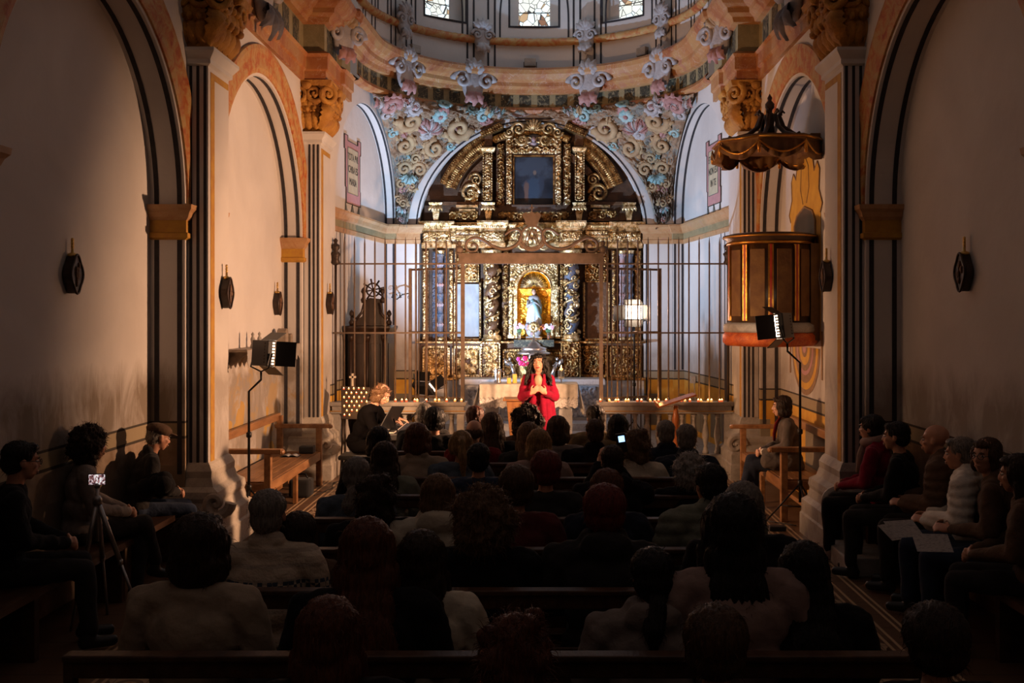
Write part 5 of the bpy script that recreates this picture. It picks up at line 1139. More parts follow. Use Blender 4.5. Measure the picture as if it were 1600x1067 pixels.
# carved dark wooden confessional behind the left grille
C_ = thing('confessional', 'dark carved wooden confessional behind the left grille', 'confessional', (-2.55, 15.4, .16))
x0, x1, y0, y1 = -2.80, -2.20, 15.05, 15.75
k = MB(); k.box(x0, x1, y0, y1, .16, 1.93); k.build('body', 'wood_dark', C_)
k = MB(); k.wrap(x0, x1, y0, y1, [(0, 1.90), (.03, 1.93), (.05, 1.98), (.05, 2.01), (0, 2.02)]); k.build('cornice', 'wood_dark', C_)
k = MB(); k.wrap(x0, x1, y0, y1, [(.04, .16), (.04, .30), (.01, .34)]); k.build('plinth', 'wood_dark', C_)
for xx in (x0+.05, (x0+x1)/2, x1-.05): k = MB(); k.tube([(xx, y0-.02, .35), (xx, y0-.03, 1.1), (xx, y0-.02, 1.88)], [.03, .022, .03], 8); k.lathe((xx, y0-.02, 1.78), [(.03, 0), (.045, .05), (.05, .10)], 10); k.build('column', 'wood_dark', C_)
for a, b_ in ((x0+.10, (x0+x1)/2-.05), ((x0+x1)/2+.05, x1-.10)):
    k = MB(); k.box(a, b_, y0-.012, y0, .42, .95); k.box(a, b_, y0-.012, y0, 1.02, 1.75); bevel(k.build('panel', 'wood_dark', C_), .01)
for z0_, z1_ in ((.42, .95), (1.02, 1.75)): k = MB(); k.box(x1, x1+.012, y0+.08, y1-.08, z0_, z1_); bevel(k.build('panel', 'wood_dark', C_), .01)
k = MB(); xm = (x0+x1)/2+.05; k.prism([(-.30, 2.02), (-.26, 2.08), (-.14, 2.16), (-.10, 2.40), (-.02, 2.44), (.16, 2.42), (.18, 2.16), (.22, 2.08), (.25, 2.02)], lambda u, v, d: (xm+u, y0+.05+d, v), 0, .08); k.build('pediment', 'wood_dark', C_)
for q, zq in ((-.30, 2.02), (.27, 2.02), (-.12, 2.36), (.17, 2.36)): k = MB(); k.lathe((xm+q, y0+.06, zq), [(.03, 0), (.045, .05), (.02, .09), (.02, .14), (.04, .17), (.03, .21), (.003, .24)], 10); k.build('finial', 'wood_dark', C_)
k = MB(); wc = Vector((xm+.03, y0+.04, 2.56)); k.tube([wc+Vector((.10*math.cos(a), 0, .10*math.sin(a))) for a in [2*PI*i/20 for i in range(21)]], .014, 6)
for i in range(8): a = PI*i/4+.2; k.tube([wc, wc+Vector((math.cos(a), 0, math.sin(a)))*.17], [.010, .016], 6)
k.build('wheel_crest', 'wood_dark', C_)
for s in (-1, 1): k = MB(); k.tube([(xm+s*.28, y0+.04, 2.16), (xm+s*.22, y0+.04, 2.12), (xm+s*.14, y0+.04, 2.22), (xm+s*.11, y0+.04, 2.36)], [.02, .025, .022, .015], 8); k.build('scroll', 'wood_dark', C_)
# iron wall bracket, service door, socket
k = MB(); c = W(625, 462, 17.2); k.tube([c+Vector((-.16, .1, -.02)), c+Vector((-.05, 0, -.06)), c+Vector((.04, 0, .02)), c+Vector((.14, 0, .04)), c+Vector((.20, 0, .0))], .011, 6); k.tube([c+Vector((.0, .15, -.02)), c+Vector((0, 0, -.03)), c+Vector((0, -.02, .02))], .012, 6); volute(k, c+Vector((-.10, 0, .0)), Vector((1, 0, 0)), Vector((0, 0, 1)), Vector((0, -1, 0)), .05, 1.2, 1, .15); volute(k, c+Vector((.16, 0, -.03)), Vector((1, 0, 0)), Vector((0, 0, 1)), Vector((0, -1, 0)), .04, 1.2, 1, .15)
tag(k.build('scroll_bracket', 'iron_dark'), 'scrolled black iron bracket on the wall left of the retable', 'bracket')
P, rec, tc, r, Zs, Ln, d_, n_2 = SP[1]
k = MB(); 
def q_(t, z, o): return P(t, z, -rec+o)
k.add([q_(.62, .16, .002), q_(1.0, .16, .002), q_(1.0, 1.95, .002), q_(.62, 1.95, .002), q_(.62, .16, .02), q_(1.0, .16, .02), q_(1.0, 1.95, .02), q_(.62, 1.95, .02)], [(0, 1, 2, 3), (4, 5, 6, 7), (0, 1, 5, 4), (1, 2, 6, 5), (2, 3, 7, 6), (3, 0, 4, 7)])
tag(k.build('door_1', 'wood_dark'), 'low dark door in the right wall of the chancel', kind='structure')
k = MB(); c = P(2.72, 1.10, -rec+.03); k.box(c.x-.06, c.x+.02, c.y-.05, c.y+.05, c.z-.06, c.z+.06); k.tube([c+Vector((0, 0, -.06)), c+Vector((.02, -.05, -.4)), c+Vector((.01, -.02, -.9))], .008, 6); tag(k.build('socket_box', 'stone_pale'), 'small white socket box with a cable on the right chancel wall', 'socket')
# ------------------------------------------------------------------ film lights
def led_light(c, target, foot, name_label, cat='light', stand=True, emit='led_lit', w_=.30, h_=.26, lit=True, doors=True):
    c = Vector(c); foot = Vector(foot); R_ = thing('led_panel', name_label, 'lamp', foot, group='film lamps on stands')
    n = (Vector(target)-c).normalized(); rt = n.cross(Vector((0, 0, 1))).normalized(); up = rt.cross(n); M3 = Matrix((rt, n, up)).transposed()
    k = MB(); k.obox(c-n*.05, M3, w_/2, .045, h_/2); h = k.build('housing', 'black_plastic', R_); bevel(h, .01)
    k = MB(); k.obox(c-n*.002, M3, w_/2-.02, .004, h_/2-.02); k.build('diode_panel', emit, R_)
    k = MB()
    for i in range(7): k.obox(c-n*.097+rt*(w_*.3)+up*(h_*(.38-.12*i)), M3, .015, .004, .005)
    k.build('vents', 'iron_dark', h)
    if doors:
        for s in (-1, 1):
            e = c+rt*s*w_/2; d = (n*.75+rt*s*.66).normalized(); k = MB(); k.obox(e+d*.10, Matrix((d, d.cross(up), up)).transposed(), .10, .003, h_/2*.95); bd = k.build('barn_door', 'black_metal', R_)
            e = c+up*s*h_/2; d = (n*.80+up*s*.6).normalized(); k = MB(); k.obox(e+d*.07, Matrix((rt, d, rt.cross(d))).transposed(), w_/2*.95, .07, .003); k.build('barn_door', 'black_metal', R_)
            k = MB()
            for i in range(8):
                q = c+rt*s*(w_/2+.006)-n*.03+up*(h_*(-.4+.8*i/7)); k.obox(q, M3, .004, .012, .008)
            k.build('glowing_slots', 'led_strip', bd)
    k = MB(); k.tube([c-n*.05-rt*(w_/2+.02), c-n*.08-rt*(w_/2+.02)-up*h_*.55, c-n*.06-up*(h_*.72), c-n*.08+rt*(w_/2+.02)-up*h_*.55, c-n*.05+rt*(w_/2+.02)], .009, 6); k.build('yoke', 'black_metal', R_)
    top = c-n*.06-up*(h_*.72)
    k = MB(); k.tube([top, top+Vector((0, 0, -.08)), (foot.x, foot.y, max(foot.z+.3, top.z-.2)), (foot.x, foot.y, foot.z+.25)], [.012, .012, .012, .016], 8)
    for z in (foot.z+.42, foot.z+.95): k.lathe((foot.x, foot.y, z), [(.016, 0), (.028, .01), (.028, .05), (.016, .06)], 10)
    k.build('pole', 'black_metal', R_)
    for i in range(3):
        a = .6+i*2*PI/3; k = MB(); dd = Vector((math.cos(a), math.sin(a), 0)); k.tube([foot+Vector((0, 0, .42))+dd*.02, foot+Vector((0, 0, .015))+dd*.36], .010, 6); k.tube([foot+Vector((0, 0, .20)), foot+Vector((0, 0, .20))+dd*.20], .006, 5); k.build('leg', 'black_metal', R_)
    return R_
led_light(LP_L, (.2, 13.0, 1.5), (-2.80, 10.02, 0), 'black lamp panel on a stand lighting the singer, before the left bench')
led_light(LP_R, (-1.6, 13.0, 1.45), (2.82, 10.3, 0), 'black lamp panel on a stand lighting the pianist, before the right bench')
led_light(LP_B, (-.4, 7.5, 1.3), (1.52, 14.9, .16), 'glaring lamp panel behind the right grille, turned to the audience', emit='led_lit', w_=.28, h_=.24)
F_ = led_light(LP_C, (.45, 17.5, 4.5), (-1.66, 14.93, .16), 'low black floodlight behind the left rail pointing up at the retable', emit='led_cool', w_=.34, h_=.20)
# ------------------------------------------------------------------ wooden book stand on the right
B_ = thing('book_stand', 'turned wooden book stand with sloping top before the right rail', 'lectern', (1.95, 13.45, 0))
k = MB(); k.lathe((1.95, 13.45, 0), [(.16, 0), (.16, .03), (.06, .06), (.035, .15), (.05, .25), (.035, .4), (.04, .7), (.05, .78), (.035, .86), (.03, .96)], 16); k.build('pole', 'wood_lectern', B_)
k = MB(); M3 = Matrix.Rotation(math.radians(-18), 3, 'Y'); k.obox((1.95, 13.45, 1.03), M3, .27, .17, .012); k.obox(Vector((1.95, 13.45, 1.03))+M3 @ Vector((-.26, 0, .03)), M3, .012, .17, .025); bevel(k.build('desk', 'wood_lectern', B_), .006)
# ------------------------------------------------------------------ pulpit with sounding board on the right wall
PC = Vector((2.80, 11.6, 0)); pr_ = .50
PU = thing('pulpit', 'round wooden pulpit with gilt ribs hanging on the right side wall', 'pulpit', (PC.x, PC.y, 1.82))
k = MB(); k.lathe(PC, [(.47, 1.98), (.47, 3.02)], 48); k.build('drum', 'pulpit_wood', PU)
k = MB(); k.lathe(PC, [(.30, 1.82), (.50, 1.83), (.54, 1.87), (.54, 1.95), (.50, 2.0)], 48); k.build('marble_base', 'marble_red', PU)
k = MB(); k.lathe(PC, [(.52, 1.985), (.535, 2.01), (.53, 2.07), (.48, 2.10)], 48); k.build('base_moulding', 'stone_grey', PU)
k = MB(); k.lathe(PC, [(.45, 3.0), (.49, 3.02), (.50, 3.05), (.53, 3.07), (.54, 3.10), (.46, 3.12)], 48, 0); k.build('rim', 'pulpit_wood', PU)
k = MB(); k.lathe(PC, [(.475, 2.99), (.497, 3.0), (.497, 3.02)], 48); k.lathe(PC, [(.535, 3.07), (.548, 3.08), (.535, 3.095)], 48); k.build('gilt_moulding', 'pulpit_gold', PU)
N8 = 10
for i in range(N8):
    a = 2*PI*i/N8+.12
    if math.cos(a) > .8: continue
    d = Vector((math.cos(a), math.sin(a), 0)); t = Vector((-d.y, d.x, 0)); M3 = Matrix((t, d, Vector((0, 0, 1)))).transposed()
    k = MB(); k.obox(PC+d*.478+Vector((0, 0, 2.55)), M3, .030, .014, .43)
    rb_ = k.build('rib', 'pulpit_gold', PU); k = MB(); k.obox(PC+d*.484+Vector((0, 0, 2.55)), M3, .012, .010, .43); k.build('red_fillet', 'pulpit_red', rb_)
    a2 = a+PI/N8; d = Vector((math.cos(a2), math.sin(a2), 0)); t = Vector((-d.y, d.x, 0)); M3 = Matrix((t, d, Vector((0, 0, 1)))).transposed()
    k = MB(); k.obox(PC+d*.470+Vector((0, 0, 2.55)), M3, .085, .010, .38); bevel(k.build('panel', 'pulpit_panel', PU), .006)
k = MB(); k.lathe(PC, [(.02, 1.30), (.05, 1.34), (.10, 1.42), (.20, 1.6), (.34, 1.78), (.38, 1.83)], 24); k.V = [(max(v[0], PC.x), v[1], v[2]) if False else v for v in k.V]; 
CN = thing('sounding_board', 'dark wooden pulpit canopy with carved hanging drapery and scrolls, above the pulpit', 'canopy', (PC.x, PC.y, 3.95))
oct_ = lambda r, z, ph=PI/8: [PC+Vector((r*math.cos(2*PI*i/8+ph), r*math.sin(2*PI*i/8+ph), z)) for i in range(8)]
k = MB(); rr = [(.44, 4.10), (.63, 4.12), (.67, 4.16), (.64, 4.20), (.20, 4.26)]; vs = []
for r0, z in rr: vs += oct_(r0, z)
k.add(vs, [(i*8+j, i*8+(j+1) % 8, (i+1)*8+(j+1) % 8, (i+1)*8+j) for i in range(4) for j in range(8)]+[tuple(range(8))[::-1], tuple(32+j for j in range(8))]); k.build('roof_board', 'pulpit_panel', CN)
k = MB(); o8 = oct_(.675, 4.165)
for i in range(8): k.tube([o8[i], o8[(i+1) % 8]], .012, 6)
k.build('gilt_edge', 'pulpit_gold', CN)
for i in range(8):
    a, b_ = oct_(.645, 4.14)[i], oct_(.645, 4.14)[(i+1) % 8]; k = MB(); N = 16; vs = []
    for q in range(N+1):
        t = q/N; p = a.lerp(b_, t); dz = -.06-.15*abs(math.sin(t*PI))**.7; out = (p-Vector((PC.x, PC.y, p.z))).normalized()*(.01+.01*math.sin(t*25)); vs += [p, p+out*1.5+Vector((0, 0, dz*.5)), p+out*3+Vector((0, 0, dz)), p-out*.5-out.normalized()*.02+Vector((0, 0, dz))]
    k.add(vs, [(4*q+j, 4*q+j+1, 4*q+4+j+1, 4*q+4+j) for q in range(N) for j in range(3)], 0, True); dr = k.build('drapery', 'pulpit_panel', CN)
    k = MB(); k.tube([a.lerp(b_, t)+(a.lerp(b_, t)-Vector((PC.x, PC.y, a.z))).normalized()*.035+Vector((0, 0, -.03-.12*math.sin(t*PI)**1.0)) for t in [q/10 for q in range(11)]], .012, 6); k.build('cord', 'pulpit_gold', dr)
    k = MB(); p = a+(a-Vector((PC.x, PC.y, a.z))).normalized()*.03; k.tube([p, p+Vector((0, 0, -.08)), p+Vector((0, 0, -.16))], [.008, .022, .016], 8); k.build('tassel', 'pulpit_gold', dr)
    if i % 2 == 0 or True:
        d = Vector((math.cos(2*PI*i/8+PI/8), math.sin(2*PI*i/8+PI/8), 0)); k = MB(); k.tube([PC+d*.56+Vector((0, 0, 4.22)), PC+d*.50+Vector((0, 0, 4.20)), PC+d*.30+Vector((0, 0, 4.26)), PC+d*.16+Vector((0, 0, 4.36)), PC+d*.11+Vector((0, 0, 4.50)), PC+d*.15+Vector((0, 0, 4.55)), PC+d*.17+Vector((0, 0, 4.52))], [.015, .022, .026, .026, .022, .02, .012], 8); k.build('scroll', 'wood_dark', CN)
k = MB(); k.lathe(PC, [(.07, 4.24), (.05, 4.40), (.07, 4.50), (.03, 4.54), (.03, 4.57), (.055, 4.60), (.055, 4.64), (.02, 4.68), (.03, 4.71), (.002, 4.76)], 14); k.build('finial', 'wood_dark', CN)
k = MB(); k.box(3.2, 3.31, 11.3, 11.9, 4.05, 4.25); k.build('wall_bracket', 'pulpit_panel', CN); k = MB(); k.box(3.2, 3.31, 11.3, 11.9, 1.9, 3.0); k.build('wall_bracket', 'pulpit_panel', PU)
# painted door surround behind the pulpit, and painted drapery under it
XW = 3.308
D_ = thing('painted_doorway', 'yellow painted baroque door surround with a dark door behind the pulpit', 'wall painting', (XW, 12.0, 2.75))
fr2 = lambda u, v, d: (XW-d, 11.95-1.6*u, v)
k = MB(); k.prism([(-.42, 1.9), (-.42, 3.35), (-.47, 3.45), (-.38, 3.62), (-.40, 3.85), (-.34, 3.95), (-.26, 3.86), (-.20, 4.10), (.0, 4.25), (.20, 4.10), (.26, 3.86), (.34, 3.95), (.40, 3.85), (.38, 3.62), (.47, 3.45), (.42, 3.35), (.42, 1.9)], fr2, .001, .006); k.build('surround', 'drape_yellow', D_)
k = MB(); k.prism([(-.30, 1.9), (-.30, 3.28), (-.22, 3.40), (0, 3.48), (.22, 3.40), (.30, 3.28), (.30, 1.9)], fr2, .006, .012); k.build('door_panel', 'door_marbled', D_)
k = MB(); k.tube([fr2(u, v, .012) for u, v in ((-.30, 1.9), (-.30, 3.28), (-.22, 3.40), (0, 3.48), (.22, 3.40), (.30, 3.28), (.30, 1.9))], .014, 6); k.build('outline', 'drape_brown', D_)
k = MB()
for sgn in (-1, 1):
    k.tube([fr2(sgn*u, v, .008) for u, v in ((.42, 3.35), (.47, 3.45), (.38, 3.62), (.40, 3.85), (.34, 3.95), (.26, 3.86), (.20, 4.10), (0, 4.25))], .008, 5); k.tube([fr2(sgn*u, v, .008) for u, v in ((.05, 3.52), (.12, 3.7), (.10, 3.95), (.0, 4.1))], .006, 5)
k.build('scroll_lines', 'drape_brown', D_)
S_ = thing('painted_drapery', 'yellow and brown painted swag on the wall under the pulpit', 'wall painting', (XW, 11.9, 1.25)); yc_ = 11.95
cols = ['drape_brown', 'drape_yellow', 'drape_brown', 'stucco_pink', 'drape_brown', 'drape_yellow', 'drape_brown', 'plaster_white']
for i, (ra, m_) in enumerate(zip((.40, .355, .30, .235, .20, .15, .085, .05), ('drape_brown', 'drape_yellow', 'drape_brown', 'cartouche_pink', 'drape_brown', 'drape_yellow', 'drape_brown', 'cartouche_pink'))):
    k = MB(); N = 20; k.prism([(ra*math.cos(a), 1.80+.50*(ra/.40)*1.15*math.sin(a)) for a in [PI+PI*q/N for q in range(N+1)]], lambda u, v, d: (XW-d, yc_-1.6*u, v), .0015*i+.001, .0015*i+.003); k.build('fold', m_, S_)
for u in (-.45, .45): k = MB(); k.box(XW-.005, XW-.001, yc_-1.6*u-.03, yc_-1.6*u+.03, 1.45, 2.0); k.build('tail', 'drape_brown', S_)
# ------------------------------------------------------------------ stations of the cross
def station(c, nx, label):
    c = Vector(c); R_ = thing('cross_station', label, 'plaque', c, group='oval stations of the cross'); f = lambda u, v, d: (c.x+nx*d, c.y+u, c.z+v)
    pts = []
    for i in range(40):
        a = 2*PI*i/40; r = 1+.10*math.cos(4*a); pts.append((.088*r*math.cos(a), .135*r*math.sin(a)))
    k = MB(); k.prism(pts, f, 0, .07); bevel(k.build('frame', 'wood_dark', R_), .008)
    k = MB(); pts2 = [(u*.78, v*.78) for u, v in pts]; k.tube([f(u, v, .072) for u, v in pts+pts[:1]], .010, 6); k.build('rim', 'wood_dark', R_)
    k = MB(); rq = random.Random(int(c.y*100))
    for i in range(9): k.ell(f(rq.uniform(-.04, .04), rq.uniform(-.07, .08), .072), (.014, rq.uniform(.012, .022), rq.uniform(.02, .045)), 8)
    k.build('relief_figures', 'retable_brown', R_)
    k = MB(); k.lathe((c.x+nx*.035, c.y, c.z+.13), [(.03, 0), (.04, .01), (.035, .025), (.012, .035), (.010, .07)], 10); k.box(c.x+nx*.035-.008, c.x+nx*.035+.008, c.y-.010, c.y+.010, c.z+.19, c.z+.26)
    for q in ((0, .212), (0, .235), (0, .262)): k.ell((c.x+nx*.035, c.y+q[0], c.z+q[1]), (.012, .016, .016), 8)
    k.build('cross_finial', 'brass', R_)
    k = MB(); k.tube([(c.x-nx*.0, c.y, c.z+.15), (c.x+nx*.06, c.y, c.z+.15)], .004, 5); k.build('hook', 'iron_dark', R_)
station((-3.455, 7.58, 2.50), 1, 'dark oval station plaque on the left wall nearest the camera'); station((-2.945, 9.66, 2.40), 1, 'dark oval station plaque on the near left pier'); station((-3.305, 12.85, 2.33), 1, 'dark oval station plaque above the shelf on the lit left wall'); station((-2.815, 13.72, 2.34), 1, 'dark oval station plaque on the left chancel pier')
station((3.455, 7.7, 2.52), -1, 'dark oval station plaque on the right wall nearest the camera'); station((2.945, 9.66, 2.56), -1, 'dark oval station plaque on the near right pier beside the pulpit'); station((2.815, 13.72, 2.60), -1, 'dark oval station plaque on the right chancel pier, half behind the pulpit')
# ------------------------------------------------------------------ shelf on the left wall
S_ = thing('shelf', 'wooden shelf with scalloped valance on the lit left wall', 'shelf', (-3.2, 11.9, 1.78))
k = MB(); k.box(-3.308, -3.05, 10.8, 13.18, 1.78, 1.81); bevel(k.build('board', 'wood_shelf', S_), .004)
k = MB(); N = 120; vs = []
for i in range(N+1): y = 10.8+2.38*i/N; vs += [(-3.048, y, 1.80), (-3.046+.004*math.sin(i), y, 1.66-.06*(1-abs(2*((i/8) % 1)-1)))]
k.add(vs, [(2*i, 2*i+1, 2*i+3, 2*i+2) for i in range(N)]); k.build('valance', 'stone_grey', S_)
for y in (11.0, 12.7): k = MB(); k.prism([(-3.308, 1.78), (-3.08, 1.78), (-3.308, 1.60)], lambda u, v, d: (u, y+d, v), 0, .03); k.build('bracket', 'wood_shelf', S_)
for y, h, w_, lb in ((12.78, .20, .07, 'taller pale wooden box on the wall shelf'), (13.02, .13, .05, 'shorter pale wooden box on the wall shelf')):
    k = MB(); k.prism([(-w_, 0), (w_, 0), (w_, h*.85), (0, h), (-w_, h*.85)], lambda u, v, d: (-3.24+d, y+u, 1.811+v), 0, .11); tag(k.build('wooden_box', 'wood_shelf'), lb, 'box')
for y, lb in ((11.35, 'small grey figurine on the wall shelf, nearer one'), (11.62, 'small grey figurine on the wall shelf, farther one')):
    k = MB(); k.lathe((-3.15, y, 1.811), [(.03, 0), (.03, .02), (.02, .05), (.028, .10), (.012, .13), (.02, .155), (.002, .18)], 12); tag(k.build('figurine', 'stone_grey'), lb, 'figurine', 'figurines on the shelf')
# ------------------------------------------------------------------ benches with arms
def bench(loc, rz, Lb, label):
    R_ = thing('wooden_bench', label, 'bench', loc, rz, world=False)
    def p(k, n, lb=None, bv=.006): return bevel(k.build(n, 'wood_bench', R_), bv)
    k = MB(); 
    for i in range(5): k.box(.06+i*.100, .153+i*.100, -Lb/2+.02, Lb/2-.02, .42, .445)
    p(k, 'seat', bv=.003)
    k = MB(); k.box(.55, .585, -Lb/2+.05, Lb/2-.05, .34, .44); k.box(.03, .06, -Lb/2+.05, Lb/2-.05, .34, .44); p(k, 'apron')
    k = MB(); k.box(.02, .08, -Lb/2-.05, Lb/2+.05, .84, .93); k.V = [(x-(.03 if z > .5 else 0), y, z) for x, y, z in k.V]; p(k, 'top_rail')
    for s in (-1, 1):
        y = s*Lb/2
        k = MB(); k.box(.52, .59, y-.035, y+.035, 0, .74); p(k, 'leg'); k = MB(); k.box(.02, .09, y-.035, y+.035, 0, .90); p(k, 'leg')
        k = MB(); k.box(.0, .70, y-.045, y+.045, .74, .79); k.ell((.70, y, .76), (.03, .045, .028), 12); p(k, 'armrest')
        k = MB(); k.box(.09, .52, y-.02, y+.02, .34, .43); p(k, 'side_rail')
    for q in (0,): k = MB(); k.box(.52, .57, q-.035, q+.035, 0, .36); p(k, 'leg'); k = MB(); k.box(.03, .08, q-.03, q+.03, 0, .36); p(k, 'leg')
    k = MB(); k.box(.28, .31, -Lb/2, Lb/2, .12, .17); p(k, 'stretcher'); return R_
bench((-3.26, 11.55, 0), 0, 2.35, 'wooden armed bench standing empty along the lit left wall')
bench((3.26, 11.60, 0), PI, 2.15, 'wooden armed bench under the pulpit with a woman sitting on it')
for s, sd in ((-1, 'left'), (1, 'right')):
    R_ = thing('long_bench', 'plain dark wooden bench along the near %s wall' % sd, 'bench', (s*3.22, 6.9, 0), group='benches along the near walls'); k = MB(); k.box(*sorted((s*3.0, s*3.44)), 4.9, 9.0, .42, .47); k.build('seat', 'wood_pew', R_)
    for y in (5.0, 6.3, 7.6, 8.85): k = MB(); k.box(*sorted((s*3.04, s*3.40)), y-.03, y+.03, 0, .42); k.build('leg', 'wood_pew', R_)
# things on and below the left bench
R_ = thing('open_book', 'small open book lying on the left bench', 'book', (-2.95, 12.25, .447)); 
for s in (-1, 1): k = MB(); k.grid(lambda a, b_: Vector((-2.95+s*.10*a, 12.17+.15*b_, .452+.022*math.sin(PI*a)*(1-.4*a))), 8, 2); k.build('page_block', 'page_print', R_)
k = MB(); k.box(-3.06, -2.84, 12.16, 12.33, .4465, .4505); k.build('cover', 'black_plastic', R_)
k = MB(); k.box(-2.90, -2.72, 12.45, 12.60, .447, .54); bevel(k.build('black_case', 'black_plastic'), .015); tag(bpy.data.objects['black_case'], 'small black case on the seat of the left bench', 'case')
R_ = thing('equipment_bag', 'black equipment bag on the floor under the left bench', 'bag', (-2.75, 11.98, 0)); k = MB(); k.box(-2.88, -2.62, 11.86, 12.10, 0, .22); bevel(k.build('body', 'black_cloth', R_), .04, 3); k = MB(); k.tube([(-2.84, 11.98, .20), (-2.80, 11.98, .27), (-2.70, 11.98, .27), (-2.66, 11.98, .20)], .010, 6); k.build('handle', 'black_metal', R_)
def cable(pts, label, grp=None):
    k = MB(); P0 = [Vector(p) for p in pts]; fine = []
    for i in range(len(P0)-1):
        a, b_, c, d = P0[max(0, i-1)], P0[i], P0[i+1], P0[min(len(P0)-1, i+2)]
        for q in range(5): t = q/5; fine.append(.5*((2*b_)+(c-a)*t+(2*a-5*b_+4*c-d)*t*t+(3*b_-a-3*c+d)*t**3))
    k.tube(fine, .006, 6); tag(k.build('power_cable', 'black_plastic'), label, 'cable', grp)
cable([(-2.6, 12.0, .008), (-2.5, 12.5, .008), (-2.55, 12.95, .008), (-2.3, 13.2, .008)], 'black cable on the floor by the left bench', 'cables on the floor')
cable([(2.78, 10.3, .008), (2.5, 10.6, .008), (2.6, 10.9, .008), (2.42, 11.1, .008), (2.6, 11.4, .008), (2.35, 11.5, .008), (2.55, 11.9, .008)], 'tangled black cable on the floor by the right bench', 'cables on the floor')
cable([(1.6, 14.8, .17), (1.9, 13.75, .008), (2.3, 13.2, .008), (2.2, 12.6, .008), (2.5, 12.2, .008)], 'black cable running from the rail towards the right bench', 'cables on the floor')
k = MB(); k.box(2.45, 2.62, 10.05, 10.15, 0, .05); bevel(k.build('power_strip', 'black_plastic'), .01); tag(bpy.data.objects['power_strip'], 'black power strip on the floor at the foot of the right lamp stand', 'power strip')
# stone step beside the near right pier
k = MB(); k.box(2.70, 3.12, 8.3, 9.0, 0, .16); bevel(k.build('trim_10', 'stone_grey'), .012); tag(bpy.data.objects['trim_10'], kind='structure')
# ------------------------------------------------------------------ pews
PEW = [2.95, 3.75, 4.62, 5.42, 6.22, 7.0, 7.75, 8.5, 9.22]
def make_pew(y):
    R_ = thing('church_pew', 'dark wooden church pew', 'pew', (0, y, 0), group='pews in the nave', world=False); hw = 1.62
    def p(k, n, bv=.006): return bevel(k.build(n, 'wood_pew', R_), bv)
    k = MB(); k.box(-hw, hw, .02, .40, .42, .45); p(k, 'seat'); k = MB(); k.box(-hw, hw, -.045, -.01, .84, .925); k.box(-hw, hw, -.06, .01, .905, .93); p(k, 'top_rail')
    k = MB(); k.box(-hw, hw, -.035, -.015, .50, .66); p(k, 'back_panel')
    for s in (-1, 0, 1): k = MB(); x = s*(hw-.02); k.box(x-.02, x+.02, -.05, .38, 0, .44); k.box(x-.02, x+.02, -.05, .0, .44, .92); p(k, 'end' if s else 'middle_support')
    k = MB(); k.box(-hw, hw, -.20, -.14, .12, .15); k.box(-hw, hw, -.32, -.10, .10, .12); p(k, 'kneeler'); return R_
NTH = ['nearest the camera, cut by the bottom edge', 'second from the camera', 'third from the camera', 'fourth from the camera', 'fifth from the camera', 'sixth from the camera', 'third from the front', 'second from the front', 'front one nearest the singer']
pw = make_pew(PEW[0]); pw['label'] = 'dark wooden church pew, '+NTH[0]
for i, (y, nt) in enumerate(zip(PEW[1:], NTH[1:])): dup(pw, (0 if i < 1 else .02, y, 0), label='dark wooden church pew, '+nt, scale=(1, 1, 1) if i < 1 else (.79, 1, 1))
# ================================================================== PEOPLE
def rotm(yaw=0, pitch=0, roll=0):                   # head turn: yaw left +, pitch down +, roll
    return (Matrix.Rotation(math.radians(yaw), 3, 'Z') @ Matrix.Rotation(math.radians(-pitch), 3, 'X') @ Matrix.Rotation(math.radians(roll), 3, 'Y'))
def prims(mb, L):
    for p in L:
        if p[0] == 'c':
            _, a, b, r0, r1 = p; mb.tube([a, b], [r0, r1], 12); mb.ell(a, r0, 12); mb.ell(b, r1, 12)
        else:
            _, c, r = p[:3]; mb.ell(c, r, 18, 0, p[3] if len(p) > 3 else None)
def bake(name, L, voxel, iters=3, fac=.5):
    k = MB(); prims(k, L); me = k.mesh(name, ['skin']); me.materials.clear()
    o = bpy.data.objects.new('tmp', me); COL.objects.link(o)
    md = o.modifiers.new('r', 'REMESH'); md.mode = 'VOXEL'; md.voxel_size = voxel; md.use_smooth_shade = True
    s = o.modifiers.new('s', 'SMOOTH'); s.factor = fac; s.iterations = iters
    out = bpy.data.meshes.new_from_object(o.evaluated_get(bpy.context.evaluated_depsgraph_get())); out.name = name
    bpy.data.objects.remove(o); bpy.data.meshes.remove(me); return out
def coords(me):
    a = np.empty(len(me.vertices)*3); me.vertices.foreach_get('co', a); n = np.empty(len(me.vertices)*3); me.vertices.foreach_get('normal', n); return a.reshape(-1, 3), n.reshape(-1, 3)
def displace(me, fn, ends=False):
    a, n = coords(me); d = fn(a)
    if ends: d = d*np.clip(1+n[:, 2]*1.3, 0, 1)
    me.vertices.foreach_set('co', (a+n*d[:, None]).ravel()); me.update()
def wob(a, s, seed=0.):                              # smooth pseudo noise
    x, y, z = a[:, 0]*s+seed, a[:, 1]*s+seed*1.7, a[:, 2]*s
    return (np.sin(x+1.7*np.sin(y*1.3+z))+np.sin(1.3*y+1.1*np.sin(z*1.7+x))+np.sin(1.1*z+1.9*np.sin(x*.9-y)))/3
def put(me, name, mname, parent, M4=None, label=None):
    if not me.materials: me.materials.append(MT['skin'])
    o = bpy.data.objects.new(name, me); COL.objects.link(o); o.parent = parent
    o.material_slots[0].link = 'OBJECT'; o.material_slots[0].material = MT[mname]
    if M4 is not None: o.matrix_local = M4
    if label: o['label'] = label
    return o
V = Vector
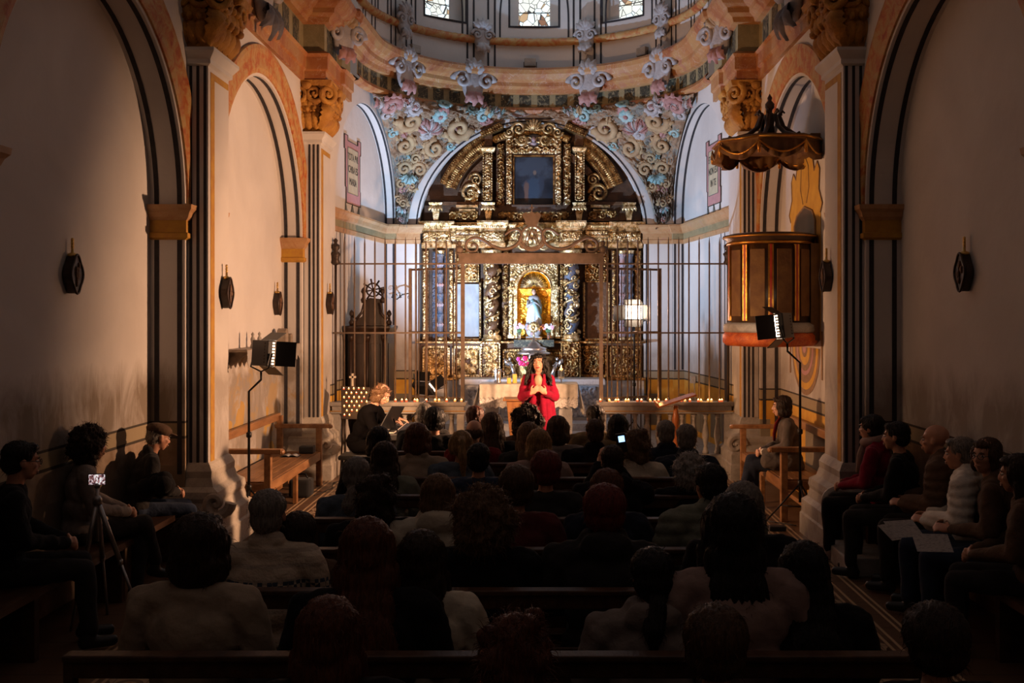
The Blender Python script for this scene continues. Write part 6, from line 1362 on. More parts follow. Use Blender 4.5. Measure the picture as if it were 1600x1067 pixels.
HEAD = [('e', V((0, -.018, .032)), (.074, .094, .082)), ('e', V((0, .022, -.03)), (.060, .062, .078)), ('c', V((0, .052, -.088)), V((0, .050, -.080)), .026, .030), ('e', V((0, .030, -.062)), (.052, .05, .045)),
        ('c', V((0, .082, .012)), V((0, .100, -.026)), .008, .012), ('e', V((.011, .092, -.030)), .008), ('e', V((-.011, .092, -.030)), .008),
        ('c', V((-.034, .074, .026)), V((.034, .074, .026)), .010, .010), ('e', V((.036, .060, -.022)), (.022, .020, .020)), ('e', V((-.036, .060, -.022)), (.022, .020, .020)),
        ('c', V((-.014, .084, -.056)), V((.014, .084, -.056)), .007, .007), ('c', V((-.012, .081, -.068)), V((.012, .081, -.068)), .008, .008),
        ('e', V((.076, -.008, -.012)), (.010, .018, .030)), ('e', V((-.076, -.008, -.012)), (.010, .018, .030))]
def hand(w, d, pn, side, curl=.5, lens=(.062, .072, .068, .054)):
    w, d, pn = V(w), V(d).normalized(), V(pn).normalized(); ac = d.cross(pn).normalized()*side
    L = [('e', w+d*.045, (.040, .050, .015), Matrix((ac, d, pn)).transposed()), ('c', w-d*.01, w+d*.02, .023, .024)]
    for i in range(4):
        b = w+d*(.086-.004*abs(i-1.2))+ac*(1.5-i)*.0200; dd = (d+ac*(1.5-i)*.07).normalized(); cur = b
        for q in range(3):
            a = curl*(.45+q*.75)+i*.05; sd = (dd*math.cos(a)+pn*math.sin(a)).normalized(); nx = cur+sd*lens[i]*(.44, .32, .24)[q]*1.0; L.append(('c', cur, nx, .0090-.0010*q, .0084-.0010*q)); cur = nx
    b = w+d*.028+ac*.032; m_ = b+(d*.55+ac*.75+pn*.35).normalized()*.036; L += [('c', b, m_, .012, .0095), ('c', m_, m_+(d*.85+ac*.2+pn*.5).normalized()*.030, .0095, .008)]
    return L
# hair, in head space, face towards +y
def hair_prims(st):
    rq = random.Random(hash(st) % 1000 if False else sum(map(ord, st)))
    B = [('e', V((0, -.028, .040)), (.086, .098, .084)), ('e', V((0, -.052, -.015)), (.080, .070, .075))]
    if st == 'short': B += [('e', V((0, .045, .082)), (.055, .035, .028))]
    if st == 'crop': B = [('e', V((0, -.030, .036)), (.080, .095, .080)), ('e', V((0, -.052, -.02)), (.072, .064, .070))]
    if st == 'fringe_bald': B = [('e', V((0, -.055, -.005)), (.083, .066, .050)), ('e', V((.055, -.01, .0)), (.026, .045, .035)), ('e', V((-.055, -.01, .0)), (.026, .045, .035))]
    if st in ('bob', 'pony', 'messy', 'round'): B += [('e', V((0, .050, .076)), (.060, .036, .030)), ('e', V((.070, .0, .0)), (.030, .060, .070)), ('e', V((-.070, .0, .0)), (.030, .060, .070))]
    if st == 'round': B = [('e', V((0, -.028, .030)), (.100, .110, .100)), ('e', V((0, -.04, -.03)), (.092, .080, .07)), ('e', V((0, .05, .07)), (.06, .04, .035))]
    if st in ('bob', 'messy'): B += [('e', V((0, -.045, -.065)), (.098, .070, .080)), ('e', V((.078, .0, -.065)), (.026, .050, .060)), ('e', V((-.078, .0, -.065)), (.026, .050, .060))]
    if st == 'messy': B += [('e', V((rq.uniform(-.08, .08), rq.uniform(-.1, .02), rq.uniform(-.12, .10))), rq.uniform(.03, .045)) for _ in range(26)]
    if st == 'pony': B += [('e', V((0, -.125, .045)), (.030, .030, .030)), ('c', V((0, -.145, .03)), V((0, -.155, -.09)), .030, .036), ('c', V((0, -.155, -.09)), V((.01, -.135, -.26)), .036, .012)]
    if st == 'lowpony': B += [('e', V((0, -.09, -.07)), (.045, .03, .03)), ('c', V((0, -.11, -.09)), V((-.02, -.125, -.18)), .034, .045), ('c', V((-.02, -.125, -.18)), V((-.02, -.11, -.27)), .045, .012)]
    if st in ('long', 'verylong', 'wavy'):
        B += [('e', V((0, .045, .078)), (.062, .036, .028)), ('e', V((.074, -.005, -.01)), (.026, .055, .085)), ('e', V((-.074, -.005, -.01)), (.026, .055, .085)), ('e', V((0, -.050, -.10)), (.102, .062, .115)), ('e', V((0, -.075, -.20)), (.108, .048, .12)),
              ('c', V((.088, -.0, -.06)), V((.100, -.01, -.20)), .026, .020), ('c', V((-.088, -.0, -.06)), V((-.100, -.01, -.20)), .026, .020)]
    if st == 'verylong': B += [('e', V((0, -.105, -.32)), (.115, .045, .15)), ('e', V((0, -.115, -.42)), (.10, .035, .13))]
    if st == 'wavy':
        for i in range(46):
            a = rq.uniform(-.4, PI+.4)+PI; z = rq.uniform(-.26, .09); w_ = .085 if z > -.02 else .105; B.append(('e', V((w_*math.cos(a), w_*.9*math.sin(a)*(1 if math.sin(a) < 0 else .3)-.02, z)), rq.uniform(.022, .034)))
    if st in ('curly', 'bigcurly'):
        R0 = .105 if st == 'curly' else .135
        B = [('e', V((0, -.035, .025)), (R0*.92, R0*.95, R0*.92)), ('e', V((0, -.05, -.06)), (R0*.98, R0*.75, R0*.9))]
        for i in range(90):
            v = V((rq.gauss(0, 1), rq.gauss(0, 1), rq.gauss(0, 1))).normalized(); p = V((v.x*R0, v.y*R0-.035, v.z*R0*1.15-.01))
            if p.y > .045 and p.z < .06: continue
            B.append(('e', p, rq.uniform(.018, .032)))
    return B
HC = {}
def hair_mesh(st):
    if st in HC: return HC[st]
    me = bake('hair_'+st, hair_prims(st), .0085, 2)
    curly = st in ('curly', 'bigcurly'); amp = .003 if not curly else .006
    if st == 'wavy': amp = .0045
    def f(a):
        ph = np.arctan2(a[:, 0], a[:, 1]+.02); s_ = amp*np.sin(ph*46+6*wob(a, 16))+amp*.8*np.sin(ph*19+5*wob(a, 9, 2))
        if curly: s_ = s_+.008*wob(a, 95)+.005*wob(a, 160, 3)
        elif st in ('messy', 'wavy'): s_ = s_+.005*wob(a, 60)
        return s_*np.clip((a[:, 2]+.34)/.14, 0, 1) if st == 'long' else s_
    displace(me, f, True)
    if st == 'pony': pass
    a, n = coords(me); rs = np.random.RandomState(4); vs = [tuple(v) for v in a]; fs = [tuple(p.vertices) for p in me.polygons]
    k_ = {'curly': 1300, 'bigcurly': 1700, 'messy': 900, 'wavy': 800}.get(st, 260); Ls = (.02, .055) if k_ > 500 else (.012, .03)
    for i in rs.choice(len(a), k_):
        p = a[i]; nn_3 = n[i]
        t = rs.normal(size=3)*.35; d = nn_3*(.8 if k_ > 500 else .35)+np.array([0, -.1, -.55 if k_ < 500 else -.2])+t; d /= np.linalg.norm(d); L = rs.uniform(*Ls)
        w_ = np.cross(d, rs.normal(size=3)); w_ /= np.linalg.norm(w_); w_ *= .0012; o = len(vs); m_ = p+d*L*.55+nn_3*.004; e = p+d*L+np.array([0, 0, -.010])+t*.01
        vs += [tuple(p-w_-nn_3*.003), tuple(p+w_-nn_3*.003), tuple(m_-w_*.8), tuple(m_+w_*.8), tuple(e)]; fs += [(o, o+1, o+3, o+2), (o+2, o+3, o+4)]
    m2 = bpy.data.meshes.new('hair_'+st); m2.from_pydata(vs, [], fs); m2.polygons.foreach_set('use_smooth', [True]*len(fs)); m2.update(); HC[st] = m2; return m2
def beret_mesh(kind):
    if kind in HC: return HC[kind]
    if kind == 'beret': L = [('e', V((0, -.02, .062)), (.118, .125, .050)), ('e', V((0, -.02, .035)), (.090, .105, .05))]
    elif kind == 'knit': L = [('e', V((0, -.025, .045)), (.098, .112, .100)), ('e', V((0, -.035, .0)), (.096, .098, .06))]
    else: L = [('e', V((0, -.02, .060)), (.100, .118, .062)), ('e', V((0, .10, .045)), (.065, .055, .012))]
    me = bake('hat_'+kind, L, .009, 3)
    if kind == 'knit': displace(me, lambda a: .0045*np.sin(np.arctan2(a[:, 0], a[:, 1]+.02)*26))
    HC[kind] = me; return me
PC_ = {}
def figure_parts(P):
    """joints for a pose, in the sitter's own space (feet on z=0, facing +y)"""
    hz = P.get('hip', .54); ln = math.radians(P.get('lean', 4)); sit = P.get('legs', 'sit') != 'stand'
    hip = V((0, 0, hz)); up = V((0, math.sin(ln), math.cos(ln))); sh = hip+up*.46; nk = sh+up*.045+V((0, .008, 0)); hc = nk+up*.135+V((0, .022+.05*math.sin(ln), 0))
    R = rotm(P.get('yaw', 0), P.get('pitch', 0), P.get('roll', 0)); hr = Matrix.Rotation(-ln*P.get('hfollow', .5), 3, 'X'); HM = R @ hr
    w_ = P.get('w', 1.)
    body = [('e', hip+V((0, -.0, .03)), (.155*w_, .105, .10)), ('e', hip+up*.17, (.135*w_, .095, .13)), ('e', hip+up*.33, (.150*w_, .100, .15)), ('c', sh+V((-.13*w_, 0, -.015)), sh+V((.13*w_, 0, -.015)), .055, .055), ('c', nk-up*.03, hc-HM @ V((0, .022, .08)), .052, .050)]
    for q in HEAD:
        if q[0] == 'c': body.append(('c', hc+HM @ q[1], hc+HM @ q[2], q[3], q[4]))
        else: body.append(('e', hc+HM @ q[1], q[2], HM))
    cl = [('e', hip+V((0, -.0, .03)), (.172*w_, .125, .10)), ('e', hip+up*.17, (.155*w_, .118, .14)), ('e', hip+up*.32, (.172*w_, .122, .155)), ('c', sh+V((-.135*w_, 0, -.02)), sh+V((.135*w_, 0, -.02)), .070, .070), ('c', nk-up*.075, nk-up*.045, .080, .066), ('e', sh+up*.0, (.13, .085, .055))]
    arms = {}
    A = P.get('arms', 'lap')
    for s in (-1, 1):
        S = sh+V((s*.185*w_, 0, -.035))
        if A == 'lap': E = hip+V((s*.235*w_, .05, .20)); Wr = hip+V((s*.085, .27, .11)); hd = V((-s*.6, .75, -.1)); pn = V((0, -.2, -1)); cu = .5
        elif A == 'paper': E = hip+V((s*.24*w_, .06, .20)); Wr = hip+V((s*.11, .30, .15)); hd = V((-s*.25, .9, .1)); pn = V((-s*.5, 0, -.6)); cu = .7
        elif A == 'clasp': E = hip+V((s*.22*w_, .10, .20)); Wr = hip+V((s*.055, .345, .115)); hd = V((-s*.75, .6, -.1)); pn = V((-s*.55, -.6, -.3)); cu = .9
        elif A == 'phone': E = hip+V((s*.20*w_, .18, .28)); Wr = hip+V((s*.06, .28, .60)); hd = V((-s*.3, .1, 1)); pn = V((-s*.7, .7, 0)); cu = .9
        elif A == 'play': E = sh+V((s*.23*w_, .10, -.25)); Wr = V((s*.14, .46, .84)); hd = V((-s*.1, 1, -.12)); pn = V((0, -.15, -1)); cu = .45
        elif A == 'fold': E = hip+V((s*.235*w_, .06, .21)); Wr = hip+V((-s*.02, .22, .22+.03*s)); hd = V((-s*1, .1, 0)); pn = V((0, -1, 0)); cu = .4
        else: E = sh+V((s*.255*w_, .05, -.25)); Wr = sh+V((s*.095, .225, -.19)); hd = V((-s*.80, .12, .60)); pn = V((-s*.35, -.9, .1)); cu = .75
        arms[s] = (S, E, Wr)
        body += [('c', S, E, .046, .038), ('c', E, Wr, .037, .025)]+(hand(Wr, hd, pn, s, cu) if P.get('hands', 1) else [('c', Wr, Wr+hd.normalized()*.09, .028, .022)])
        cl += [('c', S, E, .072, .060), ('c', E, Wr-(Wr-E).normalized()*.02, .059, .043)]
    legs = []; tr = [('e', hip+V((0, .0, .0)), (.170*w_, .118, .095))]; shoes = []
    for s in (-1, 1):
        H = hip+V((s*.09, .02, -.02)); Lg = P.get('legs', 'sit')
        if Lg == 'sit': K = V((s*.12, .44, .50)); An = V((s*.12, .43+P.get('foot', 0), .09))
        elif Lg == 'cross': K = V((.02, .46, .56)) if s > 0 else V((-.03, .44, .50)); An = V((-.10, .56, .20)) if s > 0 else V((-.02, .42, .09))
        else: K = V((s*.09, .02, .49)); An = V((s*.09, -.0, .09))
        fd = V((0, 1, 0)) if Lg != 'cross' or s < 0 else V((-.2, .8, -.5)).normalized()
        legs += [('c', H, K, .075, .052), ('c', K, An, .052, .036), ('c', An-V((0, .02, .04)), An+fd*.14-V((0, 0, .055)), .036, .026)]
        tr += [('c', H, K, .088, .066), ('c', K, An+V((0, 0, .03)), .064, .052)]
        shoes.append([('c', An+V((0, -.03, -.045)), An+fd*.13+V((0, 0, -.052 if Lg != 'cross' or s < 0 else -.03)), .042, .036), ('c', An+V((0, -.01, .0)), An+V((0, -.01, -.03)), .045, .045)])
    return dict(hip=hip, up=up, sh=sh, nk=nk, hc=hc, HM=HM, body=body+legs, coat=cl, trousers=tr, shoes=shoes, arms=arms)
def get_pose(P):
    key = tuple(sorted(P.items()))
    if key in PC_: return PC_[key]
    J = figure_parts(P); vx = P.get('vox', .013); kind = P.get('coat', 'plain')
    J['m_body'] = bake('person_body', J['body'], vx, 2)
    cl = list(J['coat']); hip, up, sh, nk = J['hip'], J['up'], J['sh'], J['nk']
    if kind == 'puffer': cl = [(q[0], q[1], q[2], q[3]+.022, q[4]+.020) if q[0] == 'c' else (q[0], q[1], tuple(x+.02 for x in q[2])) for q in cl]+[('c', nk+V((-.04, -.02, 0)), nk+V((.04, -.02, 0)), .07, .07)]
    if kind == 'hood': cl = cl+[('e', nk+V((0, -.075, -.01)), (.13, .06, .075)), ('c', nk+V((-.075, 0, .02)), nk+V((-.04, -.07, .0)), .045, .05), ('c', nk+V((.075, 0, .02)), nk+V((.04, -.07, .0)), .045, .05)]
    if kind == 'long': cl = cl+[('e', hip+V((0, .02, -.03)), (.19, .16, .12)), ('c', hip+V((-.10, .05, .0)), hip+V((-.12, .28, .03)), .105, .095), ('c', hip+V((.10, .05, .0)), hip+V((.12, .28, .03)), .105, .095)]
    if kind == 'collar': cl = cl+[('c', nk+V((-.05, -.03, .02)), nk+V((.05, -.03, .02)), .045, .045)]
    me = bake('clothing', cl, .013, 4)
    if kind == 'puffer': displace(me, lambda a: .010*np.abs(np.sin(a[:, 2]*2*PI/.13+1.2*wob(a, 7)))+.003*wob(a, 45))
    else: displace(me, lambda a: .009*wob(a, 15)+.006*wob(a, 34, 2)+.002*wob(a, 80, 5))
    J['m_coat'] = me; me = bake('trousers', J['trousers'], .014, 3); displace(me, lambda a: .005*wob(a, 22)); J['m_tr'] = me
    J['m_shoes'] = [bake('shoe', s_, .011, 2) for s_ in J['shoes']]
    PC_[key] = J; return J
EYE = None
def person(loc, rz, P, label, hair, hairmat, coatmat, trm='cloth_charcoal', shoem='black_plastic', skinm='skin', scale=1., group=None, hat=None, hatmat=None, face=False, glasses=False, coatname='coat', extra=None, hs=1.):
    J = get_pose(P); R_ = thing('person', label, 'person', loc, rz, group=group, world=False); R_.scale = (scale,)*3
    put(J['m_body'], 'body', skinm, R_); put(J['m_coat'], coatname, coatmat, R_); put(J['m_tr'], 'trousers', trm, R_)
    for m_ in J['m_shoes']: put(m_, 'shoe', shoem, R_)
    HM4 = Matrix.Translation(J['hc']) @ J['HM'].to_4x4()
    if hair: put(hair_mesh(hair), 'hair', hairmat, R_, HM4 @ Matrix.Scale(hs, 4))
    if hat: put(beret_mesh(hat), 'hat', hatmat, R_, HM4)
    if face:
        for s in (-1, 1):
            k = MB(); k.ell((s*.030, .0735, .003), (.0135, .0095, .0075), 12); k.ell((s*.030-.002, .0795, .003), (.0058, .0058, .0058), 10, 1); o = bpy.data.objects.new('eye', k.mesh('eye', ['eye_white', 'eye_dark'])); COL.objects.link(o); o.parent = R_; o.matrix_local = HM4
        k = MB()
        for s in (-1, 1): k.tube([(s*.014, .0885, .022), (s*.030, .087, .028), (s*.046, .074, .020)], [.003, .0038, .002], 6)
        o = bpy.data.objects.new('eyebrows', k.mesh('eyebrows', [hairmat])); COL.objects.link(o); o.parent = R_; o.matrix_local = HM4
        k = MB(); k.tube([(-.024, .084, -.060), (-.010, .0925, -.057), (0, .092, -.059), (.010, .0925, -.057), (.024, .084, -.060)], [.003, .006, .005, .006, .003], 8); k.tube([(-.022, .084, -.062), (0, .091, -.069), (.022, .084, -.062)], [.003, .007, .003], 8)
        o = bpy.data.objects.new('lips', k.mesh('lips', ['lip' if face == 'sing' else 'skin'])); COL.objects.link(o); o.parent = R_; o.matrix_local = HM4
    if glasses:
        k = MB()
        for s in (-1, 1):
            k.tube([(s*.032+.022*math.cos(a), .098, .002+.017*math.sin(a)) for a in [2*PI*i/14 for i in range(15)]], .0022, 5); k.tube([(s*.054, .096, .004), (s*.078, .05, .008), (s*.082, -.02, .004)], .0020, 5)
        k.tube([(-.010, .099, .004), (.010, .099, .004)], .002, 5)
        o = bpy.data.objects.new('glasses', k.mesh('glasses', ['black_plastic'])); COL.objects.link(o); o.parent = R_; o.matrix_local = HM4
    return R_, J
HT = 1.33
def sitter(x, y, D, label, hair, hm, cm, coat='plain', yaw=0, pitch=0, roll=0, lean=4, rz=None, arms='lap', turn=0, hs=1., w=1.0, **kw):
    Zt = CZ-(y-490)*D/F; top = HT+(.02 if hair in ('curly', 'bigcurly', 'round') else 0)+(.03 if hair == 'bigcurly' else 0)
    sc = max(.84, min(1.13, Zt/top)); X = CX+(x-850)*D/F
    r0 = math.radians(turn) if rz is None else rz; w *= 1.12; hs *= 1.07
    P = dict(coat=coat, yaw=yaw, pitch=pitch, roll=roll, lean=lean, arms=arms, w=w, hands=1 if arms != 'lap' else 0)
    hc_ = Matrix.Rotation(r0, 3, 'Z') @ get_pose(P)['hc']*sc
    return person((X-hc_.x, D, max(0, (.455-.45*sc)) if sc < 1 else 0), r0, P, label, hair, hm, cm, scale=sc, hs=hs, group='listeners in the pews', **kw)
K = 'cloth_'
AUD = [
 # nearest row
 (505, 943, 3.15, 'person with parted dark auburn hair, left one in the nearest row', 'long', 'hair_auburn', K+'black', 'plain', 0),
 (800, 988, 3.15, 'person with bushy auburn hair cut off at the middle of the bottom edge', 'messy', 'hair_auburn', K+'black', 'plain', 0),
 (1125, 958, 3.15, 'person with light brown short hair in the nearest row, right of the middle', 'round', 'hair_brown', K+'charcoal', 'plain', 0),
 (1470, 958, 3.2, 'person with dark brown round hair at the bottom right corner', 'round', 'hair_darkbrown', K+'black', 'plain', 5),
 # second row
 (302, 800, 4.05, 'person in a beige jumper with short dark hair, left end of second row', 'bob', 'hair_darkbrown', K+'beige', 'plain', -8),
 (568, 808, 4.0, 'person with very long reddish dark hair down the back, second row', 'verylong', 'hair_auburn', K+'black', 'plain', 0),
 (655, 835, 4.15, 'child with long dark hair in a cream top leaning against the long haired woman', 'long', 'hair_darkbrown', K+'cream', 'plain', 6),
 (1020, 873, 4.0, 'child with a dark low ponytail and white hooded top in the second row', 'lowpony', 'hair_black', K+'grey', 'hood', 0),
 (1150, 768, 4.0, 'tall person in a pinkish coat with dark straight shoulder-length hair, second row', 'long', 'hair_black', K+'pinkbeige', 'collar', 0),
 (1262, 860, 4.05, 'child with very long black hair at the right end of the second row', 'verylong', 'hair_black', K+'black', 'plain', 0),
 # third row
 (415, 758, 4.9, 'person with short grey hair in a patterned knitted jumper, left end of the third row', 'crop', 'hair_grey', K+'patterned', 'collar', 0),
 (462, 815, 5.0, 'small dark haired person in a brown coat right of the patterned jumper', 'round', 'hair_darkbrown', K+'brown', 'plain', 0),
 (755, 755, 4.9, 'person with big wavy light brown hair and a black coat, middle of the third row', 'bigcurly', 'hair_lightbrown', K+'black', 'plain', 0),
 (945, 748, 4.9, 'person with short dark red hair and a dark hooded puffer coat, third row', 'round', 'hair_red', K+'charcoal', 'hood', 0),
 (1165, 748, 5.0, 'person with a pale grey bob, mostly behind the tall dark haired woman', 'bob', 'hair_grey', K+'black', 'plain', 5),
 # fourth row
 (582, 748, 5.7, 'person with dark brown hair bending to the left in the fourth row', 'messy', 'hair_darkbrown', K+'black', 'plain', 10),
 (682, 743, 5.7, 'person with a light brown bob over a dark scarf and a cream coat', 'bob', 'hair_lightbrown', K+'cream', 'hood', 0),
 (806, 722, 5.75, 'person with rounded brown hair and a maroon coat, fourth row', 'round', 'hair_brown', K+'maroon', 'plain', 0),
 (950, 733, 5.9, 'person with brown hair in a navy coat hidden behind the dark red haired woman', 'round', 'hair_auburn', K+'navy', 'plain', 0),
 (1111, 721, 5.8, 'person with short black hair and a grey green quilted jacket turned to the left', 'short', 'hair_black', K+'greygreen', 'puffer', 14),
 # fifth row
 (555, 718, 6.45, 'person with a grey ponytail and a grey blue jacket left in the fifth row', 'lowpony', 'hair_grey', K+'blue', 'plain', 0),
 (853, 701, 6.5, 'person with dark red rounded hair and a dark coat in the fifth row', 'round', 'hair_red', K+'charcoal', 'plain', 0),
 (958, 694, 6.9, 'person in a tight grey cap and black hooded coat behind the glowing phone', 'crop', 'hair_darkbrown', K+'black', 'hood', 6),
 # sixth row
 (598, 694, 7.25, 'person with long dark hair and a pale greenish jacket, left part of the sixth row', 'long', 'hair_darkbrown', K+'greygreen', 'plain', 5),
 (747, 697, 7.2, 'person with black hair and a denim jacket right of the blond ponytail', 'short', 'hair_black', K+'denim', 'plain', 0),
 (1080, 716, 7.0, 'person with curly white hair and a dark coat in the sixth row', 'curly', 'hair_white', K+'black', 'plain', -6),
 # seventh row
 (651, 658, 8.0, 'person with a reddish brown bob and a beige coat crossed by a dark strap', 'bob', 'hair_auburn', K+'beige', 'collar', 0),
 (719, 676, 7.9, 'person with a high blond ponytail and a blue grey jacket', 'pony', 'hair_blond', K+'blue', 'plain', 0),
 (842, 671, 7.9, 'person with a blond bob and a pale pink coat in the seventh row', 'bob', 'hair_blond', K+'pinkbeige', 'plain', 0),
 (993, 674, 7.9, 'person with tousled light brown hair and a cream coat beside the glowing phone', 'messy', 'hair_lightbrown', K+'cream', 'collar', 0),
 (1075, 660, 8.1, 'person with cropped light grey hair and a navy coat, right end of the seventh row', 'crop', 'hair_grey', K+'navy', 'collar', 0),
 (589, 668, 8.1, 'person with straight black hair just below the pianist', 'bob', 'hair_black', K+'black', 'plain', 8),
 # eighth row
 (740, 656, 8.75, 'balding person in a dark red jumper left of the middle', 'fringe_bald', 'hair_brown', K+'darkred', 'plain', 0),
 (825, 663, 8.6, 'person with long light brown hair behind the blond bob', 'long', 'hair_lightbrown', K+'charcoal', 'plain', 0),
 (872, 649, 8.8, 'person with straight brown hair and a grey cardigan, right of the singer', 'bob', 'hair_brown', K+'grey', 'plain', -4),
 (930, 654, 8.6, 'person with short brown hair and a wide black coat, eighth row', 'crop', 'hair_brown', K+'black', 'collar', 0),
 (1041, 657, 8.7, 'person with cropped dark grey hair and a navy coat left of the light grey one', 'crop', 'hair_grey', K+'navy', 'collar', 0),
 (768, 643, 9.0, 'person with long straight brown hair and a black coat, left of the big curls', 'long', 'hair_brown', K+'black', 'plain', 0),
 # front row
 (824, 630, 9.5, 'person with a big dark curly head of hair right below the singer', 'bigcurly', 'hair_darkbrown', K+'brown', 'plain', 0),
 (677, 633, 9.5, 'person with black hair and a black and red coat by the music stand', 'round', 'hair_black', K+'black', 'plain', 0),
 (662, 627, 9.95, 'person with short grey hair in front, behind the black haired one', 'crop', 'hair_grey', K+'charcoal', 'plain', 0),
 (741, 634, 9.7, 'person with short reddish brown hair in the front row', 'short', 'hair_auburn', K+'brown', 'plain', 0),
 (967, 650, 9.3, 'person with a dark brown bob in the front row, right side', 'bob', 'hair_black', K+'khaki', 'plain', 0),
 (930, 632, 9.7, 'person with short dark brown hair and a khaki coat in the front row', 'short', 'hair_darkbrown', K+'khaki', 'plain', 0),
]
rq = random.Random(2)
YAWS = [0, 8, -7, 4]
for i, (x, y, D, lb, hr, hm, cm_, ck, tn) in enumerate(AUD):
    row = i; hsz = 1.0 if hr in ('bigcurly',) and x < 800 else (1.06 if D < 4.2 else 1.0)
    sitter(x, y, D, lb, hr, hm, cm_, ck, yaw=YAWS[(i*7) % 4], pitch=(0, 6)[(i*3) % 2], turn=tn+rq.uniform(-5, 5), hs=hsz, arms='phone' if 'glowing phone' in lb and 'cap' in lb else 'lap', w=1.12 if ck in ('hood', 'puffer') or 'black' in cm_ else 1.0)
# phone held up in the crowd
k = MB(); c = W(971, 692, 7.22); k.obox(c, Matrix.Rotation(-.15, 3, 'Y'), .036, .006, .070, 0); k.obox(c+V((0, -.007, .03)), Matrix.Rotation(-.15, 3, 'Y'), .022, .0015, .022, 1); ph = k.build('mobile_phone', ['black_plastic', 'screen_small']); tag(ph, 'small phone with a bluish lit screen held up in the crowd', 'phone')
# ------------------------------------------------------------------ the singer
def singer():
    P = dict(hip=.93, legs='stand', arms='chest', lean=0, yaw=-8, pitch=-6, roll=4, vox=.0075, coat='plain', w=.80)
    loc = V((W(841, 0, 12.75).x, 12.75, 0)); R_, J = person(loc, PI+.02, P, 'person with long dark curls in a red dress singing before the altar, hands clasped', 'wavy', 'hair_black', K+'red', K+'crimson', skinm='skin', face='sing', coatname='cardigan', scale=1.0)
    for o in R_.children:
        if o.name.startswith('trousers'): tr = o
    bpy.data.objects.remove(tr)
    HM4 = Matrix.Translation(J['hc']) @ J['HM'].to_4x4()
    k = MB(); k.ell((0, .089, -.064), (.012, .007, .011), 12); o = bpy.data.objects.new('open_mouth', k.mesh('open_mouth', ['mouth_dark'])); COL.objects.link(o); o.parent = R_; o.matrix_local = HM4
    h = J['hip']
    def dress(a, b_):
        th = 2*PI*a; z = .03+(h.z+.13-.03)*b_; t = 1-b_; r = .155+.15*t**1.2+.02*math.exp(-((b_-.86)/.1)**2)
        if b_ > .9: r -= (b_-.9)*.2
        f = 1+.07*t**.7*math.sin(14*th+2*math.sin(3*th)+2*t); return V((r*1.0*math.cos(th)*f, r*.78*math.sin(th)*f+.005, z))
    k = MB(); k.grid(dress, 140, 40); k.build('skirt', K+'crimson', R_)
    def card(a, b_):                               # open cardigan hanging to the shins
        th = PI*.62+2*PI*.76*a; z = .32+(h.z+.36-.32)*b_; t = 1-b_; r = .178+.13*t**1.1; f = 1+.09*t**.6*math.sin(11*th+1.5*t*3); return V((r*math.cos(th)*f, r*.86*math.sin(th)*f, z))
    k = MB(); k.grid(card, 120, 36); o = k.build('cardigan_skirt', K+'red', R_); sd = o.modifiers.new('s', 'SOLIDIFY'); sd.thickness = .006
    k = MB(); k.ell((0, .112, h.z+.415), (.052, .045, .085), 18); k.build('neckline', 'skin', R_)
    for s in (-1, 1): k = MB(); k.tube([(s*.075, .075, h.z+.50), (s*.070, .130, h.z+.40), (s*.055, .150, h.z+.22), (s*.075, .165, h.z+.02), (s*.09, .19, h.z-.25), (s*.10, .21, h.z-.5)], [.018, .026, .03, .032, .034, .03], 10, flat=.6); k.build('lapel', K+'red', R_)
    # long curls over the shoulders
    rq = random.Random(8); k = MB()
    for i in range(34):
        s = rq.choice((-1, 1)); y0 = rq.uniform(-.08, .04); pts = []; r = rq.uniform(.010, .016); ph = rq.uniform(0, 6)
        for q in range(12): t = q/11; pts.append(J['hc']+V((s*(.084+.085*t+.016*math.sin(t*16+ph)), y0+.055*t*(1 if y0 > -.03 else -.2)+.012*math.cos(t*16+ph), .06-.34*t*rq.uniform(.97, 1.03))))
        k.tube(pts, [r]*10+[r*.7, r*.3], 6)
    k.build('curls', 'hair_black', R_)
singer()
# ------------------------------------------------------------------ the pianist, stool, keyboard and music stand
pX = -2.16
R_, J = person((pX, 12.4, 0), math.radians(-97), dict(hip=.56, lean=24, arms='play', yaw=-6, pitch=22, legs='sit', vox=.008, hfollow=.4, coat='plain', w=1.0), 'person with short blond hair in black bending over the keyboard', 'messy', 'hair_lightbrown', K+'jet', K+'jet', skinm='skin_light', face=True, coatname='jacket', scale=1.05, hs=.86)
T_ = thing('piano_stool', 'low black padded stool under the pianist', 'stool', (pX, 12.4, 0)); k = MB(); k.box(pX-.20, pX+.20, 12.2, 12.6, .40, .455); bevel(k.build('seat', 'black_cloth', T_), .02)
for a in (-.15, .15):
    for b_ in (-.15, .15): k = MB(); k.tube([(pX+a, 12.4+b_, .40), (pX+a*1.2, 12.4+b_*1.2, 0)], .015, 8); k.build('leg', 'black_metal', T_)
D_ = thing('digital_piano', 'black digital piano seen end on beside the pianist', 'keyboard', (-1.58, 12.4, 0))
k = MB(); k.box(-1.76, -1.44, 11.75, 13.05, .70, .78); bevel(k.build('case', 'black_plastic', D_), .012)
k = MB(); k.box(-1.755, -1.61, 11.80, 13.0, .782, .790); k.build('white_keys', 'cloth_white', D_)
k = MB()
for i in range(36):
    if i % 7 in (2, 6): continue
    y = 11.82+i*.0325; k.box(-1.70, -1.61, y+.008, y+.022, .789, .799)
k.build('black_keys', 'black_plastic', D_)
for y in (11.95, 12.85):
    k = MB(); k.box(-1.74, -1.48, y-.02, y+.02, .66, .70); k.box(-1.62, -1.58, y-.02, y+.02, .04, .66); k.box(-1.80, -1.40, y-.025, y+.025, 0, .04); k.build('stand_leg', 'black_metal', D_)
k = MB(); k.beam((-1.6, 11.95, .3), (-1.6, 12.85, .3), .03, .03); k.build('stand_bar', 'black_metal', D_)
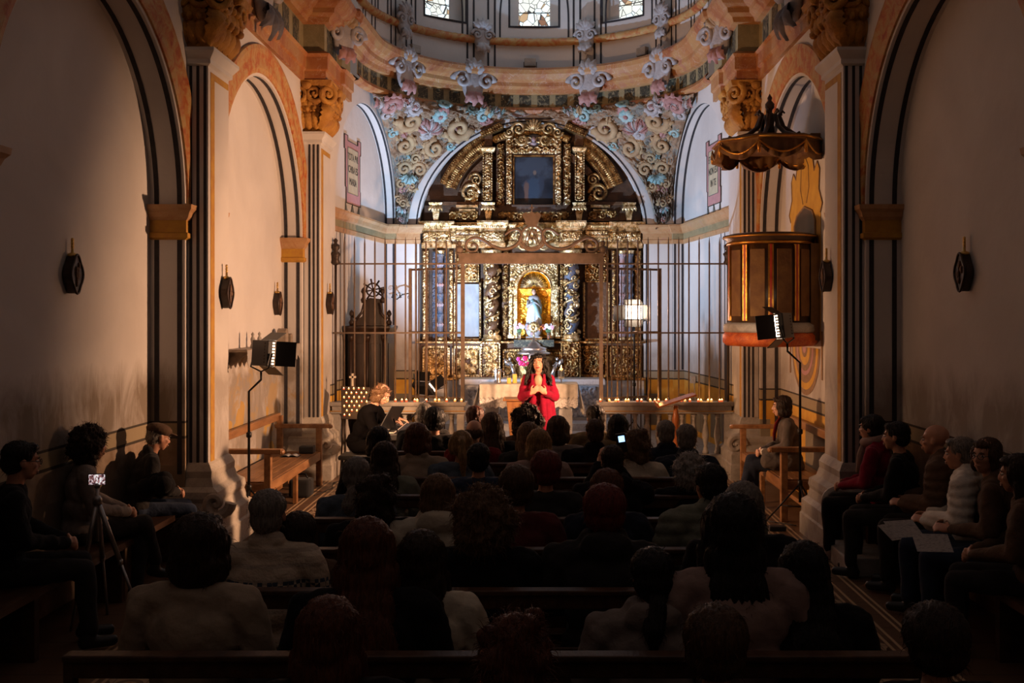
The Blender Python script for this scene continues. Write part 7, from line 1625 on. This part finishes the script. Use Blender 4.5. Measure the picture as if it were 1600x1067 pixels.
M_ = thing('music_stand', 'black music stand holding open sheets by the piano', 'music stand', (-1.50, 11.6, 0))
M3 = Matrix.Rotation(math.radians(28), 3, 'Y') @ Matrix.Rotation(math.radians(-12), 3, 'Z')
k = MB(); mc = V((-1.66, 12.0, .95)); k.obox(mc, M3, .006, .24, .15); k.obox(mc+M3 @ V((-.02, 0, -.15)), M3, .025, .24, .006); k.build('desk', 'black_metal', M_)
k = MB(); k.tube([mc+V((.02, 0, -.02)), (-1.50, 11.6, .7), (-1.50, 11.6, .30)], .010, 8); k.build('pole', 'black_metal', M_)
for i in range(3): a = i*2.094+.4; k = MB(); k.tube([(-1.50, 11.6, .32), (-1.50+.25*math.cos(a), 11.6+.25*math.sin(a), .01)], .008, 6); k.build('leg', 'black_metal', M_)
for j in (0, 1):
    k = MB(); q0 = mc+M3 @ V((-.012-.004*j, -.11+.20*j, .01)); k.obox(q0, M3, .002, .095, .13); tag(k.build('sheet_music', 'page_print'), ('left' if j == 0 else 'right')+' printed sheet on the black music stand', 'sheet music')
M2 = thing('tablet_stand', 'second low stand with bright sheets to the right of the piano', 'music stand', (-1.25, 12.6, 0)); k = MB(); c2 = V((-1.40, 12.5, 1.0)); M3b = Matrix.Rotation(math.radians(38), 3, 'Y'); k.obox(c2, M3b, .005, .16, .12); k.build('desk', 'black_metal', M2); k = MB(); k.tube([c2, (-1.28, 12.6, .5), (-1.28, 12.6, .2)], .01, 8)
for i in range(3): a = i*2.094; k.tube([(-1.28, 12.6, .25), (-1.28+.2*math.cos(a), 12.6+.2*math.sin(a), .01)], .008, 6)
k.build('pole', 'black_metal', M2); k = MB(); k.obox(c2+M3b @ V((-.009, 0, .01)), M3b, .002, .14, .11); tag(k.build('sheet_music', 'page_print'), 'bright loose sheet on the second low stand', 'sheet music')
# ------------------------------------------------------------------ woman on the right bench
R_, J = person((2.98, 11.25, -.02), math.radians(84), dict(hip=.54, lean=8, arms='clasp', legs='cross', yaw=-6, vox=.008, coat='long', w=.95), 'person with a dark bob and grey coat in profile on the right bench, hands clasped', 'bob', 'hair_darkbrown', K+'taupe', K+'navy', skinm='skin_light', face=True, coatname='coat', scale=1.0)
k = MB(); k.tube([J['nk']+V((-.05, .06, .02)), J['nk']+V((0, .10, -.06)), J['nk']+V((.0, .125, -.18)), J['nk']+V((.0, .125, -.26))], [.02, .03, .028, .02], 8, flat=.5); k.build('scarf', K+'darkred', R_)
for s in (-1, 1):
    S, E, Wr = J['arms'][s]; d = (Wr-E).normalized(); k = MB(); k.tube([Wr-d*.05, Wr-d*.0], [.040, .040], 12); k.build('cuff', K+'white', R_)
# ------------------------------------------------------------------ people on the near wall benches
def waller(x, y, D, side, label, hair, hm, cm_, coat, yaw, pitch=4, lean=6, arms='clasp', turn=62, tr=K+'charcoal', **kw):
    Zt = CZ-(y-490)*D/F; sc = max(.92, min(1.10, Zt/1.345)); X = CX+(x-850)*D/F
    P = dict(coat=coat, yaw=yaw, pitch=pitch, lean=lean, arms=arms, vox=.010, w=kw.pop('w', 1.32), legs=kw.pop('legs', 'sit'), foot=kw.pop('foot', 0))
    rr_ = math.radians(-turn if side < 0 else turn); hc_ = Matrix.Rotation(rr_, 3, 'Z') @ get_pose(P)['hc']*sc
    return person((X-hc_.x, D-hc_.y*.5, .01), rr_, P, label, hair, hm, cm_, tr, scale=sc, face=kw.pop('face', True), group='listeners on the wall benches', **kw)
waller(32, 680, 6.4, -1, 'person with dark hair and glasses at the far left edge, in a dark coat', 'short', 'hair_black', K+'black', 'plain', 10, glasses=True, arms='clasp', foot=.04)
waller(142, 662, 7.55, -1, 'person with bushy curly hair and a grey jumper on the left wall bench', 'bigcurly', 'hair_darkbrown', K+'grey', 'plain', 12, arms='clasp', legs='cross', hs=.93)
waller(246, 653, 8.6, -1, 'person in a flat cap and dark jacket beside the near left pier', 'crop', 'hair_grey', K+'charcoal', 'collar', 14, 10, 14, arms='clasp', tr=K+'denim', hat='cap', hatmat=K+'brown')
WL = waller(1362, 640, 8.75, 1, 'person in a crimson coat and pale scarf nearest the right pier', 'round', 'hair_black', K+'crimson', 'hood', -8, 0, 6, arms='clasp', tr=K+'black', shoem='cloth_pinkbeige', hs=.92)
RC, JC = WL
k = MB(); c_ = JC['nk']; k.tube([c_+V((.085*math.cos(a), .015+.08*math.sin(a), .025-.02*math.sin(a))) for a in [2*PI*i/18 for i in range(19)]], .040, 10); k.tube([c_+V((.04, .09, 0)), c_+V((.05, .13, -.12)), c_+V((.06, .15, -.28))], [.035, .04, .03], 8, flat=.5); k.build('scarf', K+'pinkbeige', RC, shift=True)
waller(1400, 652, 8.2, 1, 'person with dark hair in a black jacket left of the bald man', 'short', 'hair_black', K+'black', 'plain', 0, 0)
waller(1462, 655, 7.75, 1, 'bald person in a dark brown quilted jacket on the right wall bench', None, 'hair_grey', K+'brown', 'puffer', -6, 0, arms='paper')
waller(1500, 675, 7.2, 1, 'person with short grey hair in a white quilted jacket holding a sheet', 'short', 'hair_grey', K+'white', 'puffer', 0, 2, arms='paper', tr=K+'denim')
waller(1543, 674, 6.75, 1, 'person with glasses and a beige brown jacket turning towards the camera', 'bob', 'hair_brown', K+'brown', 'collar', 58, -2, arms='paper', glasses=True, tr=K+'denim', shoem='cloth_white', hs=.95)
waller(1590, 700, 6.2, 1, 'person with dark hair in a brown coat at the far right edge', 'long', 'hair_darkbrown', K+'brown', 'plain', 0, arms='clasp')
sc_ = thing('scarf', 'pale knitted scarf round the neck of the person in crimson', 'scarf', (0, 0, 0)); bpy.data.objects.remove(sc_)
# sheets in their hands
for (x, y, D, rot, lb) in ((1400, 830, 7.35, .5, 'pale sheet in the hands of the bald man'), (1412, 826, 6.95, .25, 'large printed sheet held by the person in white'), (1457, 848, 6.55, -.1, 'printed sheet on the lap of the person with glasses')):
    k = MB(); c = W(x, y, D); M3 = Matrix.Rotation(rot, 3, 'Z') @ Matrix.Rotation(math.radians(32), 3, 'X'); k.obox(c, M3, .115, .082, .001); tag(k.build('programme_sheet', 'page_print'), lb, 'sheet')
# tripod with a phone on the left
tx, ty = W(152, 0, 7.0).x, 7.0
T_ = thing('tripod', 'light grey tripod standing on the floor before the left bench', 'tripod', (tx, ty, 0)); tp = V((tx, ty, .95)); 
for i, (dx, dy) in enumerate(((-.14, -.10), (.30, .06), (-.05, .28))):
    k = MB(); a = tp+V((0, 0, -.06)); e = V((tx+dx, ty+dy, 0)); k.tube([a, a.lerp(e, .5)], .018, 8); k.tube([a.lerp(e, .45), e], .011, 8)
    k.lathe(tuple(a.lerp(e, .5)), [(.017, -.02), (.019, 0), (.017, .02)], 8); k.build('leg', 'aluminium', T_)
k = MB(); k.tube([tp+V((0, 0, -.35)), tp+V((0, 0, .03))], .012, 8); k.lathe(tp+V((0, 0, -.09)), [(.03, 0), (.032, .04), (.02, .06)], 12); k.ell(tp+V((0, 0, .04)), .022, 10); k.build('column', 'aluminium', T_)
k = MB(); k.obox(tp+V((0, 0, .085)), Matrix.Rotation(.05, 3, 'Z'), .062, .006, .040, 0); k.obox(tp+V((0, -.0066, .085)), Matrix.Rotation(.05, 3, 'Z'), .056, .0012, .035, 1); tag(k.build('mobile_phone', ['black_plastic', 'screen_image']), 'phone filming on the tripod with its screen lit', 'phone')
k = MB(); c = V((-3.28, 8.25, .50)); 
for i in range(9): k.ell(c+V((.16+rq.uniform(-.10, .12), rq.uniform(-.14, .14)+.15, .22+rq.uniform(-.05, .09))), rq.uniform(.05, .09), 10)
k.tube([c+V((.1, .05, .3)), c+V((.14, .15, .40)), c+V((.2, .25, .3))], .012, 6); displaced = k.build('bundle_of_coats', K+'black'); tag(displaced, 'dark bundle of bags and coats on the lap of the person in the flat cap', 'bag')
# winter coat lying on the floor side of the second pew
k = MB(); k.ell((1.42, 4.0, .55), (.16, .22, .13), 16); k.ell((1.50, 4.1, .50), (.12, .16, .10), 14); o = k.build('folded_jacket', K+'khaki'); tag(o, 'folded yellowish jacket on the pew at the right end of the second row', 'jacket')
